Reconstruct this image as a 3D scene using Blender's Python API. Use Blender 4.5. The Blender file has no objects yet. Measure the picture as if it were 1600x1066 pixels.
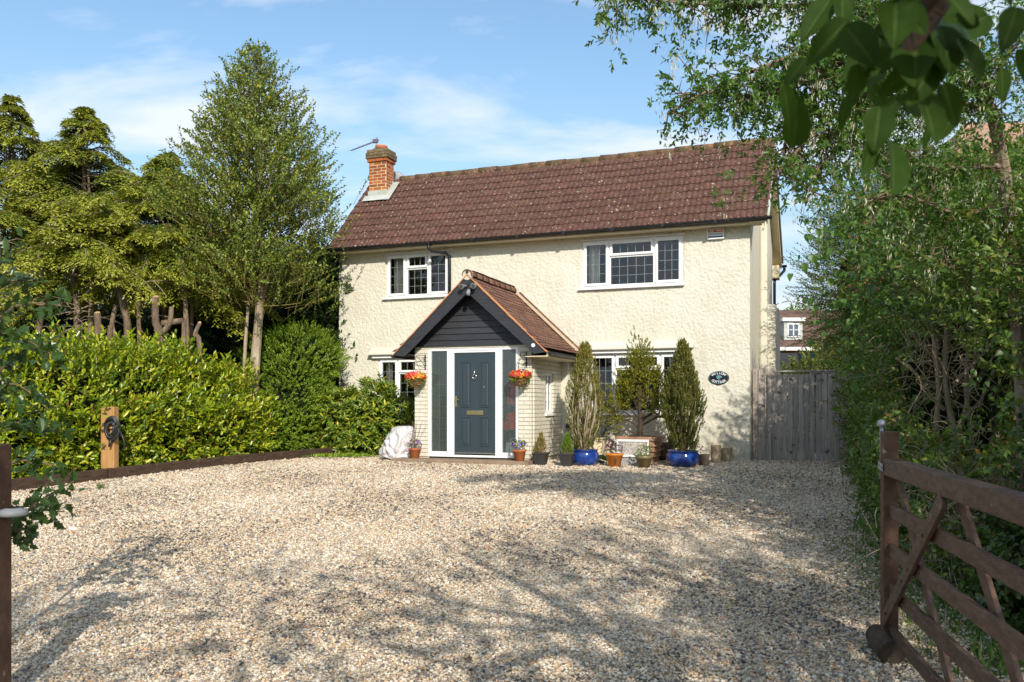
import bpy, bmesh, math, random
import numpy as np
from mathutils import Vector, Matrix, Euler, noise as mnoise
R = math.radians
sc = bpy.context.scene
col = sc.collection
random.seed(5)
rng = np.random.default_rng(11)

# ------------------------------------------------------------------ camera
cam = bpy.data.objects.new('camera', bpy.data.cameras.new('camera'))
col.objects.link(cam)
cam.location = (0, 0, 1.5)
cam.rotation_euler = (R(90), 0, 0)
cam.data.sensor_width = 36
cam.data.lens = 1320 / 1600 * 36
cam.data.shift_y = 99 / 1600
cam.data.clip_end = 2000
cam.data.clip_start = 0.05
cam.data.dof.use_dof = True
cam.data.dof.focus_distance = 13
cam.data.dof.aperture_fstop = 8
sc.camera = cam

# ------------------------------------------------------------------ light
SUN_EL, SUN_AZ = R(29), math.atan2(.201, -.979)
sun = bpy.data.objects.new('sun', bpy.data.lights.new('sun', 'SUN'))
col.objects.link(sun)
sd = Vector((math.sin(SUN_AZ) * math.cos(SUN_EL), math.cos(SUN_AZ) * math.cos(SUN_EL), math.sin(SUN_EL)))
sun.rotation_euler = sd.to_track_quat('Z', 'Y').to_euler()
sun.data.energy = 3.0
sun.data.angle = R(.53)
sun.data.color = (1, .93, .82)
world = bpy.data.worlds.new('World')
sc.world = world
world.use_nodes = True
wn, wl = world.node_tree.nodes, world.node_tree.links
wn.clear()


def nd(nodes, t, **kw):
    n = nodes.new(t)
    for k, v in kw.items():
        if k in n.inputs.keys():
            n.inputs[k].default_value = v
        else:
            setattr(n, k, v)
    return n


sky = nd(wn, 'ShaderNodeTexSky', sky_type='NISHITA')
sky.sun_disc = False
sky.sun_elevation = SUN_EL
sky.sun_rotation = SUN_AZ
sky.air_density = 1.0
sky.dust_density = 0.6
sky.ozone_density = 1.2
bg = nd(wn, 'ShaderNodeBackground', Strength=.130)
stint = nd(wn, 'ShaderNodeMixRGB', blend_type='MULTIPLY'); stint.inputs[0].default_value = 1; stint.inputs[2].default_value = (.90, 1.0, .98, 1)
wl.new(sky.outputs[0], stint.inputs[1]); wl.new(stint.outputs[0], bg.inputs[0])
# thin wisps of cirrus over the whole dome
tc = nd(wn, 'ShaderNodeTexCoord')
sep = nd(wn, 'ShaderNodeSeparateXYZ')
wl.new(tc.outputs['Generated'], sep.inputs[0])
zc = nd(wn, 'ShaderNodeMath', operation='ADD'); zc.inputs[1].default_value = .22
wl.new(sep.outputs[2], zc.inputs[0])
zm = nd(wn, 'ShaderNodeMath', operation='MAXIMUM'); zm.inputs[1].default_value = .08
wl.new(zc.outputs[0], zm.inputs[0])
vd = nd(wn, 'ShaderNodeVectorMath', operation='DIVIDE')
cmb = nd(wn, 'ShaderNodeCombineXYZ')
for i in range(3): wl.new(zm.outputs[0], cmb.inputs[i])
wl.new(tc.outputs['Generated'], vd.inputs[0]); wl.new(cmb.outputs[0], vd.inputs[1])
mp = nd(wn, 'ShaderNodeMapping')
mp.inputs['Location'].default_value = (1.35, 3.1, 0)
mp.inputs['Rotation'].default_value = (0, 0, R(35))
mp.inputs['Scale'].default_value = (1.0, 1.9, 0.0)
wl.new(vd.outputs[0], mp.inputs[0])
cn = nd(wn, 'ShaderNodeTexNoise', Scale=1.5, Detail=8.0, Roughness=.56, Distortion=.35)
wl.new(mp.outputs[0], cn.inputs['Vector'])
cr = nd(wn, 'ShaderNodeValToRGB')
cr.color_ramp.elements[0].position = .445; cr.color_ramp.elements[0].color = (0, 0, 0, 1)
cr.color_ramp.elements[1].position = .64; cr.color_ramp.elements[1].color = (.95, .95, .95, 1)
wl.new(cn.outputs[0], cr.inputs[0])
bg2 = nd(wn, 'ShaderNodeBackground', Strength=.72)
bg2.inputs[0].default_value = (.80, .86, .95, 1)
mx = nd(wn, 'ShaderNodeMixShader')
hz = nd(wn, 'ShaderNodeMapRange', interpolation_type='SMOOTHSTEP')      # pale summer haze towards the horizon
hz.inputs[1].default_value = -.02; hz.inputs[2].default_value = .42; hz.inputs[3].default_value = .85; hz.inputs[4].default_value = 0
wl.new(sep.outputs[2], hz.inputs[0])
bg3 = nd(wn, 'ShaderNodeBackground', Strength=.47)
bg3.inputs[0].default_value = (.62, .76, .95, 1)
mh = nd(wn, 'ShaderNodeMixShader')
wl.new(hz.outputs[0], mh.inputs[0]); wl.new(bg.outputs[0], mh.inputs[1]); wl.new(bg3.outputs[0], mh.inputs[2])
wo = nd(wn, 'ShaderNodeOutputWorld')
wl.new(cr.outputs[0], mx.inputs[0]); wl.new(mh.outputs[0], mx.inputs[1]); wl.new(bg2.outputs[0], mx.inputs[2])
wl.new(mx.outputs[0], wo.inputs[0])
sc.view_settings.view_transform = 'Standard'
sc.view_settings.look = 'None'
sc.view_settings.gamma = 1
sc.view_settings.use_curve_mapping = False
sc.view_settings.exposure = 0.70
sc.cycles.max_bounces = 8
sc.cycles.transparent_max_bounces = 16

# ------------------------------------------------------------------ helpers
F = 1320.0


def at(px, py, Y):
    """world point seen at a photo position, at depth Y"""
    return Vector(((px - 800) / F * Y, Y, 1.5 + (632 - py) / F * Y))


def gz(x, y):
    z = max(-.25, .04 * (y - 5))
    if z > .36:
        z = .36 + .07 * (1 - math.exp(-(z - .36) / .07))
    return z


def gzn(x, y):
    z = np.maximum(-.25, .04 * (y - 5))
    return np.where(z > .36, .36 + .07 * (1 - np.exp(-np.maximum(z - .36, 0) / .07)), z)


def tag(o, label=None, cat=None, group=None, kind=None):
    if label: o['label'] = label
    if cat: o['category'] = cat
    if group: o['group'] = group
    if kind: o['kind'] = kind
    return o


def thing(name, label, cat, loc=(0, 0, 0), rotz=0, group=None, kind=None):
    o = bpy.data.objects.new(name, None)
    col.objects.link(o)
    o.location = loc
    o.rotation_euler = (0, 0, rotz)
    o.empty_display_size = .2
    return tag(o, label, cat, group, kind)


def link(name, me, parent=None):
    o = bpy.data.objects.new(name, me)
    col.objects.link(o)
    if parent: o.parent = parent
    return o


def inst(name, me, parent, loc, rot=(0, 0, 0), scale=(1, 1, 1)):
    o = link(name, me, parent)
    o.location = loc; o.rotation_euler = rot; o.scale = scale
    return o


def duptree(o, parent=None):
    c = o.copy()
    col.objects.link(c)
    if parent: c.parent = parent
    for ch in list(o.children):
        duptree(ch, c)
    return c


class MB:
    def __init__(s): s.v = []; s.f = []; s.m = []; s.mi = 0

    def add(s, vs, fs):
        n = len(s.v)
        s.v += [tuple(v) for v in vs]
        s.f += [tuple(i + n for i in f) for f in fs]
        s.m += [s.mi] * len(fs)
        return s

    def box(s, x0, x1, y0, y1, z0, z1):
        return s.add([(x0, y0, z0), (x1, y0, z0), (x1, y1, z0), (x0, y1, z0), (x0, y0, z1), (x1, y0, z1), (x1, y1, z1), (x0, y1, z1)],
                     [(3, 2, 1, 0), (4, 5, 6, 7), (0, 1, 5, 4), (1, 2, 6, 5), (2, 3, 7, 6), (3, 0, 4, 7)])

    def obox(s, M, hx, hy, hz):
        c = [M @ Vector((a * hx, b * hy, c * hz)) for c in (-1, 1) for a, b in ((-1, -1), (1, -1), (1, 1), (-1, 1))]
        return s.add(c, [(3, 2, 1, 0), (4, 5, 6, 7), (0, 1, 5, 4), (1, 2, 6, 5), (2, 3, 7, 6), (3, 0, 4, 7)])

    def prism(s, pts, axis, a0, a1):
        """2D polygon extruded along axis: 'x' pts=(y,z), 'y' pts=(x,z), 'z' pts=(x,y)"""
        def mk(p, a): return {'x': (a, p[0], p[1]), 'y': (p[0], a, p[1]), 'z': (p[0], p[1], a)}[axis]
        n = len(pts)
        vs = [mk(p, a0) for p in pts] + [mk(p, a1) for p in pts]
        fs = [tuple(range(n)), tuple(range(2 * n - 1, n - 1, -1))] + [(i + n, (i + 1) % n + n, (i + 1) % n, i) for i in range(n)]
        return s.add(vs, fs)

    def beam(s, a, b, w, h, up=(0, 0, 1)):
        """box along a->b; w across, h in the up direction"""
        a, b = Vector(a), Vector(b)
        d = (b - a); L = d.length; d.normalize()
        u = Vector(up); u = (u - d * u.dot(d)).normalized()
        v = u.cross(d)
        M = Matrix((d, v, u)).transposed().to_4x4(); M.translation = (a + b) / 2
        return s.obox(M, L / 2, w / 2, h / 2)

    def tube(s, pts, rad, n=6, cap=True):
        pts = [Vector(p) for p in pts]
        if not hasattr(rad, '__len__'): rad = [rad] * len(pts)
        vs, fs = [], []
        u = None
        for i, p in enumerate(pts):
            d = (pts[min(i + 1, len(pts) - 1)] - pts[max(i - 1, 0)])
            if d.length < 1e-9: d = Vector((0, 0, 1))
            d.normalize()
            if u is None:
                u = d.orthogonal().normalized()
            else:
                u = (u - d * u.dot(d))
                u = u.normalized() if u.length > 1e-6 else d.orthogonal().normalized()
            w = d.cross(u)
            for k in range(n):
                t = 2 * math.pi * k / n
                vs.append(p + (u * math.cos(t) + w * math.sin(t)) * rad[i])
        for i in range(len(pts) - 1):
            for k in range(n):
                a, b = i * n + k, i * n + (k + 1) % n
                fs.append((a, b, b + n, a + n))
        if cap:
            fs.append(tuple(range(n - 1, -1, -1))); fs.append(tuple(range(len(vs) - n, len(vs))))
        return s.add(vs, fs)

    def lathe(s, prof, c=(0, 0, 0), n=20, sq=0):
        """prof = [(r,z)...]"""
        vs, fs = [], []
        for r, z in prof:
            for k in range(n):
                t = 2 * math.pi * (k + .5 * (n == 4)) / n
                rr = r * (math.sqrt(2) if n == 4 else 1)
                vs.append((c[0] + rr * math.cos(t), c[1] + rr * math.sin(t), c[2] + z))
        for i in range(len(prof) - 1):
            for k in range(n):
                a, b = i * n + k, i * n + (k + 1) % n
                fs.append((a, b, b + n, a + n))
        fs.append(tuple(range(n - 1, -1, -1)))
        return s.add(vs, fs)

    def build(s, name, mat, parent=None, rel=False, smooth=False, bevel=0, off=None):
        me = bpy.data.meshes.new(name)
        v = s.v
        if rel and parent is not None:
            L = parent.location; v = [(a - L.x, b - L.y, c - L.z) for a, b, c in v]
        if off is not None: v = [(a + off[0], b + off[1], c + off[2]) for a, b, c in v]
        me.from_pydata(v, [], s.f)
        for m in (mat if isinstance(mat, (list, tuple)) else [mat]): me.materials.append(m)
        if any(s.m): me.polygons.foreach_set('material_index', s.m)
        if smooth: me.polygons.foreach_set('use_smooth', [True] * len(me.polygons))
        me.update()
        o = link(name, me, parent)
        if bevel:
            b = o.modifiers.new('bevel', 'BEVEL'); b.width = bevel; b.segments = 2; b.limit_method = 'ANGLE'
        return o


def fastmesh(name, V, Fc, mat, parent=None, tint=None, smooth=False, rel=True, midx=None):
    """V (n,3), Fc (m,k) numpy -> object"""
    V = np.asarray(V, dtype=np.float32)
    if rel and parent is not None:
        V = V - np.array(parent.location, dtype=np.float32)
    me = bpy.data.meshes.new(name)
    m, k = Fc.shape
    me.vertices.add(len(V)); me.vertices.foreach_set('co', V.ravel())
    me.loops.add(m * k); me.loops.foreach_set('vertex_index', Fc.astype(np.int32).ravel())
    me.polygons.add(m)
    me.polygons.foreach_set('loop_start', (np.arange(m) * k).astype(np.int32))
    me.polygons.foreach_set('loop_total', np.full(m, k, dtype=np.int32))
    if smooth: me.polygons.foreach_set('use_smooth', np.ones(m, dtype=bool))
    for q in (mat if isinstance(mat, (list, tuple)) else [mat]): me.materials.append(q)
    if midx is not None: me.polygons.foreach_set('material_index', midx.astype(np.int32))
    me.update(calc_edges=True)
    if tint is not None:
        a = me.attributes.new('tint', 'FLOAT', 'POINT')
        a.data.foreach_set('value', np.asarray(tint, dtype=np.float32))
    return link(name, me, parent)


TPL = {
    'kite': (np.array([(0, 0, 0), (.45, .5, .16), (1, 0, -.1), (.45, -.5, .16)]), np.array([(0, 1, 2), (0, 2, 3)])),
    'oval': (np.array([(0, 0, 0), (.28, .42, .12), (.68, .46, .10), (1, 0, -.25), (.68, -.46, .10), (.28, -.42, .12)]),
             np.array([(0, 1, 2, 3), (0, 3, 4, 5)])),
    'heart': (np.array([(.0, 0, 0), (-.06, .2, .03), (.04, .42, .08), (.28, .5, .10), (.6, .33, .06), (1, 0, -.30), (.6, -.33, .06), (.28, -.5, .10), (.04, -.42, .08), (-.06, -.2, .03), (.5, 0, -.06), (.2, 0, -.02)]),
              np.array([(0, 11, 1), (11, 2, 1), (11, 3, 2), (11, 10, 3), (10, 4, 3), (10, 5, 4), (0, 9, 11), (11, 9, 8), (11, 8, 7), (11, 7, 10), (10, 7, 6), (10, 6, 5)])),
    'flat': (np.array([(0, 0, 0), (.5, .5, 0), (1, 0, 0), (.5, -.5, 0)]), np.array([(0, 1, 2, 3)])),
    'tooth': (np.array([(0, 0, 0), (.18, .3, .1), (.3, .5, .2), (.42, .3, .08), (.56, .52, .2), (.7, .25, .05), (1, 0, -.15),
                        (.7, -.25, .05), (.56, -.52, .2), (.42, -.3, .08), (.3, -.5, .2), (.18, -.3, .1), (.45, 0, 0)]),
              np.array([(0, 1, 12), (1, 2, 3), (1, 3, 12), (3, 4, 5), (3, 5, 12), (5, 6, 12), (6, 7, 12), (7, 8, 9), (7, 9, 12), (9, 10, 11), (9, 11, 12), (11, 0, 12)])),
}


def nrm(a):
    return a / np.maximum(np.linalg.norm(a, axis=-1, keepdims=True), 1e-9)


def leaf_mesh(name, P, D, N, Ls, Ws, mat, parent=None, tpl='kite', tint=None):
    T, Fc = TPL[tpl]
    n, K = len(P), len(T)
    u = nrm(D); v = nrm(np.cross(N, u)); w = np.cross(u, v)
    Ls = np.broadcast_to(np.asarray(Ls, float), (n,)); Ws = np.broadcast_to(np.asarray(Ws, float), (n,))
    V = (P[:, None, :] + u[:, None, :] * (T[None, :, 0] * Ls[:, None])[..., None]
         + v[:, None, :] * (T[None, :, 1] * Ws[:, None])[..., None]
         + w[:, None, :] * (T[None, :, 2] * Ws[:, None])[..., None]).reshape(-1, 3)
    FF = (Fc[None] + (np.arange(n) * K)[:, None, None]).reshape(-1, Fc.shape[1])
    t = np.repeat(rng.random(n) if tint is None else tint, K)
    return fastmesh(name, V, FF, mat, parent, tint=t)


def leaf_parts(name, P, D, N, Ls, Ws, me, parent):
    """single leaves as objects sharing one unit leaf mesh"""
    u = nrm(D); v = nrm(np.cross(N, u)); w = np.cross(u, v)
    L = np.array(parent.location)
    for i in range(len(P)):
        o = link(name, me, parent)
        M = Matrix.Identity(4)
        for r in range(3):
            M[r][0] = u[i, r] * Ls[i]; M[r][1] = v[i, r] * Ws[i]; M[r][2] = w[i, r] * Ws[i]; M[r][3] = P[i, r] - L[r]
        o.matrix_local = M


def unit_leaf(name, tpl, mat, tint=.5):
    T, Fc = TPL[tpl]
    me = bpy.data.meshes.new(name)
    me.from_pydata([tuple(t) for t in T], [], [tuple(int(i) for i in f) for f in Fc])
    me.materials.append(mat)
    a = me.attributes.new('tint', 'FLOAT', 'POINT')
    a.data.foreach_set('value', np.full(len(T), tint, dtype=np.float32))
    return me


def twigs(name, A, B, r0, r1, mat, parent=None, sides=4, kind=None):
    """straight tapered twigs, vectorised"""
    n = len(A)
    d = nrm(B - A)
    ref = np.where(np.abs(d[:, 2:3]) > .9, np.array([[1., 0, 0]]), np.array([[0, 0, 1.]]))
    u = nrm(np.cross(d, ref)); v = np.cross(d, u)
    r0 = np.broadcast_to(r0, (n,)); r1 = np.broadcast_to(r1, (n,))
    V = np.zeros((n, 2, sides, 3))
    for k in range(sides):
        t = 2 * math.pi * k / sides
        o = u * math.cos(t) + v * math.sin(t)
        V[:, 0, k] = A + o * r0[:, None]; V[:, 1, k] = B + o * r1[:, None]
    k = np.arange(sides)
    f = np.stack([k, (k + 1) % sides, (k + 1) % sides + sides, k + sides], 1)
    FF = (f[None] + (np.arange(n) * 2 * sides)[:, None, None]).reshape(-1, 4)
    o = fastmesh(name, V.reshape(-1, 3), FF, mat, parent, smooth=True)
    if kind: o['kind'] = kind
    return o


def spray(P, D, k, slen, spread=.9, up=.25, jit=.25, t0=0.0):
    """k leaves spiralling along every shoot -> positions, directions, normals"""
    n = len(P)
    D = nrm(D)
    ref = np.where(np.abs(D[:, 2:3]) > .9, np.array([[1., 0, 0]]), np.array([[0, 0, 1.]]))
    a = nrm(np.cross(D, ref)); b = np.cross(D, a)
    t = t0 + (1 - t0) * (np.arange(k) + .5) / k
    ph = rng.random(n)[:, None] * 6.28 + np.arange(k)[None] * 2.4
    slen = np.broadcast_to(slen, (n,))
    side = a[:, None] * np.cos(ph)[..., None] + b[:, None] * np.sin(ph)[..., None]
    pos = P[:, None] + D[:, None] * (slen[:, None] * t[None])[..., None]
    ld = D[:, None] * (.35 + .8 * t)[None, :, None] + side * spread + np.array([0, 0, up]) + rng.normal(0, jit, (n, k, 3))
    ld = nrm(ld)
    N = D[:, None] * .9 + np.array([0, 0, .7]) - side * .5 + rng.normal(0, jit, (n, k, 3))
    N = nrm(N - ld * np.sum(N * ld, -1, keepdims=True))
    return pos.reshape(-1, 3), ld.reshape(-1, 3), N.reshape(-1, 3)


def blob_shell(blobs, n, depth=.35, cull=None, rough=.25, fr=1.3):
    """points spread over the skin of a union of ellipsoids; clumpy noise moves the skin in and out"""
    B = np.array(blobs, float)
    area = (B[:, 3] * B[:, 4] + B[:, 3] * B[:, 5] + B[:, 4] * B[:, 5])
    idx = rng.choice(len(B), n * 2, p=area / area.sum())
    d = nrm(rng.normal(size=(n * 2, 3)))
    b = B[idx]
    ph = np.sin(d[:, 0] * 5 * fr + b[:, 0] * 3) * np.sin(d[:, 1] * 6 * fr + b[:, 1] * 2) + np.sin(d[:, 2] * 7 * fr + b[:, 2]) * .7 + np.sin(d[:, 0] * 11 * fr + d[:, 2] * 9 * fr)*.5
    r = 1 + rough * .4 * ph - depth * rng.random(n * 2) ** 1.6
    P = b[:, :3] + d * b[:, 3:6] * r[:, None]
    D = nrm(d / b[:, 3:6])
    keep = np.ones(len(P), bool)
    for j in range(len(B)):
        q = (P - B[j, :3]) / B[j, 3:6]
        keep &= ~((idx != j) & (np.sum(q * q, 1) < (.72) ** 2))
    if cull is not None: keep &= cull(P)
    P, D = P[keep][:n], D[keep][:n]
    return P, D


# ------------------------------------------------------------------ materials
def newmat(name):
    m = bpy.data.materials.new(name); m.use_nodes = True
    m.node_tree.nodes.clear()
    return m, m.node_tree.nodes, m.node_tree.links


def ramp(ns, stops, interp='LINEAR'):
    r = ns.new('ShaderNodeValToRGB'); e = r.color_ramp.elements
    r.color_ramp.interpolation = interp
    while len(e) > 1: e.remove(e[-1])
    for i, (p, c) in enumerate(stops):
        q = e[0] if i == 0 else e.new(p)
        q.position = p; q.color = (*c, 1) if len(c) == 3 else c
    return r


def pm(name, stops, scale=3., detail=5., rough=.7, bump=.0, bscale=None, spec=.3, stretch=(1, 1, 1), var=.0, metal=0, spots=None, coat=0, bdist=.01, space='Object'):
    """noise ramp colour + bump; var = brightness change per object; spots=[(scale,lo,hi,colour,amount)]"""
    m, ns, ls = newmat(name)
    out = ns.new('ShaderNodeOutputMaterial'); p = ns.new('ShaderNodeBsdfPrincipled')
    ls.new(p.outputs[0], out.inputs[0])
    p.inputs['Roughness'].default_value = rough
    p.inputs['Specular IOR Level'].default_value = spec
    p.inputs['Metallic'].default_value = metal
    p.inputs['Coat Weight'].default_value = coat
    t = ns.new('ShaderNodeTexCoord') if space == 'Object' else ns.new('ShaderNodeNewGeometry')
    src = t.outputs['Object'] if space == 'Object' else t.outputs['Position']
    mpn = ns.new('ShaderNodeMapping'); mpn.inputs['Scale'].default_value = stretch
    ls.new(src, mpn.inputs[0])
    n = ns.new('ShaderNodeTexNoise'); n.inputs['Scale'].default_value = scale; n.inputs['Detail'].default_value = detail
    n.inputs['Roughness'].default_value = .6
    ls.new(mpn.outputs[0], n.inputs['Vector'])
    st = [(.3 + .4 * a, c) for a, c in stops] if len(stops) > 1 else stops
    r = ramp(ns, st); ls.new(n.outputs[0], r.inputs[0])
    c = r.outputs[0]
    if var:
        oi = ns.new('ShaderNodeObjectInfo')
        h = ns.new('ShaderNodeHueSaturation')
        mr = ns.new('ShaderNodeMapRange'); mr.inputs[3].default_value = 1 - var; mr.inputs[4].default_value = 1 + var
        ls.new(oi.outputs['Random'], mr.inputs[0]); ls.new(mr.outputs[0], h.inputs['Value'])
        m2 = ns.new('ShaderNodeMath'); m2.operation = 'MULTIPLY'; m2.inputs[1].default_value = 7.31
        m3 = ns.new('ShaderNodeMath'); m3.operation = 'FRACT'
        m4 = ns.new('ShaderNodeMapRange'); m4.inputs[3].default_value = .5 - var * .012; m4.inputs[4].default_value = .5 + var * .05
        ls.new(oi.outputs['Random'], m2.inputs[0]); ls.new(m2.outputs[0], m3.inputs[0]); ls.new(m3.outputs[0], m4.inputs[0]); ls.new(m4.outputs[0], h.inputs['Hue'])
        ls.new(c, h.inputs['Color']); c = h.outputs[0]
    for (s_, lo, hi, cc, am) in (spots or []):
        n2 = ns.new('ShaderNodeTexNoise'); n2.inputs['Scale'].default_value = s_; n2.inputs['Detail'].default_value = 3
        g = ns.new('ShaderNodeNewGeometry'); ls.new(g.outputs['Position'], n2.inputs['Vector'])
        rr = ramp(ns, [(lo, (0, 0, 0)), (hi, (am, am, am))]); ls.new(n2.outputs[0], rr.inputs[0])
        mxn = ns.new('ShaderNodeMixRGB'); mxn.inputs[2].default_value = (*cc, 1)
        ls.new(rr.outputs[0], mxn.inputs[0]); ls.new(c, mxn.inputs[1]); c = mxn.outputs[0]
    ls.new(c, p.inputs['Base Color'])
    if bump:
        b = ns.new('ShaderNodeBump'); b.inputs['Strength'].default_value = bump; b.inputs['Distance'].default_value = bdist
        n3 = ns.new('ShaderNodeTexNoise'); n3.inputs['Scale'].default_value = bscale or scale * 4; n3.inputs['Detail'].default_value = 4
        ls.new(mpn.outputs[0], n3.inputs['Vector']); ls.new(n3.outputs[0], b.inputs['Height']); ls.new(b.outputs[0], p.inputs['Normal'])
    return m


def leafmat(name, stops, rough=.45, trans=.35, tcol=(.25, .4, .03), spec=.5, patch=.0, pscale=1.2):
    m, ns, ls = newmat(name)
    out = ns.new('ShaderNodeOutputMaterial'); p = ns.new('ShaderNodeBsdfPrincipled')
    at_ = ns.new('ShaderNodeAttribute'); at_.attribute_name = 'tint'
    r = ramp(ns, stops); c = r.outputs[0]
    f = at_.outputs['Fac']
    oi = ns.new('ShaderNodeObjectInfo')
    if patch:   # hue drifts from branch to branch
        n = ns.new('ShaderNodeTexNoise'); n.inputs['Scale'].default_value = pscale; n.inputs['Detail'].default_value = 3
        g = ns.new('ShaderNodeNewGeometry'); ls.new(g.outputs['Position'], n.inputs['Vector'])
        a = ns.new('ShaderNodeMath'); a.operation = 'MULTIPLY_ADD'; a.inputs[1].default_value = patch * 2; a.inputs[2].default_value = -patch
        b = ns.new('ShaderNodeMath'); b.operation = 'ADD'; b.use_clamp = True
        ls.new(n.outputs[0], a.inputs[0]); ls.new(a.outputs[0], b.inputs[0]); ls.new(f, b.inputs[1]); f = b.outputs[0]
    ls.new(f, r.inputs[0])
    ls.new(c, p.inputs['Base Color'])
    p.inputs['Roughness'].default_value = rough; p.inputs['Specular IOR Level'].default_value = spec
    tr = ns.new('ShaderNodeBsdfTranslucent')
    mm = ns.new('ShaderNodeMixRGB'); mm.blend_type = 'MIX'; mm.inputs[0].default_value = .5; mm.inputs[2].default_value = (*tcol, 1)
    ls.new(c, mm.inputs[1]); ls.new(mm.outputs[0], tr.inputs[0])
    mxs = ns.new('ShaderNodeMixShader'); mxs.inputs[0].default_value = trans
    ls.new(p.outputs[0], mxs.inputs[1]); ls.new(tr.outputs[0], mxs.inputs[2]); ls.new(mxs.outputs[0], out.inputs[0])
    return m


def glassmat(name, tintc=(.9, .95, .95), refl=.75, rough=.01, base=.05, body=.0, bodycol=(.3, .35, .33)):
    m, ns, ls = newmat(name)
    out = ns.new('ShaderNodeOutputMaterial')
    t = ns.new('ShaderNodeBsdfTransparent'); t.inputs[0].default_value = (*tintc, 1)
    g = ns.new('ShaderNodeBsdfGlossy'); g.inputs['Roughness'].default_value = rough; g.inputs[0].default_value = (.95, .97, 1, 1)
    fr = ns.new('ShaderNodeFresnel'); fr.inputs[0].default_value = 1.52
    ma = ns.new('ShaderNodeMath'); ma.operation = 'MULTIPLY_ADD'; ma.inputs[1].default_value = refl; ma.inputs[2].default_value = base
    ls.new(fr.outputs[0], ma.inputs[0])
    x = ns.new('ShaderNodeMixShader')
    last = t
    if body:
        df = ns.new('ShaderNodeBsdfDiffuse'); df.inputs[0].default_value = (*bodycol, 1)
        y = ns.new('ShaderNodeMixShader'); y.inputs[0].default_value = body
        ls.new(t.outputs[0], y.inputs[1]); ls.new(df.outputs[0], y.inputs[2]); last = y
    ls.new(ma.outputs[0], x.inputs[0]); ls.new(last.outputs[0], x.inputs[1]); ls.new(g.outputs[0], x.inputs[2]); ls.new(x.outputs[0], out.inputs[0])
    return m


M = {}
M['render'] = pm('roughcast', [(0, (.60, .565, .46)), (1, (.68, .65, .55))], 1.2, rough=.9, bump=.6, bscale=55, bdist=.006, spots=[(2.2, .6, .8, (.6, .52, .38), .35)])
M['brickpaint'] = pm('painted_brick', [(0, (.62, .58, .47)), (1, (.70, .66, .55))], 6, rough=.7, bump=.3, bscale=60, var=.05)
M['mortar'] = pm('mortar', [(0, (.52, .47, .36)), (1, (.60, .55, .43))], 8, rough=.95)
M['sandstone'] = pm('mortar_fillet', [(0, (.52, .42, .28)), (1, (.62, .52, .36))], 8, rough=.95, bump=.4)
M['upvc'] = pm('white_upvc', [(0, (.80, .80, .79)), (1, (.84, .84, .83))], 2, rough=.35, spec=.4)
M['cream'] = pm('cream_paint', [(0, (.66, .56, .36)), (1, (.76, .67, .47))], 3, rough=.55, bump=.1)
M['blackplastic'] = pm('black_plastic', [(0, (.012, .012, .014)), (1, (.02, .02, .022))], 5, rough=.35, spec=.5)
M['blackpaint'] = pm('black_stained_board', [(0, (.020, .021, .025)), (1, (.040, .042, .048))], 4, rough=.5, spec=.35, stretch=(1, 6, 12), bump=.25, var=.15)
M['tile'] = pm('concrete_tile', [(0, (.072, .032, .024)), (.5, (.108, .050, .037)), (1, (.148, .072, .052))], 5, rough=.85, bump=.35, bscale=50, var=.14,
               spots=[(9, .55, .72, (.055, .042, .032), .6), (20, .668, .69, (.52, .48, .40), .9), (42, .72, .74, (.5, .45, .36), .7), (3.0, .60, .78, (.20, .13, .06), .35)])
M['ridge'] = pm('lichened_ridge', [(0, (.07, .04, .03)), (.5, (.12, .065, .04)), (1, (.17, .10, .06))], 8, rough=.9, bump=.5, var=.2,
                spots=[(7, .60, .72, (.34, .17, .04), .8), (11, .50, .62, (.085, .075, .03), .8), (24, .64, .69, (.5, .45, .34), .7)])
M['claytile'] = pm('clay_tile', [(0, (.115, .055, .040)), (.5, (.165, .076, .053)), (1, (.23, .115, .078))], 7, rough=.85, bump=.3, var=.28,
                   spots=[(12, .6, .72, (.10, .075, .05), .6), (30, .69, .73, (.5, .46, .38), .8)])
M['clayedge'] = pm('clay_edge', [(0, (.42, .18, .08)), (1, (.58, .28, .13))], 10, rough=.85, bump=.3, var=.2, spots=[(14, .55, .7, (.3, .22, .13), .6)])
M['brick'] = pm('red_brick', [(0, (.30, .075, .025)), (1, (.44, .13, .045))], 9, rough=.85, bump=.4, var=.35, spots=[(14, .6, .75, (.14, .07, .05), .6)])
M['brickcap'] = pm('weathered_brick', [(0, (.12, .085, .05)), (1, (.21, .14, .08))], 8, rough=.9, bump=.5, var=.3, spots=[(12, .5, .65, (.24, .19, .10), .6)])
M['chimmortar'] = pm('lime_mortar', [(0, (.60, .47, .30)), (1, (.68, .56, .38))], 8, rough=.95)
M['lead'] = pm('lead_flashing', [(0, (.36, .38, .36)), (1, (.55, .56, .52))], 4, rough=.6, bump=.2, spots=[(6, .55, .7, (.34, .38, .16), .5)])
M['pot_clay'] = pm('terracotta', [(0, (.42, .13, .045)), (1, (.58, .21, .08))], 6, rough=.75, bump=.15, spots=[(16, .62, .75, (.6, .45, .3), .4)])
M['oldclay'] = pm('weathered_terracotta', [(0, (.26, .14, .085)), (1, (.42, .25, .16))], 5, rough=.85, bump=.2)
M['pot_orange'] = pm('orange_pot', [(0, (.60, .19, .03)), (1, (.72, .26, .05))], 5, rough=.5)
M['pot_olive'] = pm('olive_glazed_pot', [(0, (.14, .10, .045)), (1, (.22, .17, .08))], 5, rough=.4, spec=.5)
M['pot_blue'] = pm('blue_glaze', [(0, (.006, .022, .13)), (.6, (.01, .045, .24)), (1, (.03, .09, .30))], 4, rough=.12, spec=.6, coat=.5)
M['pot_black'] = pm('dark_pot', [(0, (.03, .028, .028)), (1, (.05, .045, .042))], 5, rough=.5)
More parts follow.
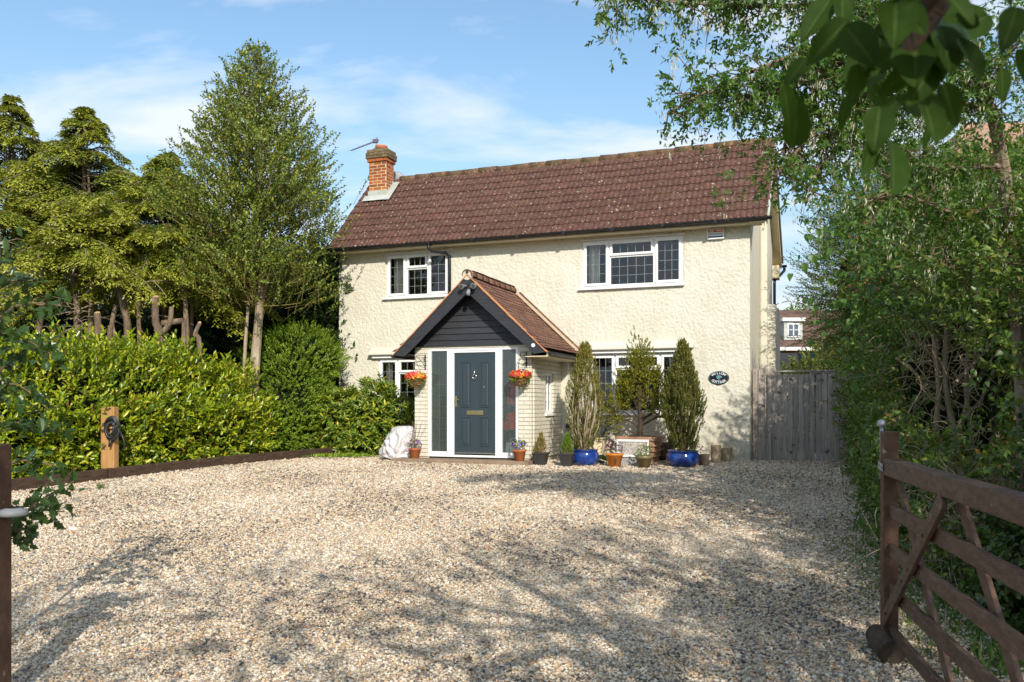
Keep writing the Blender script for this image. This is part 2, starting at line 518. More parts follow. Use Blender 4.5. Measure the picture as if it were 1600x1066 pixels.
M['soil'] = pm('potting_soil', [(0, (.03, .02, .012)), (1, (.07, .045, .03))], 20, rough=1, bump=.8, bscale=60)
M['doorpaint'] = pm('slate_blue_door', [(0, (.028, .043, .053)), (1, (.034, .052, .063))], 3, rough=.42, spec=.4, bump=.04, stretch=(8, 8, 1), bscale=30)
M['chrome'] = pm('polished_metal', [(0, (.6, .6, .58)), (1, (.7, .7, .68))], 3, rough=.15, metal=1)
M['brass'] = pm('brass', [(0, (.55, .47, .22)), (1, (.65, .56, .3))], 3, rough=.2, metal=1)
M['leadcame'] = pm('lead_came', [(0, (.24, .25, .26)), (1, (.32, .33, .34))], 8, rough=.5, metal=.2)
M['glass'] = glassmat('window_glass', refl=.9, base=.035)
M['glassporch'] = glassmat('obscured_glass', (.74, .80, .78), refl=.8, base=.03, rough=.10, body=.16, bodycol=(.24, .30, .29))
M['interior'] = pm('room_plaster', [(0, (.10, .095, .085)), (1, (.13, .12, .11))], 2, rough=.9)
M['curtain'] = pm('curtain_cloth', [(0, (.62, .58, .50)), (1, (.72, .68, .6))], 3, rough=.95)
M['slab'] = pm('stone_slab', [(0, (.20, .14, .095)), (1, (.32, .235, .16))], 4, rough=.85, bump=.3)
M['greywood'] = pm('weathered_grey_wood', [(0, (.23, .195, .165)), (.5, (.33, .285, .245)), (1, (.42, .37, .325))], 5, rough=.85, stretch=(7, 7, .55), bump=.5, bscale=16, var=.16,
                   spots=[(9, .64, .70, (.04, .032, .028), .8)])
M['brownwood'] = pm('brown_stained_wood', [(0, (.062, .034, .022)), (.5, (.098, .056, .038)), (1, (.15, .092, .066))], 5, rough=.6, spec=.35, stretch=(7, 1.1, 7), bump=.5, bscale=9, var=.1,
                    spots=[(30, .70, .73, (.34, .27, .2), .7), (4, .6, .75, (.05, .02, .015), .5)])
M['brownworn'] = pm('worn_brown_wood', [(0, (.062, .030, .018)), (.5, (.095, .050, .031)), (1, (.15, .088, .056))], 6, rough=.75, bump=.5, spots=[(13, .64, .70, (.34, .25, .16), .8)])
M['newwood'] = pm('new_oak_post', [(0, (.34, .175, .06)), (1, (.50, .28, .115))], 4, rough=.7, stretch=(6, 6, .6), bump=.3)
M['sleeper'] = pm('dark_sleeper', [(0, (.035, .02, .013)), (1, (.085, .052, .035))], 5, rough=.9, stretch=(1, 1, 6), bump=.6, spots=[(8, .6, .75, (.16, .12, .08), .5)])
M['bark'] = pm('grey_brown_bark', [(0, (.10, .065, .042)), (.5, (.20, .145, .10)), (1, (.32, .26, .19))], 9, rough=.95, stretch=(1, 1, .3), bump=.8, bscale=30, bdist=.02)
M['barkpale'] = pm('pale_bark', [(0, (.22, .16, .10)), (.5, (.36, .28, .19)), (1, (.46, .38, .27))], 7, rough=.95, stretch=(1, 1, .4), bump=.6, bscale=26, bdist=.02, spots=[(5, .55, .7, (.2, .2, .1), .4)])
M['stub'] = pm('pruned_bark', [(0, (.07, .045, .03)), (.5, (.17, .12, .08)), (1, (.30, .23, .16))], 11, rough=.95, stretch=(1, 1, .35), bump=1.0, bscale=26, bdist=.03)
M['leaddark'] = pm('dark_lead_came', [(0, (.07, .09, .09)), (1, (.11, .13, .13))], 8, rough=.5)
M['barkdark'] = pm('dark_bark', [(0, (.035, .024, .017)), (1, (.09, .065, .045))], 9, rough=.95, stretch=(1, 1, .3), bump=.8, bscale=30)
M['cutwood'] = pm('cut_wood', [(0, (.36, .22, .10)), (1, (.52, .36, .2))], 12, rough=.85, bump=.3)
M['twigyellow'] = pm('olive_twig', [(0, (.13, .11, .035)), (1, (.25, .20, .06))], 5, rough=.8)
M['twigbrown'] = pm('brown_twig', [(0, (.12, .08, .045)), (1, (.24, .17, .10))], 5, rough=.9)
M['twiggrey'] = pm('dead_twig', [(0, (.26, .19, .12)), (1, (.42, .34, .24))], 5, rough=.9)
M['steel'] = pm('galvanised_steel', [(0, (.30, .31, .33)), (1, (.42, .43, .45))], 8, rough=.45, metal=.7)
M['greyplastic'] = pm('grey_plastic', [(0, (.20, .21, .22)), (1, (.26, .27, .28))], 5, rough=.45)
M['sheet'] = pm('pale_cover_sheet', [(0, (.50, .475, .48)), (1, (.66, .635, .64))], 5, rough=.55, bump=.7, bscale=9, bdist=.05)
M['wicker'] = pm('wicker', [(0, (.14, .065, .035)), (1, (.27, .14, .08))], 24, rough=.85, bump=.9, bscale=50)
M['aerial'] = pm('aerial_metal', [(0, (.16, .15, .17)), (1, (.24, .22, .24))], 5, rough=.5, metal=.6)
M['white'] = pm('white_paint', [(0, (.78, .78, .76)), (1, (.82, .82, .8))], 4, rough=.5)
M['red'] = pm('red_print', [(0, (.5, .09, .05)), (1, (.55, .12, .07))], 4, rough=.5)
M['navy'] = pm('navy_print', [(0, (.05, .07, .2)), (1, (.07, .1, .25))], 4, rough=.5)
M['signblack'] = pm('sign_enamel', [(0, (.008, .012, .02)), (1, (.014, .02, .03))], 4, rough=.3)
M['signteal'] = pm('sign_teal', [(0, (.09, .24, .27)), (1, (.16, .34, .36))], 40, rough=.5)
M['rubber'] = pm('black_rubber', [(0, (.015, .015, .017)), (1, (.03, .03, .032))], 4, rough=.38, spec=.5)
M['yellow'] = pm('yellow_plastic', [(0, (.75, .42, .02)), (1, (.8, .5, .03))], 4, rough=.5)
M['coat'] = pm('orange_cloth', [(0, (.80, .10, .03)), (1, (.9, .16, .05))], 4, rough=.8)
M['gravelreflect'] = pm('painted_gravel_reflection', [(0, (.16, .13, .11)), (.5, (.4, .36, .32)), (1, (.66, .63, .58))], 45, rough=.6)  # gravel reflected in the mirror panel, painted as a mottled colour
M['greystone'] = pm('grey_block', [(0, (.30, .29, .27)), (1, (.40, .385, .36))], 5, rough=.8, bump=.2)
M['rock'] = pm('brown_rock', [(0, (.05, .03, .022)), (1, (.12, .075, .055))], 9, rough=.9, bump=.7)
# grime on the render: splashed foot, faint runs
_m = M['render']; _ns, _ls = _m.node_tree.nodes, _m.node_tree.links
_p = [q for q in _ns if q.type == 'BSDF_PRINCIPLED'][0]; _src = _p.inputs['Base Color'].links[0].from_socket
_g = _ns.new('ShaderNodeNewGeometry'); _sx = _ns.new('ShaderNodeSeparateXYZ'); _ls.new(_g.outputs['Position'], _sx.inputs[0])
_r1 = _ns.new('ShaderNodeMapRange'); _r1.inputs[1].default_value = 1.15; _r1.inputs[2].default_value = .42; _r1.inputs[3].default_value = 0; _r1.inputs[4].default_value = 1; _ls.new(_sx.outputs[2], _r1.inputs[0])
_mp = _ns.new('ShaderNodeMapping'); _mp.inputs['Scale'].default_value = (3.2, 3.2, .45); _ls.new(_g.outputs['Position'], _mp.inputs[0])
_n1 = _ns.new('ShaderNodeTexNoise'); _n1.inputs['Scale'].default_value = 1.6; _n1.inputs['Detail'].default_value = 6; _ls.new(_mp.outputs[0], _n1.inputs['Vector'])
_rr = ramp(_ns, [(.48, (0, 0, 0)), (.75, (.16, .16, .16))]); _ls.new(_n1.outputs[0], _rr.inputs[0])
_a = _ns.new('ShaderNodeMath'); _a.operation = 'MULTIPLY_ADD'; _a.inputs[1].default_value = .32; _a.use_clamp = True; _ls.new(_r1.outputs[0], _a.inputs[0]); _ls.new(_rr.outputs[0], _a.inputs[2])
_mm = _ns.new('ShaderNodeMixRGB'); _mm.inputs[2].default_value = (.40, .36, .25, 1); _ls.new(_a.outputs[0], _mm.inputs[0]); _ls.new(_src, _mm.inputs[1]); _ls.new(_mm.outputs[0], _p.inputs['Base Color'])
# foliage
M['l_holly'] = leafmat('holly_leaf', [(0, (.07, .12, .02)), (.45, (.17, .235, .034)), (.8, (.26, .30, .042)), (.97, (.30, .29, .04)), (1, (.42, .36, .03))], rough=.42, trans=.2, spec=.4, patch=.2)
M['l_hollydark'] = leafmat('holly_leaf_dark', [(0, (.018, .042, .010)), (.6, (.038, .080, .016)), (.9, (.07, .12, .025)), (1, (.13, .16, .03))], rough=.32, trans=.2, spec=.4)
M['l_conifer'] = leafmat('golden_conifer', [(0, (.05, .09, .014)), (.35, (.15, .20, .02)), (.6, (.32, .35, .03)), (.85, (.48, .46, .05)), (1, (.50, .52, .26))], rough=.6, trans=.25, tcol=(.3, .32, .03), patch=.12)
M['l_laurel'] = leafmat('laurel_leaf', [(0, (.24, .12, .03)), (.025, (.10, .10, .02)), (.04, (.07, .14, .010)), (.35, (.20, .29, .012)), (.7, (.38, .44, .018)), (.93, (.52, .50, .035)), (1, (.58, .50, .06))], rough=.27, trans=.3, tcol=(.35, .5, .02), spec=.6, patch=.25)
M['l_privet'] = leafmat('privet_leaf', [(0, (.09, .17, .012)), (.5, (.20, .31, .020)), (1, (.34, .43, .04))], rough=.4, trans=.3, tcol=(.25, .42, .02), patch=.25)
M['l_bush'] = leafmat('rhododendron_leaf', [(0, (.08, .15, .018)), (.5, (.17, .25, .03)), (.82, (.26, .32, .04)), (.9, (.50, .46, .03)), (1, (.58, .50, .04))], rough=.35, trans=.25, patch=.15, pscale=3)
M['l_hedge'] = leafmat('hedge_leaf', [(0, (.20, .11, .03)), (.02, (.08, .07, .02)), (.04, (.030, .060, .009)), (.4, (.070, .130, .015)), (.75, (.13, .21, .025)), (1, (.27, .30, .05))], rough=.38, trans=.35, tcol=(.14, .26, .02), patch=.55)
M['l_vine'] = leafmat('vine_leaf', [(0, (.045, .105, .016)), (.6, (.09, .18, .028)), (1, (.17, .26, .05))], rough=.42, trans=.4, tcol=(.18, .36, .03), patch=.2)
M['l_ivy'] = leafmat('ivy_leaf', [(0, (.026, .056, .011)), (.6, (.052, .105, .02)), (1, (.10, .16, .035))], rough=.3, trans=.2, tcol=(.08, .2, .02), spec=.6)
M['l_yew'] = leafmat('yew_leaf', [(0, (.030, .060, .012)), (.5, (.07, .12, .02)), (.85, (.14, .19, .035)), (1, (.28, .28, .07))], rough=.5, trans=.25, patch=.3)
M['l_lab'] = leafmat('laburnum_leaf', [(0, (.035, .08, .012)), (.5, (.07, .15, .02)), (1, (.14, .23, .035))], rough=.42, trans=.4, tcol=(.2, .4, .03), patch=.3)
M['l_pod'] = leafmat('seed_pod', [(0, (.42, .42, .26)), (1, (.66, .63, .46))], rough=.6, trans=.3, tcol=(.5, .5, .3))
M['l_golden'] = leafmat('golden_conifer_potted', [(0, (.07, .09, .010)), (.5, (.22, .22, .015)), (1, (.46, .38, .03))], rough=.55, trans=.25, patch=.2, pscale=5)
M['l_potgreen'] = leafmat('dark_conifer_potted', [(0, (.075, .095, .02)), (.4, (.16, .165, .035)), (.8, (.28, .24, .05)), (1, (.42, .34, .06))], rough=.55, trans=.2, patch=.35, pscale=3.5)
M['l_lime'] = leafmat('lime_conifer', [(0, (.09, .18, .012)), (1, (.26, .40, .03))], rough=.5, trans=.3)
M['l_straw'] = leafmat('straw_conifer', [(0, (.20, .14, .03)), (.5, (.34, .24, .06)), (1, (.42, .34, .10))], rough=.6, trans=.25)
M['l_purple'] = leafmat('purple_leaf', [(0, (.04, .012, .018)), (.7, (.11, .035, .05)), (1, (.45, .32, .34))], rough=.4, trans=.2, tcol=(.3, .05, .1))
M['l_grass'] = leafmat('grass_blade', [(0, (.06, .11, .02)), (1, (.16, .24, .05))], rough=.5, trans=.4)
M['l_apple'] = leafmat('apple_leaf', [(0, (.014, .034, .005)), (.5, (.028, .062, .008)), (1, (.07, .11, .025))], rough=.6, trans=.40, tcol=(.10, .17, .006), spec=.12, patch=.4, pscale=60)
M['l_shrub'] = leafmat('yellow_shrub', [(0, (.10, .16, .02)), (.5, (.24, .28, .04)), (1, (.50, .42, .12))], rough=.5, trans=.3, patch=.3)
M['p_red'] = leafmat('red_petal', [(0, (.55, .015, .01)), (1, (.75, .05, .03))], rough=.6, trans=.3, tcol=(.8, .05, .03))
M['p_pink'] = leafmat('coral_petal', [(0, (.70, .06, .06)), (1, (.8, .16, .12))], rough=.6, trans=.3, tcol=(.8, .1, .08))
M['p_yellow'] = leafmat('yellow_petal', [(0, (.80, .42, .01)), (1, (.85, .60, .03))], rough=.6, trans=.3, tcol=(.8, .5, .03))
M['p_violet'] = leafmat('violet_petal', [(0, (.06, .02, .22)), (.7, (.15, .06, .38)), (1, (.5, .35, .6))], rough=.6, trans=.3, tcol=(.2, .1, .5))
M['p_mauve'] = leafmat('mauve_petal', [(0, (.32, .10, .34)), (1, (.55, .34, .62))], rough=.6, trans=.3, tcol=(.4, .2, .5))

# ------------------------------------------------------------------ the ground
def gravelmat(name):
    m, ns, ls = newmat(name)
    out = ns.new('ShaderNodeOutputMaterial'); p = ns.new('ShaderNodeBsdfPrincipled'); ls.new(p.outputs[0], out.inputs[0])
    g = ns.new('ShaderNodeNewGeometry')
    v = ns.new('ShaderNodeTexVoronoi'); v.inputs['Scale'].default_value = 46; ls.new(g.outputs['Position'], v.inputs['Vector'])
    s = ns.new('ShaderNodeSeparateColor'); ls.new(v.outputs['Color'], s.inputs[0])
    r = ramp(ns, STONE); ls.new(s.outputs[0], r.inputs[0]); ls.new(r.outputs[0], p.inputs['Base Color'])
    p.inputs['Roughness'].default_value = .85
    b = ns.new('ShaderNodeBump'); b.inputs['Distance'].default_value = .012; b.invert = True
    ls.new(v.outputs['Distance'], b.inputs['Height']); ls.new(b.outputs[0], p.inputs['Normal'])
    return m


STONE = [(0, (.085, .078, .076)), (.07, (.20, .19, .185)), (.18, (.34, .295, .25)), (.27, (.42, .25, .14)), (.36, (.60, .43, .26)), (.52, (.56, .46, .335)), (.72, (.65, .55, .41)), (.9, (.72, .64, .51)), (1, (.78, .73, .64))]
M['gravelbase'] = gravelmat('gravel_base')


def stonemat():
    m, ns, ls = newmat('flint_pebble')
    out = ns.new('ShaderNodeOutputMaterial'); p = ns.new('ShaderNodeBsdfPrincipled'); ls.new(p.outputs[0], out.inputs[0])
    a = ns.new('ShaderNodeAttribute'); a.attribute_type = 'INSTANCER'; a.attribute_name = 'tint'
    r = ramp(ns, STONE); ls.new(a.outputs['Fac'], r.inputs[0])
    n = ns.new('ShaderNodeTexNoise'); n.inputs['Scale'].default_value = 90
    g = ns.new('ShaderNodeNewGeometry'); ls.new(g.outputs['Position'], n.inputs['Vector'])
    rr = ramp(ns, [(.35, (.78, .78, .78)), (.65, (1.08, 1.05, 1))]); ls.new(n.outputs[0], rr.inputs[0])
    mm = ns.new('ShaderNodeMixRGB'); mm.blend_type = 'MULTIPLY'; mm.inputs[0].default_value = 1
    ls.new(r.outputs[0], mm.inputs[1]); ls.new(rr.outputs[0], mm.inputs[2]); ls.new(mm.outputs[0], p.inputs['Base Color'])
    p.inputs['Roughness'].default_value = .6; p.inputs['Specular IOR Level'].default_value = .35
    return m


M['stone'] = stonemat()
M['earth'] = pm('bare_earth', [(0, (.045, .032, .02)), (.5, (.08, .058, .035)), (1, (.10, .09, .04))], 1.5, rough=1, bump=.8, bscale=24, bdist=.03, space='W')


def clampx(x, a, b): return max(a, min(b, x))


HEDGE = [(1.9, 3.0), (2.75, 5.0), (3.4, 7.4), (3.85, 9.0), (5.1, 12.1), (6.35, 15.9)]


def hedge_x(Y): return float(np.interp(Y, [p[1] for p in HEDGE], [p[0] for p in HEDGE]))


def sleeper_x(Y): return -7.13 + (Y - 11.76) * .551


ys = sorted(set([-120, -60, -30, -15, -6, -2] + [i * .5 for i in range(0, 44)] + [26, 32, 45, 70, 120, 250, 500]))
xs = sorted(set([-300, -120, -60, -30, -18] + [i * .5 for i in range(-24, 25)] + [18, 30, 60, 120, 300]))
mb = MB()
for y in ys:
    for x in xs:
        mb.v.append((x, y, gz(x, y) - .03 + (.02 * mnoise.noise(Vector((x, y, 0))) if abs(x) < 20 and 0 < y < 30 else 0)))
nx = len(xs)
for j in range(len(ys) - 1):
    for i in range(nx - 1):
        a = j * nx + i; mb.f.append((a, a + 1, a + 1 + nx, a + nx)); mb.m.append(0)
o = mb.build('ground', M['earth'], smooth=True); o['kind'] = 'structure'

mb = MB(); NY, NX = 90, 60
for j in range(NY + 1):
    y = .3 + (19.6 - .3) * j / NY
    l = max(-9.6, sleeper_x(y)) if y > 8.5 else -9.2
    if y > 18: l = sleeper_x(18)
    r = hedge_x(min(y, 16.2)) + .35
    for i in range(NX + 1):
        x = l + (r - l) * i / NX
        mb.v.append((x, y, gz(x, y) + .012 * mnoise.noise(Vector((x * .8, y * .8, 3)))))
for j in range(NY):
    for i in range(NX):
        a = j * (NX + 1) + i; mb.f.append((a, a + 1, a + NX + 2, a + NX + 1)); mb.m.append(0)
o = mb.build('driveway', M['gravelbase'], smooth=True); o['kind'] = 'structure'


# gravel: real pebbles instanced over the drive
def pebble(seed):
    b = bmesh.new(); bmesh.ops.create_icosphere(b, subdivisions=1, radius=1)
    rr = random.Random(seed)
    sx, sy, sz = 1, rr.uniform(.6, .9), rr.uniform(.38, .62)
    for v in b.verts:
        k = rr.uniform(.72, 1.2)
        v.co = Vector((v.co.x * sx * k, v.co.y * sy * k, v.co.z * sz * k))
    me = bpy.data.meshes.new('pebble'); b.to_mesh(me); b.free()
    me.polygons.foreach_set('use_smooth', [True] * len(me.polygons))
    me.materials.append(M['stone'])
    return bpy.data.objects.new('pebble', me)


pc = bpy.data.collections.new('pebbles')
for i in range(7): pc.objects.link(pebble(i))


def scatter_band(y0, y1, dens, rad):
    wmax = 19
    n = int((y1 - y0) * wmax * dens)
    y = rng.uniform(y0, y1, n); x = rng.uniform(-9.5, 9.5, n)
    lft = np.maximum(-.66 * y - .3, np.where(y > 8.5, -7.13 + (y - 11.76) * .551 + .03, -9))
    lft = np.where(y > 18, -3.6, lft)
    rgt = np.minimum(.66 * y + .3, np.interp(y, [p[1] for p in HEDGE], [p[0] for p in HEDGE]) + .25 + .15 * np.sin(y * 5) )
    # not under the house
    lx = (x - 4.565) * .937 - (y - 16.2) * .3486; ly = (x - 4.565) * .3486 + (y - 16.2) * .937
    house = ((ly > -.02) & (lx < 0)) | (ly > .3) | ((ly > -2.42) & (lx > -6.3) & (lx < -3.62))
    k = (x > lft) & (x < rgt) & ~house
    x, y = x[k], y[k]
    z = gzn(x, y) + rng.uniform(-.002, .010, len(x))
    return np.stack([x, y, z], 1), rad * rng.lognormal(0, .28, len(x))


bands = [scatter_band(3.6, 6.5, 4300, .0108), scatter_band(6.5, 9, 3000, .0122), scatter_band(9, 12.5, 1900, .0145), scatter_band(12.5, 18.3, 1150, .0175)]
PP = np.concatenate([b[0] for b in bands]); SS = np.concatenate([b[1] for b in bands])
me = bpy.data.meshes.new('gravel')
me.vertices.add(len(PP)); me.vertices.foreach_set('co', PP.astype(np.float32).ravel())
patch = np.array([.0] * len(PP))
patch = .14 * np.sin(PP[:, 0] * 1.7 + 1) * np.sin(PP[:, 1] * 1.3) + .06 * np.sin(PP[:, 0] * 4.1) * np.sin(PP[:, 1] * 3.7 + 2)
for nm, val in (('tint', np.clip(rng.random(len(PP)) * 1.04 + patch - .02, 0, 1)), ('psize', SS)):
    a = me.attributes.new(nm, 'FLOAT', 'POINT'); a.data.foreach_set('value', val.astype(np.float32))
a = me.attributes.new('prot', 'FLOAT_VECTOR', 'POINT')
rot = np.stack([rng.normal(0, .35, len(PP)), rng.normal(0, .35, len(PP)), rng.uniform(0, 6.28, len(PP))], 1)
a.data.foreach_set('vector', rot.astype(np.float32).ravel())
a = me.attributes.new('pidx', 'INT', 'POINT'); a.data.foreach_set('value', rng.integers(0, 7, len(PP)).astype(np.int32))
go = link('gravel', me)
tag(go, 'loose cream and tan flint gravel covering the drive', 'gravel', kind='stuff')
ng = bpy.data.node_groups.new('scatter_gravel', 'GeometryNodeTree')
ng.interface.new_socket('Geometry', in_out='INPUT', socket_type='NodeSocketGeometry')
ng.interface.new_socket('Geometry', in_out='OUTPUT', socket_type='NodeSocketGeometry')
gi, gout = ng.nodes.new('NodeGroupInput'), ng.nodes.new('NodeGroupOutput')
ip = ng.nodes.new('GeometryNodeInstanceOnPoints'); ci = ng.nodes.new('GeometryNodeCollectionInfo')
ci.inputs[0].default_value = pc; ci.inputs[1].default_value = True; ci.inputs[2].default_value = True
m2p = ng.nodes.new('GeometryNodeMeshToPoints')
m2p.inputs['Radius'].default_value = .001


def na(nm, t):
    n = ng.nodes.new('GeometryNodeInputNamedAttribute'); n.data_type = t; n.inputs[0].default_value = nm; return n


aR, aS, aI = na('prot', 'FLOAT_VECTOR'), na('psize', 'FLOAT'), na('pidx', 'INT')
ng.links.new(gi.outputs[0], m2p.inputs[0]); ng.links.new(m2p.outputs[0], ip.inputs['Points'])
ng.links.new(ci.outputs[0], ip.inputs['Instance']); ip.inputs['Pick Instance'].default_value = True
ng.links.new(aI.outputs[0], ip.inputs['Instance Index'])
e2r = ng.nodes.new('FunctionNodeEulerToRotation'); ng.links.new(aR.outputs[0], e2r.inputs[0]); ng.links.new(e2r.outputs[0], ip.inputs['Rotation'])
ng.links.new(aS.outputs[0], ip.inputs['Scale']); ng.links.new(ip.outputs[0], gout.inputs[0])
md = go.modifiers.new('scatter', 'NODES'); md.node_group = ng

# ------------------------------------------------------------------ the cottage
# house axes: x along the front (0 = right hand corner), y into the house, z up; heights below are world heights
HO = Vector((4.565, 16.2, .42)); HA = -R(20.4)
HM = Matrix.Translation(HO) @ Matrix.Rotation(HA, 4, 'Z')
OFF = (0, 0, -.42)


def Hp(x, y, z=.42):
    return HM @ Vector((x, y, z - .42))


house = thing('cottage', 'cream roughcast two storey cottage with brown tiled roof and gabled front porch', 'house', HO, HA)


def hb(mb, name, mat, parent=None, **k):
    return mb.build(name, mat, parent or house, off=OFF, **k)


def part_empty(name, parent=None):
    o = bpy.data.objects.new(name, None); col.objects.link(o); o.parent = parent or house; o.empty_display_size = .1
    return o


OPEN = [(-7.872, -6.328, 3.885, 4.845), (-3.327, -1.268, 3.88, 4.84), (-8.067, -6.42, 1.32, 2.53), (-3.191, -1.20, 1.325, 2.53)]


def render_wall():
    """front wall: fine grid pushed in and out like thrown render, with the window openings left out"""
    gx = set(np.round(np.arange(-9.098, .001, .0175), 4)) | {-9.098, 0.0}
    gzv = set(np.round(np.arange(.2, 4.95, .0175), 4)) | {.2, 4.95}
    for a, b, c, d in OPEN: gx |= {a, b}; gzv |= {c, d}
    gx = np.array(sorted(gx)); gzv = np.array(sorted(gzv))
    X, Z = np.meshgrid(gx, gzv)
    n = np.zeros(X.shape)
    for j in range(X.shape[0]):
        for i in range(X.shape[1]):
            v = Vector((X[j, i] * 25, Z[j, i] * 25, 0))
            n[j, i] = 1.1 - 2.6 * abs(mnoise.noise(v)) + .5 * mnoise.noise(v * 2.1 + Vector((0, 0, 5))) + .2 * mnoise.noise(v * .07)
    Y = -np.clip(n, -.5, .9) * .0135
    for a, b, c, d in OPEN:
        e = .0001
        Y[(X > a - e) & (X < b + e) & (Z > c - e) & (Z < d + e)] = -.002
    V = np.stack([X, Y, Z - .42], -1).reshape(-1, 3)
    nxn = len(gx)
    i, j = np.meshgrid(np.arange(nxn - 1), np.arange(len(gzv) - 1))
    a = (j * nxn + i).ravel()
    cx = ((gx[:-1] + gx[1:]) / 2)[i.ravel()]; cz = ((gzv[:-1] + gzv[1:]) / 2)[j.ravel()]
    k = np.ones(len(a), bool)
    for q in OPEN: k &= ~((cx > q[0]) & (cx < q[1]) & (cz > q[2]) & (cz < q[3]))
    a = a[k]
    Fq = np.stack([a, a + 1, a + 1 + nxn, a + nxn], 1)
    return fastmesh('wall', V, Fq, M['render'], house, smooth=False, rel=False)


render_wall()
# reveals
for a, b, c, d in OPEN:
    mb = MB()
    mb.add([(a, 0, c), (a, .16, c), (a, .16, d), (a, 0, d)], [(0, 1, 2, 3)])
    mb.add([(b, 0, c), (b, .16, c), (b, .16, d), (b, 0, d)], [(3, 2, 1, 0)])
    mb.add([(a, 0, c), (b, 0, c), (b, .16, c), (a, .16, c)], [(0, 1, 2, 3)])
    mb.add([(a, 0, d), (b, 0, d), (b, .16, d), (a, .16, d)], [(3, 2, 1, 0)])
    hb(mb, 'window_reveal', M['render'])
# gable and rear walls, floors
EZ, RY, RZ = 4.95, 1.6, 6.86
REAR = 4.65
mb = MB()
mb.prism([(0.0, .2), (REAR, .2), (REAR, EZ), (RY, RZ - .03), (0, EZ)], 'x', -.22, 0)
o = hb(mb, 'gable_wall', M['render'])
mb = MB(); mb.prism([(0.0, .2), (REAR, .2), (REAR, EZ), (RY, RZ - .03), (0, EZ)], 'x', -9.098, -8.88); hb(mb, 'gable_wall', M['render'])
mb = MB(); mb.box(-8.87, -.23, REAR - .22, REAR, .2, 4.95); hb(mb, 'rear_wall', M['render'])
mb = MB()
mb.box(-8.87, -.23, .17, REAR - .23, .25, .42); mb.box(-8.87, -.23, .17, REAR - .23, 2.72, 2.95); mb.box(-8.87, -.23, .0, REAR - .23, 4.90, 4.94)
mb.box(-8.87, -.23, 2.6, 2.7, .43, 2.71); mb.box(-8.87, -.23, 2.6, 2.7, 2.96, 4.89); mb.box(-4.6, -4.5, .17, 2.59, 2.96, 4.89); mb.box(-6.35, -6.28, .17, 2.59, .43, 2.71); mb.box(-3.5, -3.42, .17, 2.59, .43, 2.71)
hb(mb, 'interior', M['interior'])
# breast on the gable end
mb = MB(); mb.prism([(2.5, .2), (4.35, .2), (4.35, 5.25), (2.5, 6.28)], 'x', .002, .16)
mb.prism([(2.6, .2), (4.6, .2), (4.6, 3.55), (4.45, 3.72), (2.75, 3.72), (2.6, 3.55)], 'x', .0, .33)
hb(mb, 'gable_breast', M['render'], bevel=.04)
# hoods over the ground floor windows
for a, b in ((-8.27, -6.10), (-3.25, -1.06)):
    mb = MB(); mb.prism([(-.001, 2.60), (-.17, 2.60), (-.17, 2.635), (-.12, 2.665), (-.04, 2.73), (-.001, 2.79)], 'x', a, b); hb(mb, 'window_hood', M['render'], bevel=.012)
    mb = MB(); mb.box(a + .08, b - .08, -.10, .05, 2.535, 2.6); hb(mb, 'window_head', M['upvc'])

# ---- roof
SL = math.hypot(2.0, 2.0)
roof = part_empty('roof')
mb = MB()   # boarding under the tiles
mb.add([(-9.13, -.38, 4.985), (.33, -.38, 4.985), (.33, RY, RZ + .075), (-9.13, RY, RZ + .075),
        (-9.13, -.38, 4.93), (.33, -.38, 4.93), (.33, RY, RZ), (-9.13, RY, RZ)], [(0, 1, 2, 3), (7, 6, 5, 4), (0, 4, 5, 1), (1, 5, 6, 2), (3, 2, 6, 7), (0, 3, 7, 4)])
hb(mb, 'roof_deck', M['barkdark'], roof)
mb = MB()
mb.add([(-9.13, RY, RZ + .13), (.35, RY, RZ + .13), (.35, 5.05, 4.98), (-9.13, 5.05, 4.98), (-9.13, RY, RZ), (.35, RY, RZ), (.35, 5.05, 4.9), (-9.13, 5.05, 4.9)],
       [(0, 3, 2, 1), (4, 5, 6, 7), (0, 1, 5, 4), (1, 2, 6, 5), (2, 3, 7, 6), (3, 0, 4, 7)])
hb(mb, 'rear_roof_slope', M['tile'], roof)
# one tile: three rolls, thick front edge.  local: x across, y up the slope, z normal
def roof_tile_mesh():
    W, L = .3275, .34
    prof = []
    for r in range(3):
        x0 = W * r / 3
        for t, h in ((0, 0), (.18, .004), (.42, .018), (.62, .018), (.84, .004)):
            prof.append((x0 + t * W / 3, h))
    prof.append((W, .0))
    n = len(prof); V, Fc = [], []
    for y, dz in ((0, .0), (L, -.022)):
        V += [(x, y, h + dz + .026) for x, h in prof]
    V += [(x, 0, 0) for x, h in prof]
    V += [(x, 0.03, 0) for x, h in prof]
    for i in range(n - 1):
        Fc.append((i, i + 1, n + i + 1, n + i)); Fc.append((2 * n + i, 2 * n + i + 1, i + 1, i))
    Fc.append((0, n, 3 * n, 2 * n)); Fc.append((n - 1, 2 * n - 1, 4 * n - 1, 3 * n - 1)[::-1])
    me = bpy.data.meshes.new('roof_tile'); me.from_pydata(V, [], Fc); me.materials.append(M['tile']); me.update()
    return me


tm = roof_tile_mesh()
NC, NR = 29, 10
g = SL / NR * .985
for r in range(NR):
    for c_ in range(NC):
        x = -9.16 + c_ * .3288 + random.uniform(-.003, .003)
        s = r * g - .03 + random.uniform(-.006, .006)
        sag = -.018 * math.sin(math.pi * (x + 9.1) / 9.4) + .006 * mnoise.noise(Vector((x, s, 0)))
        y = -.40 + s * .7071; z = 5.005 + s * .7071 + sag
        inst('roof_tile', tm, roof, (x, y, z - .42), (R(45) + random.uniform(-.012, .012), random.uniform(-.01, .01), random.uniform(-.006, .006)))
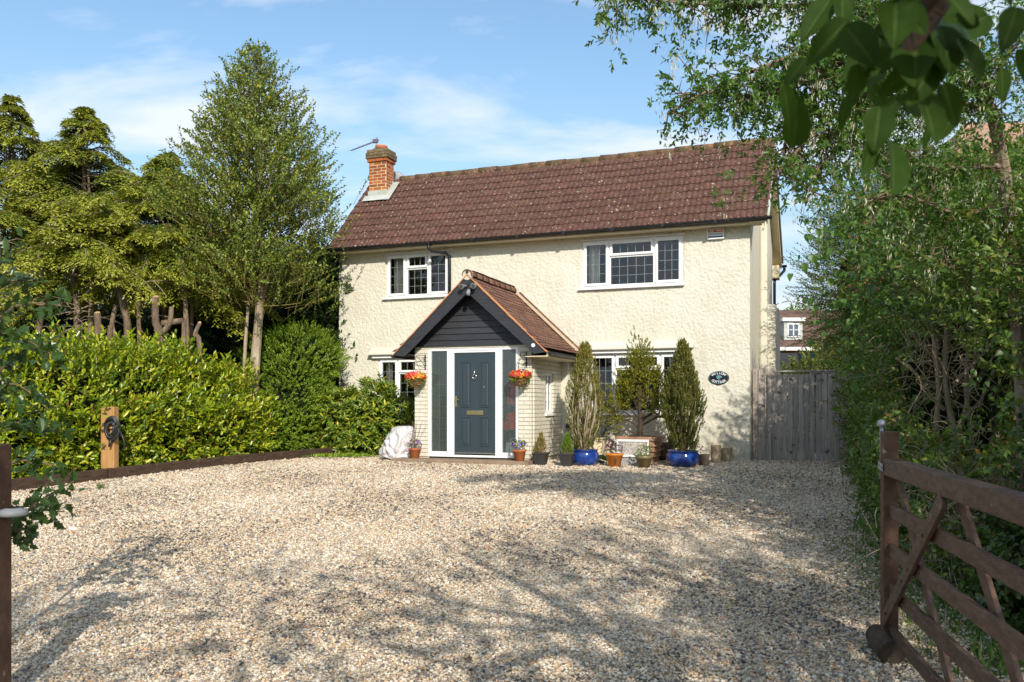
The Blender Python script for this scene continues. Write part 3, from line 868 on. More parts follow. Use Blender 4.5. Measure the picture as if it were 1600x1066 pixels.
# ridge tiles
def ridge_mesh(name, L, r, mat, n=9, end=False, th=.018):
    mb = MB()
    vs = []
    for x, rr in ((0, r * 1.02), (L, r * .97)):
        for k in range(n):
            a = math.pi * (-.08 + 1.16 * k / (n - 1)); vs.append((x, -math.cos(a) * rr, math.sin(a) * rr))
    for x, rr in ((0, r * 1.04 - th), (L, r * .97 - th)):
        for k in range(n):
            a = math.pi * (-.08 + 1.16 * k / (n - 1)); vs.append((x, -math.cos(a) * rr, math.sin(a) * rr))
    fs = []
    for k in range(n - 1):
        fs.append((k, k + n, k + n + 1, k + 1)); fs.append((k, k + 1, 2 * n + k + 1, 2 * n + k)); fs.append((n + k + 1, n + k, 3 * n + k, 3 * n + k + 1))
    mb.add(vs, fs)
    me = bpy.data.meshes.new(name); me.from_pydata(mb.v, [], mb.f); me.materials.append(mat); me.update()
    me.polygons.foreach_set('use_smooth', [True] * len(me.polygons))
    return me


rm = ridge_mesh('ridge_tile', .45, .115, M['ridge'])
for i in range(21):
    x = -8.35 + i * .416
    inst('ridge_tile', rm, roof, (x, RY, RZ + .10 - .018 * math.sin(math.pi * (x + 9.1) / 9.4) - .42 + random.uniform(-.008, .008)), (random.uniform(-.05, .05), random.uniform(-.02, .02), random.uniform(-.02, .02)))
mb = MB(); mb.prism([(RY - .13, RZ + .02), (RY + .13, RZ + .02), (RY + .06, RZ + .15), (RY - .06, RZ + .15)], 'x', -8.35, .36)
hb(mb, 'ridge_bedding', M['ridge'], roof)
# eaves: soffit, fascia, gutter and its brackets, downpipes
mb = MB(); mb.box(-9.24, .27, -.30, .03, 4.925, 4.945); hb(mb, 'soffit', M['cream'])
mb = MB(); mb.box(-9.26, .29, -.325, -.301, 4.90, 5.01); hb(mb, 'fascia', M['cream'])
mb = MB(); mb.prism([(-.32, 4.90), (-.32, 4.80), (-.28, 4.76), (-.24, 4.80), (-.2, 4.9)], 'x', .245, .275); hb(mb, 'eaves_bracket', M['cream'])


def gutter_mb(x0, x1, y, z, r=.055, axis='x', n=8):
    mb = MB(); ring = []
    for rr in (r, r - .006):
        for k in range(n + 1):
            a = math.pi + math.pi * k / n; ring.append((rr * math.cos(a), rr * math.sin(a)))
    m_ = n + 1
    for X in (x0, x1):
        mb.v += [(X, y + c, z + s) if axis == 'x' else (y + c, X, z + s) for c, s in ring]
    T = 2 * m_
    for k in range(n):
        mb.f.append((k, k + 1, T + k + 1, T + k)); mb.f.append((m_ + k + 1, m_ + k, T + m_ + k, T + m_ + k + 1)); mb.m += [0, 0]
    for e in (0, T):
        for k in range(n): mb.f.append((e + k, e + k + 1, e + m_ + k + 1, e + m_ + k)); mb.m.append(0)
    mb.f.append((0, m_, T + m_, T)); mb.f.append((n, m_ + n, T + m_ + n, T + n)); mb.m += [0, 0]
    # stop ends
    for e in (0, T): mb.f.append(tuple(e + k for k in range(m_))); mb.m.append(0)
    return mb


gut = hb(gutter_mb(-9.30, .43, -.385, 4.995), 'gutter', M['blackplastic'])
for x in (-8.6, -7.6, -5.6, -4.6, -3.6, -2.6, -1.6, -.6):
    mb = MB(); mb.box(x - .03, x + .03, -.448, -.325, 4.93, 4.945); mb.box(x - .03, x + .03, -.448, -.44, 4.93, 5.0); hb(mb, 'gutter_bracket', M['blackplastic'], gut)
mb = MB(); mb.tube([(-6.64, -.385, 4.96), (-6.64, -.385, 4.86), (-6.60, -.34, 4.80), (-6.36, -.12, 4.78), (-6.30, -.06, 4.72), (-6.295, -.055, 4.6), (-6.295, -.055, 3.05)], .034, 10)
mb.tube([(-6.64, -.385, 5.0), (-6.64, -.385, 4.92)], .05, 10)
hb(mb, 'downpipe', M['blackplastic'], smooth=True)
# right verge: boxed soffit and bargeboards, rear gutter
for (y0, z0, y1, z1) in ((-.38, EZ - .01, RY, RZ + .0), (RY, RZ + .0, 5.0, EZ - .04)):
    mb = MB(); d = Vector((0, y1 - y0, z1 - z0)).normalized(); n_ = Vector((0, -d.z, d.y))
    if n_.z < 0: n_ = -n_
    mb.beam(Vector((.165, y0, z0)) - n_ * .03, Vector((.165, y1, z1)) - n_ * .03, .30, .03, n_); hb(mb, 'verge_soffit', M['cream'])
    mb = MB(); mb.beam(Vector((.33, y0, z0)) - n_ * .02, Vector((.33, y1, z1)) - n_ * .02, .025, .17, n_); hb(mb, 'bargeboard', M['cream'])
    mb = MB(); mb.beam(Vector((.365, y0, z0)) + n_ * .075, Vector((.365, y1, z1)) + n_ * .075, .04, .03, n_); hb(mb, 'verge_capping', M['lead'])
mb = MB(); mb.box(.0, .30, 4.55, 5.0, 4.55, 4.86); hb(mb, 'eaves_box', M['cream'])
mb = gutter_mb(-9.2, .46, 5.09, 4.93); mb.tube([(.40, 5.09, 4.9), (.40, 5.09, 4.8), (.30, 4.95, 4.66), (.20, 4.72, 4.58), (.19, 4.70, 4.45), (.19, 4.70, .5)], .036, 8)
hb(mb, 'rear_gutter', M['blackplastic'])

# ---- chimney
chim = part_empty('chimney')
CX0, CX1, CY0, CY1, CZ0, CZ1 = -8.90, -8.43, 1.0, 1.37, 6.1, 7.29
mb = MB(); mb.box(CX0 + .003, CX1 - .003, CY0 + .003, CY1 - .003, CZ0, CZ1 + .3); hb(mb, 'mortar_core', M['chimmortar'], chim)


def brick_unit(name, mat):
    me = bpy.data.meshes.new(name); b = MB().box(-.5, .5, -.5, .5, -.5, .5); me.from_pydata(b.v, [], b.f); me.materials.append(mat); return me


bru = brick_unit('brick', M['brick']); brc = brick_unit('brick', M['brickcap'])


def courses(x0, x1, y0, y1, z0, n, me, parent, name='brick', ch=.075, bl=.225, j=.016, faces='fblr'):
    for k in range(n):
        z = z0 + k * ch + ch / 2
        for f in faces:
            a0, a1 = (x0, x1) if f in 'fb' else (y0, y1)
            s = a0 - (bl / 2 if k % 2 else 0)
            while s < a1 - .02:
                p, q = max(s, a0), min(s + bl, a1)
                if q - p > .03:
                    L = q - p - j; mid = (p + q) / 2; out = random.uniform(.000, .004)
                    if f == 'f': inst(name, me, parent, (mid, y0 + .02 - out, z - .42), (0, 0, 0), (L, .04, ch - j))
                    if f == 'b': inst(name, me, parent, (mid, y1 - .02 + out, z - .42), (0, 0, 0), (L, .04, ch - j))
                    if f == 'r': inst(name, me, parent, (x1 - .02 + out, mid, z - .42), (0, 0, 0), (.04, L, ch - j))
                    if f == 'l': inst(name, me, parent, (x0 + .02 - out, mid, z - .42), (0, 0, 0), (.04, L, ch - j))
                s += bl


courses(CX0, CX1, CY0, CY1, 6.39, 12, bru, chim)
courses(CX0 - .035, CX1 + .035, CY0 - .035, CY1 + .035, 7.29, 1, bru, chim)
courses(CX0 - .06, CX1 + .06, CY0 - .06, CY1 + .06, 7.365, 2, brc, chim)
courses(CX0 - .04, CX1 + .04, CY0 - .04, CY1 + .04, 7.515, 1, brc, chim)
mb = MB(); mb.box(CX0 - .03, CX1 + .03, CY0 - .03, CY1 + .03, 7.30, 7.36); mb.box(CX0 - .05, CX1 + .05, CY0 - .05, CY1 + .05, 7.368, 7.51); mb.box(CX0 - .03, CX1 + .03, CY0 - .03, CY1 + .03, 7.512, 7.588)
mb.lathe([(.22, 7.588), (.2, 7.63), (.14, 7.65)], ((CX0 + CX1) / 2, (CY0 + CY1) / 2, 0), 12)
hb(mb, 'cap_core', M['brickcap'], chim)
mb = MB(); mb.lathe([(.13, 7.60), (.135, 7.66), (.15, 7.68), (.15, 7.71), (.12, 7.71), (.11, 7.62)], ((CX0 + CX1) / 2, (CY0 + CY1) / 2, 0), 16); hb(mb, 'chimney_pot', M['pot_clay'], chim, smooth=True)
# lead: front apron, stepped side flashing, soaker
def rz(y): return 5.06 + (y + .4)
mb = MB(); mb.box(CX0 - .02, CX1 + .02, CY0 - .014, CY0 + .01, rz(CY0) - .03, 6.60)
mb.add([(CX0 - .1, CY0 - .012, rz(CY0) + .03), (CX1 + .1, CY0 - .012, rz(CY0) + .03), (CX1 + .1, CY0 - .17, rz(CY0) - .125), (CX0 - .1, CY0 - .17, rz(CY0) - .125)], [(0, 3, 2, 1)])
for i in range(4):
    y0 = CY0 + i * .095; mb.box(CX1 - .01, CX1 + .012 + .001 * (i % 2), y0, y0 + .097, rz(y0) - .05, rz(y0) + .13)
mb.add([(CX1 + .01, CY0 - .17, rz(CY0 - .17) + .035), (CX1 + .16, CY0 - .17, rz(CY0 - .17) + .035), (CX1 + .16, CY1, rz(CY1) + .035), (CX1 + .01, CY1, rz(CY1) + .035)], [(0, 1, 2, 3)])
hb(mb, 'flashing', M['lead'], chim)

# ---- windows
unitpane = {}


def pane_mesh(key, mat):
    if key not in unitpane:
        me = bpy.data.meshes.new('pane'); me.from_pydata([(-.5, 0, -.5), (.5, 0, -.5), (.5, 0, .5), (-.5, 0, .5)], [], [(0, 1, 2, 3)]); me.materials.append(mat); unitpane[key] = me
    return unitpane[key]


def light(win, x0, x1, z0, z1, nx_, nz, y, sash=True, fw=.05, gm='glass', xf=None, wob=.006):
    """one light: optional opening sash, leaded panes. xf maps (x,y,z)->parent coords"""
    if sash:
        mb = MB(); w = fw
        mb.box(x0, x0 + w, y - .028, y + .03, z0, z1); mb.box(x1 - w, x1, y - .028, y + .03, z0, z1)
        mb.box(x0 + w, x1 - w, y - .027, y + .03, z0, z0 + w); mb.box(x0 + w, x1 - w, y - .027, y + .03, z1 - w, z1)
        hb(mb, 'casement', M['upvc'], win, bevel=.007)
        x0 += w; x1 -= w; z0 += w; z1 -= w
    pw, ph = (x1 - x0) / nx_, (z1 - z0) / nz
    me = pane_mesh(gm, M[gm])
    for i in range(nx_):
        for k in range(nz):
            inst('pane', me, win, (x0 + (i + .5) * pw, y + .012, z0 + (k + .5) * ph - .42), (random.gauss(0, wob), 0, random.gauss(0, wob)), (pw - .003, 1, ph - .003))
    mb = MB()
    for i in range(1, nx_): mb.box(x0 + i * pw - .0045, x0 + i * pw + .0035, y + .003, y + .016, z0, z1)
    for k in range(1, nz): mb.box(x0, x1, y + .004, y + .015, z0 + k * ph - .0035, z0 + k * ph + .0035)
    hb(mb, 'lead_strip', M['leaddark' if gm == 'glassporch' else 'leadcame'], win)


def curtain(parent, x0, x1, z0, z1, y, n=40):
    mb = MB(); k = 26
    for j, z in enumerate((z0, (z0 + z1) / 2, z1)):
        for i in range(k + 1):
            t = i / k; mb.v.append((x0 + (x1 - x0) * t * (1 if j else .9), y + .03 * math.sin(t * 16) + .008 * math.sin(t * 41), z))
    for j in range(2):
        for i in range(k): a = j * (k + 1) + i; mb.f.append((a, a + 1, a + k + 2, a + k + 1)); mb.m.append(0)
    hb(mb, 'curtain', M['curtain'], parent, smooth=True)


def window(x0, x1, z0, z1, mull, rows, zt, cols, proj=.0, sashmid=True):
    """three light casement: side lights full height, fanlight over a fixed light in the middle"""
    win = part_empty('window')
    y = .03 + proj; f = .055
    mb = MB()
    mb.box(x0, x0 + f, y - .02, y + .09, z0, z1); mb.box(x1 - f, x1, y - .02, y + .09, z0, z1)
    mb.box(x0 + f, x1 - f, y - .019, y + .09, z0, z0 + f); mb.box(x0 + f, x1 - f, y - .019, y + .09, z1 - f, z1)
    m0, m1 = mull
    for m_ in mull: mb.box(m_ - .03, m_ + .03, y - .018, y + .09, z0 + f, z1 - f)
    mb.box(m0 + .03, m1 - .03, y - .017, y + .09, zt - .025, zt + .025)
    hb(mb, 'frame', M['upvc'], win, bevel=.006)
    mb = MB(); mb.box(x0 - .07, x1 + .03, -.085, .03, z0 - .045, z0 - .003); hb(mb, 'sill', M['upvc'], win, bevel=.008)
    light(win, x0 + f - .015, m0 - .018, z0 + f - .015, z1 - f + .015, cols[0], rows[0], y - .022)
    light(win, m0 + .018, m1 - .018, zt + .01, z1 - f + .015, cols[1], 1, y - .022)
    light(win, m0 + .032, m1 - .032, z0 + f, zt - .027, cols[1], rows[1], y, sash=False)
    light(win, m1 + .018, x1 - f + .015, z0 + f - .015, z1 - f + .015, cols[2], rows[0], y - .022)
    return win


w1 = window(-7.872, -6.328, 3.885, 4.845, (-7.375, -6.84), (4, 3), 4.51, (2, 3, 2))
w2 = window(-3.327, -1.268, 3.88, 4.84, (-2.765, -1.84), (4, 3), 4.50, (3, 5, 3))
w3 = window(-8.067, -6.42, 1.32, 2.53, (-7.58, -6.98), (5, 4), 2.2, (2, 3, 2))
w4 = window(-3.191, -1.20, 1.325, 2.53, (-2.64, -1.72), (4, 4), 2.22, (3, 4, 3))
curtain(w1, -7.80, -7.55, 3.9, 4.85, .22); curtain(w2, -3.25, -3.02, 3.9, 4.83, .22); curtain(w3, -8.0, -7.83, 1.36, 2.5, .22)
curtain(w2, -1.38, -1.30, 3.9, 4.83, .24)
# strip of lead flashing / drip over the upper windows
mb = MB()
for a, b in ((-7.90, -6.30), (-3.36, -1.23)): mb.box(a, b, -.03, .02, 4.845, 4.868)
hb(mb, 'window_drip', M['upvc'])

# ---- porch
PX0, PX1, PYF = -6.085, -3.688, -2.1
PCx, PZ = -4.855, 3.90
mb = MB()
mb.box(PX0, PX0 + .1, PYF, 0, .3, 2.60)
mb.box(PX0 + .1, -5.805, PYF, PYF + .1, .3, 2.60); mb.box(-3.967, PX1 - .02, PYF, PYF + .1, .3, 2.60)
mb.box(PX1 - .12, PX1 - .02, PYF + .1, -1.36, .3, 2.60); mb.box(PX1 - .12, PX1 - .02, -.88, -.1, .3, 2.60)
mb.box(PX1 - .12, PX1 - .02, -1.36, -.88, .3, 1.33); mb.box(PX1 - .12, PX1 - .02, -1.36, -.88, 2.12, 2.60)
pw_ = hb(mb, 'porch_wall', M['mortar'])
mb = MB(); mb.prism([(-.36, .3), (-.005, .3), (-.005, 2.6), (-.36, 2.6), (-.36, 2.0)], 'x', PX1 - .1, PX1 + .16); hb(mb, 'porch_pier', M['render'])
mb = MB(); mb.box(PX0 + .1, PX1 - .13, PYF + .1, -.02, .3, .47); hb(mb, 'porch_floor', M['slab'])
pb = brick_unit('painted_brick', M['brickpaint'])
nb = 0
def pcourse(face, a0, a1, fixed, z, k, hole=None):
    global nb
    s = a0 - (.1125 if k % 2 else 0)
    while s < a1 - .015:
        p, q = max(s, a0), min(s + .225, a1); s += .225
        segs = [(p, q)]
        if hole and hole[2] < z < hole[3]:
            segs = [(p, min(q, hole[0])), (max(p, hole[1]), q)]
        for p, q in segs:
            if q - p < .03: continue
            L = q - p - .008; mid = (p + q) / 2; o_ = random.uniform(0, .0025)
            if face == 'f': T = ((mid, fixed + .035 - o_, z - .42), (L, .1, .067))
            else: T = ((fixed - .035 + o_, mid, z - .42), (.1, L, .067))
            if nb < 300: inst('painted_brick', pb, pw_, T[0], (0, 0, 0), T[1])
            else:
                c = T[0]; d = T[1]; rest.box(c[0] - d[0] / 2, c[0] + d[0] / 2, c[1] - d[1] / 2, c[1] + d[1] / 2, c[2] - d[2] / 2, c[2] + d[2] / 2)
            nb += 1
rest = MB()
for k in range(27):
    z = .50 + k * .076 + .038
    pcourse('f', PX0 - .004, -5.81, PYF - .008, z, k); pcourse('f', -3.962, PX1 - .006, PYF - .008, z, k)
for k in range(27):
    z = .50 + (26 - k) * .076 + .038
    pcourse('s', PYF + .06, -.37, PX1, z, k + 1, (-1.37, -.87, 1.33, 2.12))
if rest.v:
    o = rest.build('lower_painted_brick', M['brickpaint'], pw_); o['kind'] = 'stuff'
# side window of the porch
win = part_empty('porch_window')
mb = MB(); X = PX1 + .0
mb.box(X - .09, X - .02, -1.36, -1.30, 1.33, 2.12); mb.box(X - .09, X - .02, -.94, -.88, 1.33, 2.12); mb.box(X - .09, X - .02, -1.30, -.94, 1.33, 1.39); mb.box(X - .09, X - .02, -1.30, -.94, 2.06, 2.12)
mb.box(X - .09, X - .025, -1.13, -1.08, 1.39, 2.06)
hb(mb, 'frame', M['upvc'], win, bevel=.005)
mb = MB(); mb.box(X - .03, X + .055, -1.42, -.82, 1.275, 1.325); hb(mb, 'sill', M['upvc'], win, bevel=.01)
for y0, y1 in ((-1.30, -1.13), (-1.08, -.94)):
    for k in range(4):
        inst('pane', pane_mesh('glassporch', M['glassporch']), win, (X - .05, (y0 + y1) / 2, 1.39 + .1675 * (k + .5) - .42), (0, 0, R(90) + random.gauss(0, .01)), (y1 - y0, 1, .164))
mb = MB()
for k in range(1, 4): mb.box(X - .055, X - .042, -1.30, -.94, 1.39 + .1675 * k - .004, 1.39 + .1675 * k + .004)
hb(mb, 'lead_strip', M['leaddark'], win)
# glazed screen with the door
FX0, FX1, FZ0, FZ1 = -5.805, -3.967, .50, 2.565
yf = PYF + .02
scr = part_empty('door_screen')
mb = MB()
for a, b in ((FX0, FX0 + .055), (-5.415, -5.36), (-4.345, -4.29), (FX1 - .05, FX1)): mb.box(a, b, yf - .02, yf + .07, FZ0, FZ1)
for a, b in ((FX0 + .055, -5.415), (-4.29, FX1 - .05)):
    mb.box(a, b, yf - .018, yf + .07, FZ0, FZ0 + .10); mb.box(a, b, yf - .018, yf + .07, FZ1 - .045, FZ1)
mb.box(-5.36, -4.345, yf - .017, yf + .07, FZ1 - .05, FZ1); mb.box(-5.36, -4.345, yf - .03, yf + .07, FZ0, FZ0 + .04)
hb(mb, 'frame', M['upvc'], scr, bevel=.006)
mb = MB()
for a, b in ((-5.36, -5.275), (-4.43, -4.345)): mb.box(a, b, yf - .005, yf + .06, FZ0 + .04, FZ1 - .05)
mb.box(-5.275, -4.43, yf - .005, yf + .06, FZ1 - .085, FZ1 - .05)
hb(mb, 'door_frame', M['upvc'], scr, bevel=.006)
light(scr, FX0 + .055, -5.415, FZ0 + .10, FZ1 - .045, 2, 9, yf, sash=False, gm='glassporch', wob=.003)
light(scr, -4.29, FX1 - .05, FZ0 + .10, FZ1 - .045, 2, 9, yf, sash=False, gm='glassporch', wob=.003)
DX0, DX1, DZ0, DZ1 = -5.27, -4.435, .565, 2.475
door = hb(MB().box(DX0, DX1, yf + .012, yf + .055, DZ0, DZ1), 'door', M['doorpaint'], bevel=.004)


def door_panel(x0, x1, z0, z1):
    mb = MB(); y = yf + .012
    # moulding ring and raised field
    def ring(a, ya, b, yb):
        A = [(x0 + a, ya, z0 + a), (x1 - a, ya, z0 + a), (x1 - a, ya, z1 - a), (x0 + a, ya, z1 - a)]
        B = [(x0 + b, yb, z0 + b), (x1 - b, yb, z0 + b), (x1 - b, yb, z1 - b), (x0 + b, yb, z1 - b)]
        mb.add(A + B, [(i, (i + 1) % 4, 4 + (i + 1) % 4, 4 + i) for i in range(4)])
    ring(0, y - .0005, .006, y - .012); ring(.006, y - .012, .016, y - .012); ring(.016, y - .012, .028, y - .001); ring(.028, y - .001, .052, y - .010)
    a = .052; mb.add([(x0 + a, y - .010, z0 + a), (x1 - a, y - .010, z0 + a), (x1 - a, y - .010, z1 - a), (x0 + a, y - .010, z1 - a)], [(0, 1, 2, 3)])
    hb(mb, 'door_panel', M['doorpaint'], door)


for a, b in ((-5.145, -4.935), (-4.76, -4.55)):
    door_panel(a, b, 1.44, 2.30); door_panel(a, b, .71, 1.26)
mb = MB(); mb.box(-5.02, -4.675, yf - .001, yf + .011, 1.30, 1.385); mb.mi = 0
hb(mb, 'letterbox', M['brass'], door, bevel=.006)
mb = MB(); mb.box(-4.99, -4.705, yf - .006, yf - .0015, 1.32, 1.362); hb(mb, 'letterbox_flap', M['brass'], door, bevel=.004)
mb = MB(); mb.box(DX0, DX1, yf - .005, yf + .011, .565, .59); hb(mb, 'weather_bar', M['chrome'], door)
mb = MB(); mb.lathe([(.0, 0), (.026, 0), (.026, .008), (0, .01)], (0, 0, 0), 14)
ring = [(math.sin(t * .3142) * .038, 0, math.cos(t * .3142) * .045) for t in range(21)]
mb2 = MB(); mb2.tube([(-4.85 + a, yf - .02, 2.02 + c) for a, b, c in ring], .008, 6); mb2.tube([(-4.85, yf + .01, 2.09), (-4.85, yf - .03, 2.09)], .018, 8); mb2.tube([(-4.85, yf - .01, 2.15), (-4.85, yf - .01, 2.08)], [.008, .012], 6); mb2.tube([(-4.85, yf + .01, 1.975), (-4.85, yf - .02, 1.975)], .012, 8)
hb(mb2, 'door_knocker', M['chrome'], door, smooth=True)
mb = MB(); mb.box(-5.25, -5.215, yf - .004, yf + .011, 1.45, 1.66); mb.tube([(-5.232, yf, 1.60), (-5.232, yf - .05, 1.60), (-5.15, yf - .055, 1.595)], .010, 8); mb.tube([(-5.232, yf, 1.50), (-5.232, yf - .012, 1.50)], .012, 8)
hb(mb, 'door_handle', M['brass'], door)
mb = MB(); mb.tube([(-4.66, yf + .011, 1.83), (-4.66, yf - .002, 1.83)], .012, 10); hb(mb, 'peephole', M['chrome'], door)
mb = MB(); mb.box(-6.40, -3.62, -2.52, PYF - .01, .36, .475); hb(mb, 'doorstep', M['slab'], bevel=.012)
# gable boarding: lapped boards between the roof slopes
gz0, gy = 2.60, PYF - .01
mb = MB(); mb.box(PX0 + .01, PX1 - .01, gy + .0, gy + .10, 2.566, 2.605); hb(mb, 'gable_beam', M['brickpaint'])
hs = (PZ - .26 - gz0)
for k in range(10):
    z0 = gz0 + k * .118; z1 = z0 + .128
    def hw(z): return max(.0, (PZ - .17 - z) * 1.065)
    a, b = hw(z0), hw(z1)
    if a < .03: continue
    mb = MB(); mb.add([(PCx - a, gy - .028, z0), (PCx + a, gy - .028, z0), (PCx + b, gy - .004, z1), (PCx - b, gy - .004, z1),
                       (PCx - a, gy + .02, z0), (PCx + a, gy + .02, z0), (PCx + b, gy + .02, z1), (PCx - b, gy + .02, z1)],
                      [(0, 1, 2, 3), (7, 6, 5, 4), (0, 4, 5, 1), (1, 5, 6, 2), (2, 6, 7, 3), (3, 7, 4, 0)])
    hb(mb, 'weatherboard', M['blackpaint'], house)
# bargeboards, soffit returns
VY = -2.42
EXL, EXR, EZB = -6.405, -3.315, 2.46
for ex in (EXL, EXR):
    s = 1 if ex > PCx else -1
    d = Vector((ex - PCx, 0, EZB - PZ)); d.normalize(); n_ = Vector((-d.z * s, 0, d.x * s)); n_ = n_ if n_.z > 0 else -n_
    a = Vector((PCx, VY + .02, PZ)) - n_ * .14; b = Vector((ex, VY + .02, EZB)) - n_ * .14 - d * .02
    mb = MB(); dd = .135
    mb.add([(PCx, VY + .012, PZ - .02), (ex, VY + .012, EZB - .02), (ex - s * .0, VY + .012, EZB - .02), (ex - s * .24, VY + .012, EZB - .05), (PCx, VY + .012, PZ - .33),
            (PCx, VY + .045, PZ - .02), (ex, VY + .045, EZB - .02), (ex - s * .0, VY + .045, EZB - .02), (ex - s * .24, VY + .045, EZB - .05), (PCx, VY + .045, PZ - .33)][0:10],
           [(0, 1, 3, 4), (9, 8, 6, 5), (0, 5, 6, 1), (1, 6, 8, 3), (3, 8, 9, 4)])
    hb(mb, 'porch_bargeboard', M['blackpaint'])
    # underside of the overhang
    mb = MB(); mb.add([(PCx, VY + .045, PZ - .06), (ex, VY + .045, EZB - .06), (ex, 0, EZB - .06), (PCx, 0, PZ - .06), (PCx, VY + .045, PZ - .03), (ex, VY + .045, EZB - .03), (ex, 0, EZB - .03), (PCx, 0, PZ - .03)],
                      [(0, 1, 2, 3), (7, 6, 5, 4), (0, 4, 5, 1), (1, 5, 6, 2), (2, 6, 7, 3), (3, 7, 4, 0)])
    hb(mb, 'porch_roof_deck', M['barkdark'])
    mb = MB(); mb.add([(PCx + s * .01, VY - .012, PZ + .005), (ex, VY - .012, EZB - .005), (ex, VY + .09, EZB - .005), (PCx + s * .01, VY + .09, PZ + .005), (PCx + s * .01, VY - .012, PZ - .02), (ex, VY - .012, EZB - .028), (ex, VY + .09, EZB - .028), (PCx + s * .01, VY + .09, PZ - .02)],
                      [(0, 1, 2, 3), (7, 6, 5, 4), (0, 4, 5, 1), (1, 5, 6, 2), (2, 6, 7, 3), (3, 7, 4, 0)])
    hb(mb, 'verge_undercloak', M['clayedge'])
# plain clay tiles of the porch
proof = part_empty('porch_roof')
mb = MB()
def plain_tile(name):
    W, L, t = .158, .20, .013
    b = MB(); nseg = 3
    V = []; 
    for z_ in (t, 0):
        for y in (0, L):
            for i in range(nseg + 1):
                u = i / nseg; V.append((u * W - W / 2, y, z_ - .006 * (2 * u - 1) ** 2 * 1.0 - (.0 if y == 0 else .012)))
    n = nseg + 1
    f = []
    for i in range(nseg): f += [(i, i + 1, n + i + 1, n + i), (2 * n + i + 1, 2 * n + i, 3 * n + i, 3 * n + i + 1), (2 * n + i, 2 * n + i + 1, i + 1, i)]
    f += [(0, n, 3 * n, 2 * n), (n - 1, 3 * n - 1, 4 * n - 1, 2 * n - 1)]
    me = bpy.data.meshes.new(name); me.from_pydata(V, [], f); me.materials.append(M['claytile']); me.update(); return me
pt = plain_tile('clay_tile')
slen = math.hypot(EXR - PCx, PZ - EZB); pit = math.atan2(PZ - EZB, EXR - PCx)
NRo, NCo = 20, 15
for side in (1, -1):
    joined = MB()
    for r in range(NRo):
        u = r / (NRo - .3)   # 0 eave .. 1 ridge
        sw = .05 * max(0, 1 - u * 3.2) ** 1.5     # slight bell at the eave
        xx = (EXR if side > 0 else EXL) + (PCx - (EXR if side > 0 else EXL)) * u
        zz = EZB + (PZ - EZB) * u - .03 * math.sin(math.pi * u) + sw
        for c_ in range(NCo):
            y = VY + .075 + c_ * .1605 + (.08 if r % 2 else 0) + random.uniform(-.003, .003)
            if y > -.03: continue
            tilt = pit - .0 - (.25 * max(0, 1 - u * 3.2)) + random.uniform(-.02, .02)
            zj = zz + .010 * mnoise.noise(Vector((y * 2, u * 6, side))) - .02 * math.sin(math.pi * (y + 2.4) / 2.4) * math.sin(math.pi * u)
            if side > 0:
                # tile axes: across = y, up slope = (-cos, 0, sin)
                Rm = Matrix(((0, -math.cos(tilt), math.sin(tilt)), (1, 0, 0), (0, math.sin(tilt), math.cos(tilt)))).to_4x4()
                Rm = Rm @ Matrix.Rotation(random.uniform(-.02, .02), 4, 'Z')
                o = link('clay_tile', pt, proof); Rm.translation = (xx + .01, y, zj - .42 + .005); o.matrix_local = Rm
            else:
                Rm = Matrix(((0, math.cos(tilt), -math.sin(tilt)), (-1, 0, 0), (0, math.sin(tilt), math.cos(tilt)))).to_4x4()
                Rm.translation = (xx - .01, y, zj - .42 + .005)
                joined.add([Rm @ v.co for v in pt.vertices], [tuple(p.vertices) for p in pt.polygons])
    if joined.v:
        o = joined.build('left_slope_tiles', M['claytile'], proof); o['kind'] = 'stuff'
rm2 = ridge_mesh('porch_ridge_tile', .32, .10, M['claytile'], 9)
for i in range(8):
    o = inst('porch_ridge_tile', rm2, proof, (PCx, VY - .02 + i * .303, PZ + .0 - .42 - .02 * math.sin(math.pi * i / 8)), (random.uniform(-.02, .02), 0, R(90)))
mb = MB(); mb.tube([(PCx, VY - .0, PZ + .0), (PCx, VY + .05, PZ + .0)], .10, 14); hb(mb, 'ridge_end_mortar', M['mortar'], proof)
mb = MB(); mb.tube([(PCx, VY - .012, PZ + .045), (PCx, VY + .02, PZ + .045)], .028, 10); hb(mb, 'hole_shade_disc', M['barkdark'], proof)  # solid dark disc standing in for the shade of an open hole
# tile-and-mortar fillet against the wall
ds = Vector((EXR - PCx, 0, EZB - PZ)); L_ = ds.length; ds.normalize(); nn = Vector((-ds.z, 0, ds.x)); 
mb = MB(); mb.beam(Vector((PCx, -.05, PZ)) + ds * .12 + nn * .045, Vector((EXR, -.05, EZB)) + nn * .045, .09, .05, nn); hb(mb, 'wall_fillet', M['sandstone'], proof)
ut = brick_unit('fillet_tile', M['claytile'])
for i in range(7):
    c0 = Vector((PCx, -.04, PZ)) + ds * (.28 + i * (L_ - .2) / 7) + nn * .075
    o = link('fillet_tile', ut, proof); Mx = Matrix((ds, Vector((0, 1, 0)), nn)).transposed().to_4x4(); Mx.translation = c0 - Vector((0, 0, .42))
    o.matrix_local = Mx @ Matrix.Diagonal(((L_ - .2) / 7 - .022, .07, .05, 1))
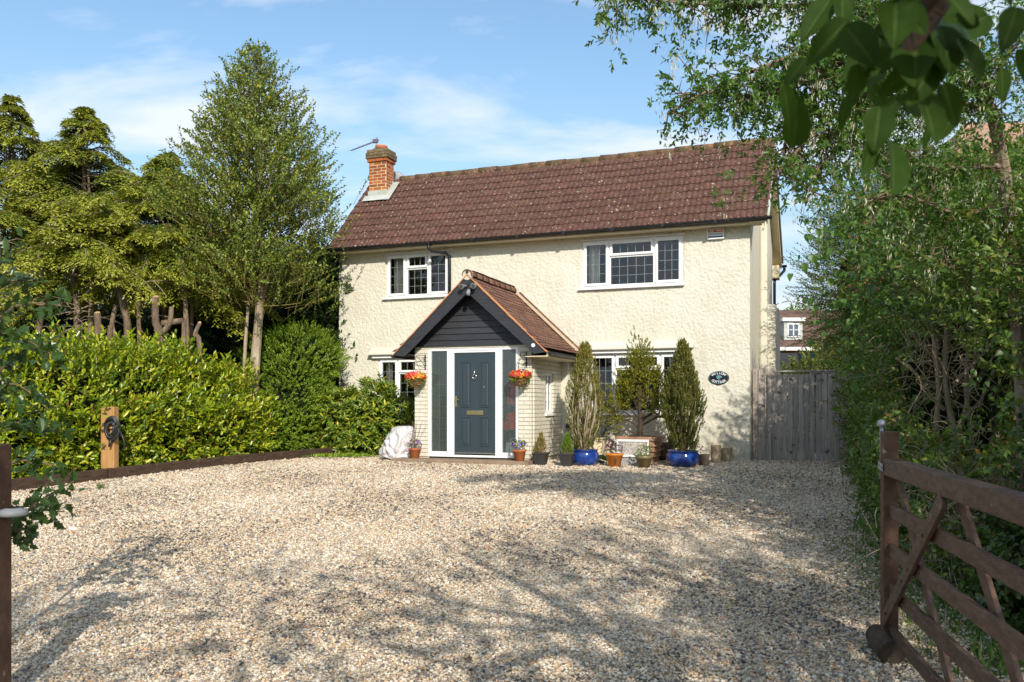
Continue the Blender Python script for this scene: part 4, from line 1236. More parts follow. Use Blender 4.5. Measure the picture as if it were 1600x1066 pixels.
# porch gutters
mb = gutter_mb(-2.34, -.02, EXR + .045, 2.44, .045, 'y'); hb(mb, 'porch_gutter', M['blackplastic'])
mb = MB(); mb.box(PX1 - .05, EXR + .0, -2.36, -.37, 2.36, 2.375); mb.box(EXR - .02, EXR + .0, -2.36, -.05, 2.376, 2.44); hb(mb, 'porch_soffit', M['cream'])
mb = MB(); mb.tube([(EXR + .045, -.25, 2.42), (EXR + .04, -.2, 2.33), (PX1 + .25, -.06, 2.2), (PX1 + .235, -.05, 2.1), (PX1 + .235, -.05, .45)], .032, 8); hb(mb, 'porch_downpipe', M['blackplastic'], smooth=True)
mb = gutter_mb(-2.34, -.02, EXL - .045, 2.44, .045, 'y'); hb(mb, 'porch_gutter', M['blackplastic'])
mb = MB(); mb.tube([(-3.56, VY - .0, 2.56), (-3.56, VY - .02, 2.56)], .035, 12); hb(mb, 'bargeboard_disc', M['white'])
mb = MB(); mb.box(PX0 - .3, PX0, -2.35, -.0, 2.44, 2.455); hb(mb, 'porch_soffit', M['blackpaint'])

# ------------------------------------------------------------------ things fixed to the cottage
def hthing(name, label, cat, x, y, z, rz=0, group=None):
    return thing(name, label, cat, Hp(x, y, z), HA + rz, group)


# oval name plate
t = hthing('house_sign', 'black oval name plate reading WILLOW COTTAGE on the cream wall', 'sign', -.582, -.012, 2.016)
def oval(mb, a, b, y0, y1, n=36):
    mb.prism([(a * math.cos(2 * math.pi * k / n), b * math.sin(2 * math.pi * k / n)) for k in range(n)], 'y', y0, y1)
mb = MB(); oval(mb, .195, .13, -.022, .0); mb.build('plate', M['signblack'], t, bevel=.004)
mb = MB()
for k in range(40):
    a0, a1 = 2 * math.pi * k / 40, 2 * math.pi * (k + 1) / 40
    mb.add([(.181 * math.cos(a0), -.0235, .118 * math.sin(a0)), (.181 * math.cos(a1), -.0235, .118 * math.sin(a1)), (.176 * math.cos(a1), -.0235, .113 * math.sin(a1)), (.176 * math.cos(a0), -.0235, .113 * math.sin(a0))], [(0, 1, 2, 3)])
mb.build('border', M['signteal'], t)
mb = MB()
P0 = rng.normal(0, 1, (70, 2)) * np.array([.022, .017]) + np.array([0, .016])
for p in P0: 
    a = rng.random() * 6.28
    mb.add([(p[0] + .012 * math.cos(a + k * 1.57), -.0238 - .0003 * rng.random(), p[1] + .008 * math.sin(a + k * 1.57)) for k in range(4)], [(0, 1, 2, 3)])
mb.add([(-.006, -.024, -.05), (.006, -.024, -.05), (.004, -.024, .01), (-.004, -.024, .01)], [(0, 1, 2, 3)])
mb.add([(-.04, -.024, -.055), (.04, -.024, -.055), (.03, -.024, -.047), (-.03, -.024, -.047)], [(0, 1, 2, 3)])
mb.build('tree_emblem', M['signteal'], t)


def text_mesh(ch, size, mat, name='letter'):
    cu = bpy.data.curves.new(name, 'FONT'); cu.body = ch; cu.size = size; cu.align_x = 'CENTER'; cu.align_y = 'CENTER'; cu.extrude = .0006; cu.offset = size * .018
    ob = bpy.data.objects.new(name, cu); me = bpy.data.meshes.new_from_object(ob); bpy.data.objects.remove(ob)
    me.materials.clear(); me.materials.append(mat); return me


for word, top in (('WILLOW', 1), ('COTTAGE', 0)):
    n = len(word)
    for i, ch in enumerate(word):
        sp = 19.5 if top else 17.5
        a = R(90 - (i - (n - 1) / 2) * sp) if top else R(270 + (i - (n - 1) / 2) * sp)
        x, z = .142 * math.cos(a), .088 * math.sin(a)
        tx, tz = -.142 * math.sin(a), .088 * math.cos(a)
        ang = math.atan2(-tz, -tx) if top else math.atan2(tz, tx)
        o = link('letter', text_mesh(ch, .062, M['white']), t)
        o.matrix_local = Matrix.Translation((x, -.0245, z)) @ Matrix.Rotation(-ang, 4, 'Y') @ Matrix.Rotation(R(90), 4, 'X')
# alarm box
t = hthing('alarm_box', 'small white burglar alarm box with red band high under the eaves', 'alarm', -.643, -.012, 4.70)
MB().box(-.165, .165, -.06, 0, 0, .215).build('case', M['white'], t, bevel=.012)
MB().box(-.14, .14, -.0625, -.0605, .135, .185).build('red_band', M['red'], t)
for z in (.105, .085): MB().box(-.14, .14, -.0622, -.0605, z, z + .008).build('print_line', M['navy'], t)
MB().box(-.14, .14, -.0622, -.0605, .03, .06).build('blue_band', M['navy'], t)
MB().box(-.11, -.03, -.0632, -.0624, .15, .17).build('print_block', M['white'], t)
MB().box(.02, .12, -.0632, -.0624, .152, .168).build('print_block', M['white'], t)
# twin floodlight at the porch apex
t = hthing('security_light', 'twin headed black security light at the porch gable apex', 'light', -4.80, -2.45, 3.62)
mb = MB(); mb.box(-.04, .04, -.03, .03, -.02, .10); mb.build('mount', M['blackplastic'], t, bevel=.01)
for s in (-1, 1):
    mb = MB(); mb.tube([(s * .06, -.0, .07), (s * .10, -.03, .06)], .015, 8); mb.tube([(s * .115, -.01, .065), (s * .12, -.10, .045)], [.035, .05], 14); mb.build('lamp_head', M['greyplastic'], t, smooth=False)
    mb = MB(); mb.tube([(s * .12, -.101, .045), (s * .12, -.104, .0445)], .04, 14); mb.build('lens', M['chrome'], t)
mb = MB(); mb.tube([(0, -.02, -.01), (0, -.05, -.07), (0, -.055, -.12)], [.03, .042, .03], 12); mb.build('sensor', M['greyplastic'], t, smooth=True)
# aerial and dish
t = hthing('television_aerial', 'thin television aerial on a pole behind the brick chimney', 'aerial', -9.10, 1.72, 7.2)
mb = MB(); mb.tube([(0, .0, -.5), (0, .0, .93)], .016, 8); mb.build('pole', M['aerial'], t)
a, b = Vector((.06, .0, .86)), Vector((-.76, .06, .70))
mb = MB(); mb.tube([a, b], .011, 6); mb.build('boom', M['aerial'], t)
mb = MB(); mb.box(-.10, .03, -.03, .03, .80, .89); mb.build('bracket', M['aerial'], t)
mb = MB(); mb.beam((0, 0, -.1), (.22, -.42, -.1), .03, .03); mb.build('wall_arm', M['aerial'], t)
dv = (b - a).normalized(); q = Vector((.25, 1, .35)).normalized()
for i in range(12):
    p = a.lerp(b, .14 + i * .077); L = .15 - .004 * i
    MB().tube([p - q * L, p + q * L], .005, 4).build('element', M['aerial'], t)
t = hthing('satellite_dish', 'grey satellite dish half hidden behind the chimney', 'satellite dish', -8.62, 1.85, 6.95)
mb = MB(); mb.lathe([(.0, -.02), (.10, -.01), (.18, .03), (.22, .06), (.20, .065), (.1, .01), (.0, .0)], (0, 0, 0), 24)
o = mb.build('reflector', M['greyplastic'], t, smooth=True); o.rotation_euler = (R(75), 0, R(35)); o.location = (0, 0, .10)
mb = MB(); mb.tube([(0, 0, .12), (.02, .1, -.0), (.02, .1, -.35)], .018, 6); mb.build('mount', M['aerial'], t)
# meter/tap box on the porch pier
t = hthing('socket_box', 'small grey outdoor socket box low on the porch pier', 'socket', -3.50, -.37, .98)
MB().box(-.06, .06, -.06, 0, 0, .14).build('case', M['greyplastic'], t, bevel=.012); MB().box(-.045, .045, -.075, -.061, .05, .125).build('cover', M['blackplastic'], t, bevel=.006)


# hanging baskets on scroll brackets
def basket(x, z, seed):
    r = np.random.default_rng(seed); random.seed(seed)
    side = 'left' if x < -5 else 'right'
    lab = 'hanging basket of red and yellow flowers left of the front door' if side == 'left' else 'hanging basket of red and yellow flowers right of the front door'
    t = hthing('hanging_basket', lab, 'hanging basket', x, -2.35, z, 0, 'hanging baskets either side of the door')
    yb = .22
    mb = MB(); bx = (.12 if side == 'left' else .05)
    mb.box(bx - .012, bx + .012, yb - .0, yb + .012, .28, .60)
    mb.tube([(bx, yb, .57), (bx - .03, .10, .575), (-.0, 0, .56), (0, -.03, .53), (0, -.0, .50)], .007, 6)
    mb.tube([(bx, yb, .33), (bx - .02, .12, .42), (bx - .06, .05, .50), (0, .02, .56)], .006, 6)
    mb.tube([(bx - .005 * k * .6, yb - .03 - .03 * math.cos(k * .8), .50 - .03 * math.sin(k * .8)) for k in range(8)], .005, 5)
    mb.build('bracket', M['blackplastic'], t)
    mb = MB()
    for k in range(3):
        a = k * 2.094 + .4; mb.tube([(0, 0, .50), (.16 * math.cos(a), .16 * math.sin(a), .06)], .003, 4)
    mb.build('chain', M['blackplastic'], t)
    mb = MB(); mb.lathe([(.02, -.13), (.08, -.12), (.14, -.055), (.175, .03), (.18, .07), (.15, .07), (.13, .04), (.02, .03)], (0, 0, 0), 22); mb.build('basket', M['wicker'], t, smooth=True)
    mb = MB()
    for j in range(5):
        z_ = -.105 + j * .038; rr = [.10, .13, .155, .172, .182][j]
        mb.tube([(rr * math.cos(k * .314), rr * math.sin(k * .314), z_ + .008 * math.sin(k * 3.1)) for k in range(21)], .008, 5)
    mb.build('woven_strand', M['wicker'], t)
    t.scale = (.88, .9, .88)
    n = 220; d = nrm(r.normal(size=(n, 3)) * np.array([1, 1, .55]) + np.array([0, 0, .3])); P = d * np.array([.20, .20, .12]) + np.array([0, 0, .05])
    leaf_mesh('foliage', P, nrm(d + r.normal(0, .4, (n, 3))), nrm(d + r.normal(0, .5, (n, 3))), .05, .03, M['l_privet'], None).parent = t
    n = 90; a_ = r.uniform(0, 6.28, n); P = np.stack([.19 * np.cos(a_), .19 * np.sin(a_), .05 - r.random(n) ** 2 * .22], 1)
    leaf_mesh('trailing_leaves', P, nrm(r.normal(0, .5, (n, 3)) + np.array([0, 0, -.5])), nrm(np.stack([np.cos(a_), np.sin(a_), 0 * a_], 1) + r.normal(0, .4, (n, 3))), .04, .022, M['l_privet'], None).parent = t
    for nm, mt, k, xs_ in (('red_flowers', 'p_red', 46, -.03), ('coral_flowers', 'p_pink', 22, -.05), ('yellow_flowers', 'p_yellow', 55, .05)):
        d = nrm(r.normal(size=(k * 3, 3)) * np.array([1, 1, .5]) + np.array([xs_ * 4, -.25, .35]))
        if nm == 'yellow_flowers': d = d[(np.abs(d[:, 0]) > .45) | (d[:, 2] < .25)]
        d = d[:k]; C = d * np.array([.235, .235, .12]) + np.array([0, 0, .10])
        PP_, DD, NN = [], [], []
        for c, q in zip(C, d):
            u = nrm(np.cross(q, [.3, .2, 1])); v = np.cross(q, u); a0 = r.random() * 6
            for j in range(5):
                a = a0 + j * 1.257; PP_.append(c); DD.append(u * math.cos(a) + v * math.sin(a) + q * .25); NN.append(q)
        leaf_mesh(nm, np.array(PP_), nrm(np.array(DD)), np.array(NN), .034 if 'yellow' not in nm else .026, .034 if 'yellow' not in nm else .024, M[mt], None, tpl='oval').parent = t
    return t


basket(-5.955, 1.93, 3); basket(-3.835, 1.94, 4)

# coat and bag seen through the right hand side light
t = hthing('coat', 'orange coat hanging inside the glazed side panel right of the door', 'coat', -4.15, -1.985, 1.0)
mb = MB()
def cloth(mb, pts, y, n=8):
    k = len(pts)
    for j in range(n + 1):
        f = j / n
        for i, ((xa, za), (xb, zb)) in enumerate(pts):
            pass
    return mb
for (xa, xb, za, zb, ta, tb) in ((-.10, .13, .50, 1.12, .7, .9), (-.17, .13, .02, .40, .75, 1.0)):
    N = 10; V0 = len(mb.v)
    for j in range(N + 1):
        f = j / N; w = ta + (tb - ta) * (1 - f)
        for i in range(N + 1):
            u = i / N
            xl = xb - (xb - xa) * w * (1 - .0); 
            mb.v.append((xl + (xb - xl) * u - .02 * math.sin(f * 5), .03 * math.sin(u * 9 + f * 4) + .015 * math.sin(u * 21), za + (zb - za) * f - (.08 * (1 - u) * (1 if f > .5 else 0))))
    for j in range(N):
        for i in range(N): a = V0 + j * (N + 1) + i; mb.f.append((a, a + 1, a + N + 2, a + N + 1)); mb.m.append(0)
mb.build('cloth', M['coat'], t, smooth=True)
mb = MB(); mb.tube([(.11, .03, .2), (.11, .03, 1.2)], .012, 6); mb.build('stand', M['blackplastic'], t)
t = hthing('tote_bag', 'white bag with a looped handle on the floor behind the side light', 'bag', -4.14, -1.90, .475)
mb = MB(); mb.prism([(-.15, 0), (.13, 0), (.14, .30), (-.14, .31)], 'y', -.04, .06); mb.build('body', M['white'], t, bevel=.02)
mb = MB(); mb.tube([(.06 * math.cos(a) - .0, -.0, .30 + .10 * math.sin(a)) for a in [k * .314 for k in range(11)]], .008, 6); mb.build('handle', M['white'], t)

# ------------------------------------------------------------------ timber side gates
def side_gate(x0, x1, label, hinge_left):
    t = hthing('side_gate', label, 'gate', x0, .36, gz(6, 16), 0, 'pair of close boarded side gates')
    w = x1 - x0; H = 1.76
    xs_ = 0; k = int(round(w / .105)); bw = w / k
    for i in range(k):
        mb = MB(); rr = random.uniform(-.008, .008)
        mb.box(i * bw + .003, (i + 1) * bw - .003, -.013 + rr * .3, .006, .02 + random.uniform(-.012, .008), H - .09)
        mb.build('board', M['greywood'], t, bevel=.003)
    mb = MB(); mb.box(-.0, w, -.02, .05, H - .09, H - .045); mb.build('top_rail', M['greywood'], t, bevel=.004)
    mb = MB(); mb.box(-.0, w, -.035, .06, H - .044, H - .012); mb.build('capping', M['greywood'], t, bevel=.004)
    for z in (.25, .9, 1.5): MB().box(0, w, .007, .05, z, z + .10).build('ledge', M['greywood'], t)
    return t


ga = side_gate(.27, 1.165, 'grey weathered boarded gate leaf nearest the cottage wall', True)
gb = side_gate(1.18, 2.35, 'grey weathered boarded gate leaf with ring latch beside the hedge', False)
mb = MB(); mb.box(.03, .10, -.05, -.02, .0, 1.75); mb.build('meeting_strip', M['greywood'], ga); ga.children[-1].location = (.80, 0, 0)
ring = [(.04 * math.sin(k * .449), 0, .04 * math.cos(k * .449)) for k in range(15)]
mb = MB(); mb.tube([(.10 + a, -.035, .94 + c) for a, b, c in ring], .006, 6); mb.tube([(.10, -.0, .98), (.10, -.045, .98)], .012, 8); mb.build('ring_latch', M['steel'], gb)
for i in range(9):
    for g_, w_ in ((ga, .895), (gb, 1.17)):
        pass
t = hthing('gate_post', 'grey timber gate post fixed to the cottage corner', 'post', .10, .33, gz(6, 16))
mb = MB(); mb.box(-.075, .02, -.05, .06, 0, 1.79); mb.build('post', M['greywood'], t, bevel=.008)
mb = MB(); mb.box(.032, .155, -.03, .05, 0, 1.77); mb.build('stile', M['greywood'], t, bevel=.006)
for z in (.2, .6, 1.0, 1.4, 1.7): MB().tube([(-.03, -.051, z), (-.03, -.055, z)], .009, 8).build('bolt', M['blackplastic'], t)

# ------------------------------------------------------------------ pots and planters by the wall
def pot_lathe(t, prof, mat, name='pot', n=26, smooth=True, sq=False):
    mb = MB(); mb.lathe(prof, (0, 0, 0), 4 if sq else n); return mb.build(name, mat, t, smooth=smooth and not sq, bevel=.006 if sq else 0)


def taper_pot(t, H, r0, r1, mat, rim=.03, sq=False, soil=True):
    th = .012
    prof = [(r0, 0), (r1 * .97, H - rim), (r1 * 1.06, H - rim + .002), (r1 * 1.06, H), (r1 * .92, H), (r1 * .9, H - .03), (.01, H - .03)]
    pot_lathe(t, prof, mat, sq=sq)
    if soil: pot_lathe(t, [(r1 * .89, H - .028), (r1 * .6, H - .018), (.01, H - .012)], M['soil'], 'soil', sq=sq, smooth=False)


def bowl(t, H, r, mat):
    pot_lathe(t, [(r * .70, 0), (r * .88, .05), (r * .99, H * .45), (r * .97, H * .75), (r * .86, H * .90), (r * .93, H * .93), (r * .96, H), (r * .84, H), (r * .80, H - .05), (.01, H - .05)], mat, n=40)
    pot_lathe(t, [(r * .80, H - .045), (r * .5, H - .03), (.01, H - .02)], M['soil'], 'soil', smooth=False)


def grnd(px, py):
    """ground point under a photo position"""
    Y = 10.
    for _ in range(30): Y = 1320 * (1.5 - gz((px - 800) / F * Y, Y)) / (py - 632)
    return Vector(((px - 800) / F * Y, Y, gz((px - 800) / F * Y, Y)))


def conifer_plant(t, H, rad, z0, prof, n, mat, leaf=(.035, .012), stems=14, k=16, tip=None, name='foliage', smat='twigbrown', seed=1, sl=.14, stemvis=.5, lean=.15):
    """many upright stems; foliage sprays spread on them inside the outline prof(f)*rad"""
    r = np.random.default_rng(seed)
    f = r.random(n) ** .85
    R_ = np.array([prof(a) for a in f]) * rad
    ang = r.random(n) * 6.283
    rr = R_ * np.sqrt(r.uniform(.25, 1, n)) * (1 + .22 * np.sin(ang * 5 + f * 9))
    P = np.stack([rr * np.cos(ang), rr * np.sin(ang), z0 + f * H * .94 + r.normal(0, .02, n)], 1)
    D = nrm(np.stack([np.cos(ang) * .35, np.sin(ang) * .35, np.ones(n) * 1.1], 1) + r.normal(0, lean, (n, 3)))
    p, d, nn_ = spray(P, D, k, sl, spread=.55, up=.25, jit=.2)
    tint = np.clip(np.repeat(f, k) * .35 + r.random(len(p)) * .65 + (0 if tip is None else tip), 0, 1)
    leaf_mesh(name, p, d, nn_, leaf[0] * r.uniform(.7, 1.3, len(p)), leaf[1], mat, None, tint=tint).parent = t
    mb = MB()
    for i in range(stems):
        a = r.random() * 6.28; q = r.uniform(.35, .95); tf = r.uniform(.5, 1) if i else 1
        pts = []
        for j in range(6):
            g_ = j / 5 * tf; R2 = prof(g_) * rad * q * min(1, g_ * 4 + .15) * (.0 if i == 0 else 1)
            pts.append((R2 * math.cos(a + g_), R2 * math.sin(a + g_), z0 - .05 + g_ * H))
        mb.tube(pts, [.016 * (1 - .8 * j / 5) for j in range(6)], 5)
    mb.build('stem', M[smat], t)


def flower_plant(t, z, rad, mats, fl, seed, n=90, leaf='l_privet'):
    r = np.random.default_rng(seed)
    d = nrm(r.normal(size=(n, 3)) * np.array([1, 1, .7]) + np.array([0, 0, .5])); P = d * rad * r.uniform(.3, 1, (n, 1)) + np.array([0, 0, z])
    leaf_mesh('foliage', P, nrm(d + np.array([0, 0, .3]) + r.normal(0, .4, (n, 3))), nrm(d + r.normal(0, .5, (n, 3))), .05, .022, M[leaf], None).parent = t
    for mt, k in mats:
        PP_, DD, NN = [], [], []
        for i in range(k):
            q = nrm(r.normal(size=3) * np.array([1, 1, .4]) + np.array([0, -.3, .6])); c = q * rad * 1.05 + np.array([0, 0, z]); u = nrm(np.cross(q, [.3, .2, 1])); v = np.cross(q, u)
            for j in range(5): a = j * 1.257 + i; PP_.append(c); DD.append(u * math.cos(a) + v * math.sin(a) + q * .2); NN.append(q)
        leaf_mesh('flowers', np.array(PP_), nrm(np.array(DD)), np.array(NN), fl, fl, M[mt], None, tpl='oval').parent = t


# terracotta pots on the step
p = Hp(-6.0, -2.30, .475)
t = thing('flower_pot', 'terracotta pot of mauve flowers on the step left of the door', 'potted plant', p)
taper_pot(t, .19, .085, .115, M['pot_clay']); flower_plant(t, .23, .13, [('p_mauve', 26), ('p_violet', 8), ('p_pink', 5)], .022, 5)
r = np.random.default_rng(3); A = np.zeros((16, 3)) + np.array([0, 0, .2]); B = A + np.stack([r.normal(0, .07, 16), r.normal(0, .07, 16), r.uniform(.25, .55, 16)], 1)
twigs('stalk', A, B, .003, .002, M['twigbrown'], None).parent = t
p = Hp(-3.86, -2.33, .475)
t = thing('flower_pot', 'terracotta pot of dark violet pansies on the step right of the door', 'potted plant', p)
taper_pot(t, .20, .085, .12, M['pot_clay']); flower_plant(t, .25, .14, [('p_violet', 20), ('p_mauve', 5)], .026, 6)
# small square pots with dwarf conifers
t = thing('dwarf_conifer', 'straw coloured dwarf conifer in a dark square pot beside the porch', 'potted plant', grnd(845, 727), HA)
taper_pot(t, .23, .085, .125, M['pot_black'], sq=True)
conifer_plant(t, .36, .13, .2, lambda f: max(.05, 1 - f) ** .8 * min(1, .6 + f * 3), 240, M['l_straw'], (.028, .008), 6, 12, seed=2, sl=.05)
t = thing('dwarf_conifer', 'bright green dwarf conifer in a dark square pot next to the blue pot', 'potted plant', grnd(886, 729), HA)
taper_pot(t, .23, .085, .12, M['pot_black'], sq=True)
conifer_plant(t, .34, .12, .2, lambda f: max(.04, 1 - f) ** .75 * min(1, .7 + f * 3), 300, M['l_lime'], (.026, .008), 5, 12, seed=4, sl=.05)
# two columnar conifers in blue bowls
t = thing('potted_conifer', 'tall thinning conifer with brown stems in a blue glazed bowl by the porch', 'potted plant', grnd(914, 727))
bowl(t, .29, .255, M['pot_blue'])
conifer_plant(t, 1.98, .31, .25, lambda f: (min(1, .62 + f * 1.2) if f < .5 else max(.04, 1 - (f - .5) / .52) ** .85), 950, M['l_potgreen'], (.046, .017), 34, 13, tip=.08, seed=7, smat='twiggrey', sl=.12)
t = thing('potted_conifer', 'tall dense dark conifer in a blue glazed bowl right of the window', 'potted plant', grnd(1067, 729))
bowl(t, .29, .30, M['pot_blue'])
conifer_plant(t, 2.0, .33, .25, lambda f: (min(1, .6 + f * 1.2) if f < .5 else max(.04, 1 - (f - .5) / .52) ** .9), 1650, M['l_potgreen'], (.048, .019), 22, 14, tip=-.15, seed=8, sl=.12)
# sparse golden tree in the big terracotta planter
t = thing('potted_tree', 'open golden conifer with bare lower branches in a square terracotta planter', 'potted plant', grnd(994, 725) + Vector((.12, .35, 0)), HA)
taper_pot(t, .50, .30, .36, M['oldclay'], rim=.07, sq=True)
for z in (.12, .22, .32): MB().lathe([(.325 + z * .1, z), (.335 + z * .1, z + .015), (.325 + z * .1, z + .03)], (0, 0, 0), 4).build('rib', M['oldclay'], t)
r = np.random.default_rng(21)
mb = MB(); tr = [(0, 0, .45), (.01, 0, .8), (-.01, .0, 1.1), (.03, 0, 1.5), (.0, 0, 2.0)]
mb.tube(tr, [.055, .045, .036, .022, .008], 8)
clusters = []
for (dx, z0_, z1_, w) in ((-.50, .75, 1.05, .5), (-.45, .95, 1.45, 1), (-.30, 1.1, 1.75, .9), (.42, .85, 1.30, .7), (.50, 1.0, 1.62, .8), (.30, 1.2, 1.85, .8), (-.62, .9, 1.25, .45), (.72, .8, 1.15, .12), (-.2, 1.3, 1.5, .6), (.15, 1.4, 1.55, .6), (-.55, .62, .62, .0), (.62, .95, .88, .1), (.08, 1.5, 2.1, 1), (-.06, 1.6, 2.2, 1.), (.14, 1.5, 1.95, .8), (.02, 2.0, 2.42, 1.1), (-.14, 1.6, 1.9, .7)):
    dy = r.uniform(-.3, .3) * abs(dx)
    pts = [(0, 0, z0_ * .85), (dx * .45, dy * .4, z0_ + (z1_ - z0_) * .15), (dx * .85, dy, (z0_ + (z1_ - z0_) * .6) * .87), (dx, dy, z1_ * .87)]
    mb.tube(pts, [.02, .015, .010, .004], 6)
    if w: clusters.append((dx, dy, z1_, .09 + .08 * w, w))
for k in range(26):
    a = r.random() * 6.28; z = r.uniform(.7, 1.6); L = r.uniform(.15, .4); mb.tube([(0, 0, z), (math.cos(a) * L * .6, math.sin(a) * L * .6, z + .02), (math.cos(a) * L, math.sin(a) * L, z + r.uniform(0, .12))], [.008, .005, .002], 4)
mb.build('trunk', M['barkdark'], t)
Pc, Dc = [], []
for (cx, cy, cz, cr, w) in clusters:
    cz = cz * .87
    n = int(110 * w) + 8
    q = r.normal(0, 1, (n, 3)) * np.array([cr * .6, cr * .6, cr * .8]); Pc.append(q + np.array([cx, cy, cz])); Dc.append(nrm(q + np.array([0, 0, cr * 1.2])))
Pc, Dc = np.concatenate(Pc) - np.array([0, 0, .10]), np.concatenate(Dc)
p_, d_, n_2 = spray(Pc, Dc, 12, .09, spread=.6)
leaf_mesh('foliage', p_, d_, n_2, .045, .017, M['l_golden'], None).parent = t
# orange pot with purple foliage, olive pot with green and silver foliage
t = thing('heuchera_pot', 'orange pot of purple leaved plants in front of the terracotta planter', 'potted plant', grnd(960, 730))
taper_pot(t, .24, .10, .155, M['pot_orange'])
flower_plant(t, .32, .17, [('p_mauve', 3)], .02, 9, 150, 'l_purple')
mb = MB(); mb.add([(-.02, -.141, .05), (.02, -.141, .06), (.012, -.146, .10), (.03, -.148, .13), (0, -.15, .17), (-.03, -.148, .14), (-.012, -.146, .10)], [(0, 1, 2, 3, 4, 5, 6)]); mb.build('dark_motif', M['barkdark'], t)
t = thing('olive_pot', 'olive glazed pot with lime and silver foliage', 'potted plant', grnd(1006, 731))
taper_pot(t, .22, .10, .145, M['pot_olive'], rim=.06)
flower_plant(t, .28, .13, [], .02, 10, 80, 'l_lime'); flower_plant(t, .29, .15, [], .02, 11, 50, 'l_shrub')
# framed mirror panel above a block; its gravel reflection is painted as mottling
t = thing('framed_panel', 'white framed mirror panel with painted gravel reflection leaning on the planter above a grey block', 'panel', grnd(991, 728) + Vector((0, .08, 0)), HA)
mb = MB(); mb.box(-.29, .25, -.0, .12, 0, .15); mb.build('block', M['greystone'], t, bevel=.008)
mb = MB(); mb.box(-.27, .24, -.012, .0, .19, .43); mb.build('panel', M['gravelreflect'], t)
mb = MB(); mb.box(-.31, .28, -.03, .01, .43, .47); mb.box(-.31, .28, -.03, .01, .152, .19); mb.box(-.31, -.275, -.029, .01, .19, .43); mb.box(.245, .28, -.029, .01, .19, .43); mb.build('frame', M['white'], t, bevel=.005)
# hose reel on the wall, box below
t = hthing('hose_reel', 'round grey hose reel with yellow hose end on the wall', 'hose reel', -3.02, -.12, 1.05)
mb = MB()
def disc(mb, y0, y1, r, n=24, hole=0): mb.prism([(r * math.cos(2 * math.pi * k / n), r * math.sin(2 * math.pi * k / n)) for k in range(n)], 'y', y0, y1)
disc(mb, -.16, -.14, .24); mb.build('front_flange', M['greyplastic'], t, bevel=.008)
mb = MB(); disc(mb, .02, .04, .24); mb.build('back_flange', M['greyplastic'], t, bevel=.008)
mb = MB(); disc(mb, -.139, .019, .15); mb.build('drum', M['rubber'], t)
mb = MB(); disc(mb, -.19, -.161, .06); mb.build('hub', M['blackplastic'], t); MB().box(-.02, .12, -.215, -.191, -.03, .0).build('crank', M['blackplastic'], t)
mb = MB(); mb.tube([(.09, -.17, .10), (.12, -.2, .04), (.10, -.2, -.02)], .02, 8); mb.build('nozzle', M['yellow'], t)
t = hthing('storage_box', 'low beige storage box under the hose reel', 'box', -3.05, -.30, .42)
mb = MB(); mb.box(-.22, .26, -.18, .22, 0, .38); mb.build('body', M['cream'], t, bevel=.015); mb = MB(); mb.box(-.235, .275, -.195, .235, .382, .42); mb.build('lid', M['cream'], t, bevel=.01)
t = thing('garden_hose', 'pale hose looping on the gravel behind the orange pot', 'hose', grnd(945, 724))
mb = MB(); mb.tube([(-.22, .1, .42), (-.2, .05, .25), (-.1, -.1, .08), (.05, -.15, .02), (.2, -.1, .02), (.3, .05, .02)], .014, 8); mb.build('hose', M['cream'], t, smooth=True)
t = thing('watering_can', 'dark green plastic can beside the orange pot', 'watering can', grnd(938, 724))
mb = MB(); mb.lathe([(.11, 0), (.12, .04), (.11, .13), (.05, .16), (.04, .16)], (0, 0, 0), 16); mb.build('body', M['l_hollydark'], t); mb = MB(); mb.tube([(.1, 0, .05), (.2, -.02, .12), (.24, -.03, .17)], [.03, .015, .012], 8); mb.build('spout', M['l_hollydark'], t)
# rock and cut logs
t = thing('garden_rock', 'dark brown rock against the wall behind the planter', 'rock', grnd(1035, 722) + Vector((.05, .3, 0)))
b = bmesh.new(); bmesh.ops.create_icosphere(b, subdivisions=3, radius=1)
for v in b.verts:
    k = 1 + .35 * mnoise.noise(v.co * 1.6 + Vector((3, 1, 2))); v.co = Vector((v.co.x * .20 * k, v.co.y * .16 * k, .17 + v.co.z * .22 * k + v.co.x * .05))
me = bpy.data.meshes.new('rock'); b.to_mesh(me); b.free(); me.materials.append(M['rock']); link('stone', me, t)


def log(name, label, pos, r, h, tilt=(0, 0), seed=0, mat='barkpale', group=None):
    t = thing(name, label, 'log', pos, 0, group)
    mb = MB(); n = 18; V = []
    for i in range(6):
        z = h * i / 5
        for k in range(n):
            a = 2 * math.pi * k / n; rr = r * (1 + .10 * mnoise.noise(Vector((math.cos(a) * 1.5, math.sin(a) * 1.5, z * 3 + seed))) + .03 * math.sin(a * 9 + z * 20))
            V.append((rr * math.cos(a) + tilt[0] * z, rr * math.sin(a) + tilt[1] * z, z + (.01 * math.sin(a + seed) if i == 5 else 0)))
    fs = [(i * n + k, i * n + (k + 1) % n, (i + 1) * n + (k + 1) % n, (i + 1) * n + k) for i in range(5) for k in range(n)]
    mb.add(V, fs); mb.build('bark', M[mat], t)
    mb = MB(); mb.add(V[-n:] + [(tilt[0] * h, tilt[1] * h, h + .004)], [(k, (k + 1) % n, n) for k in range(n)]); mb.build('cut_end', M['cutwood'], t)
    return t


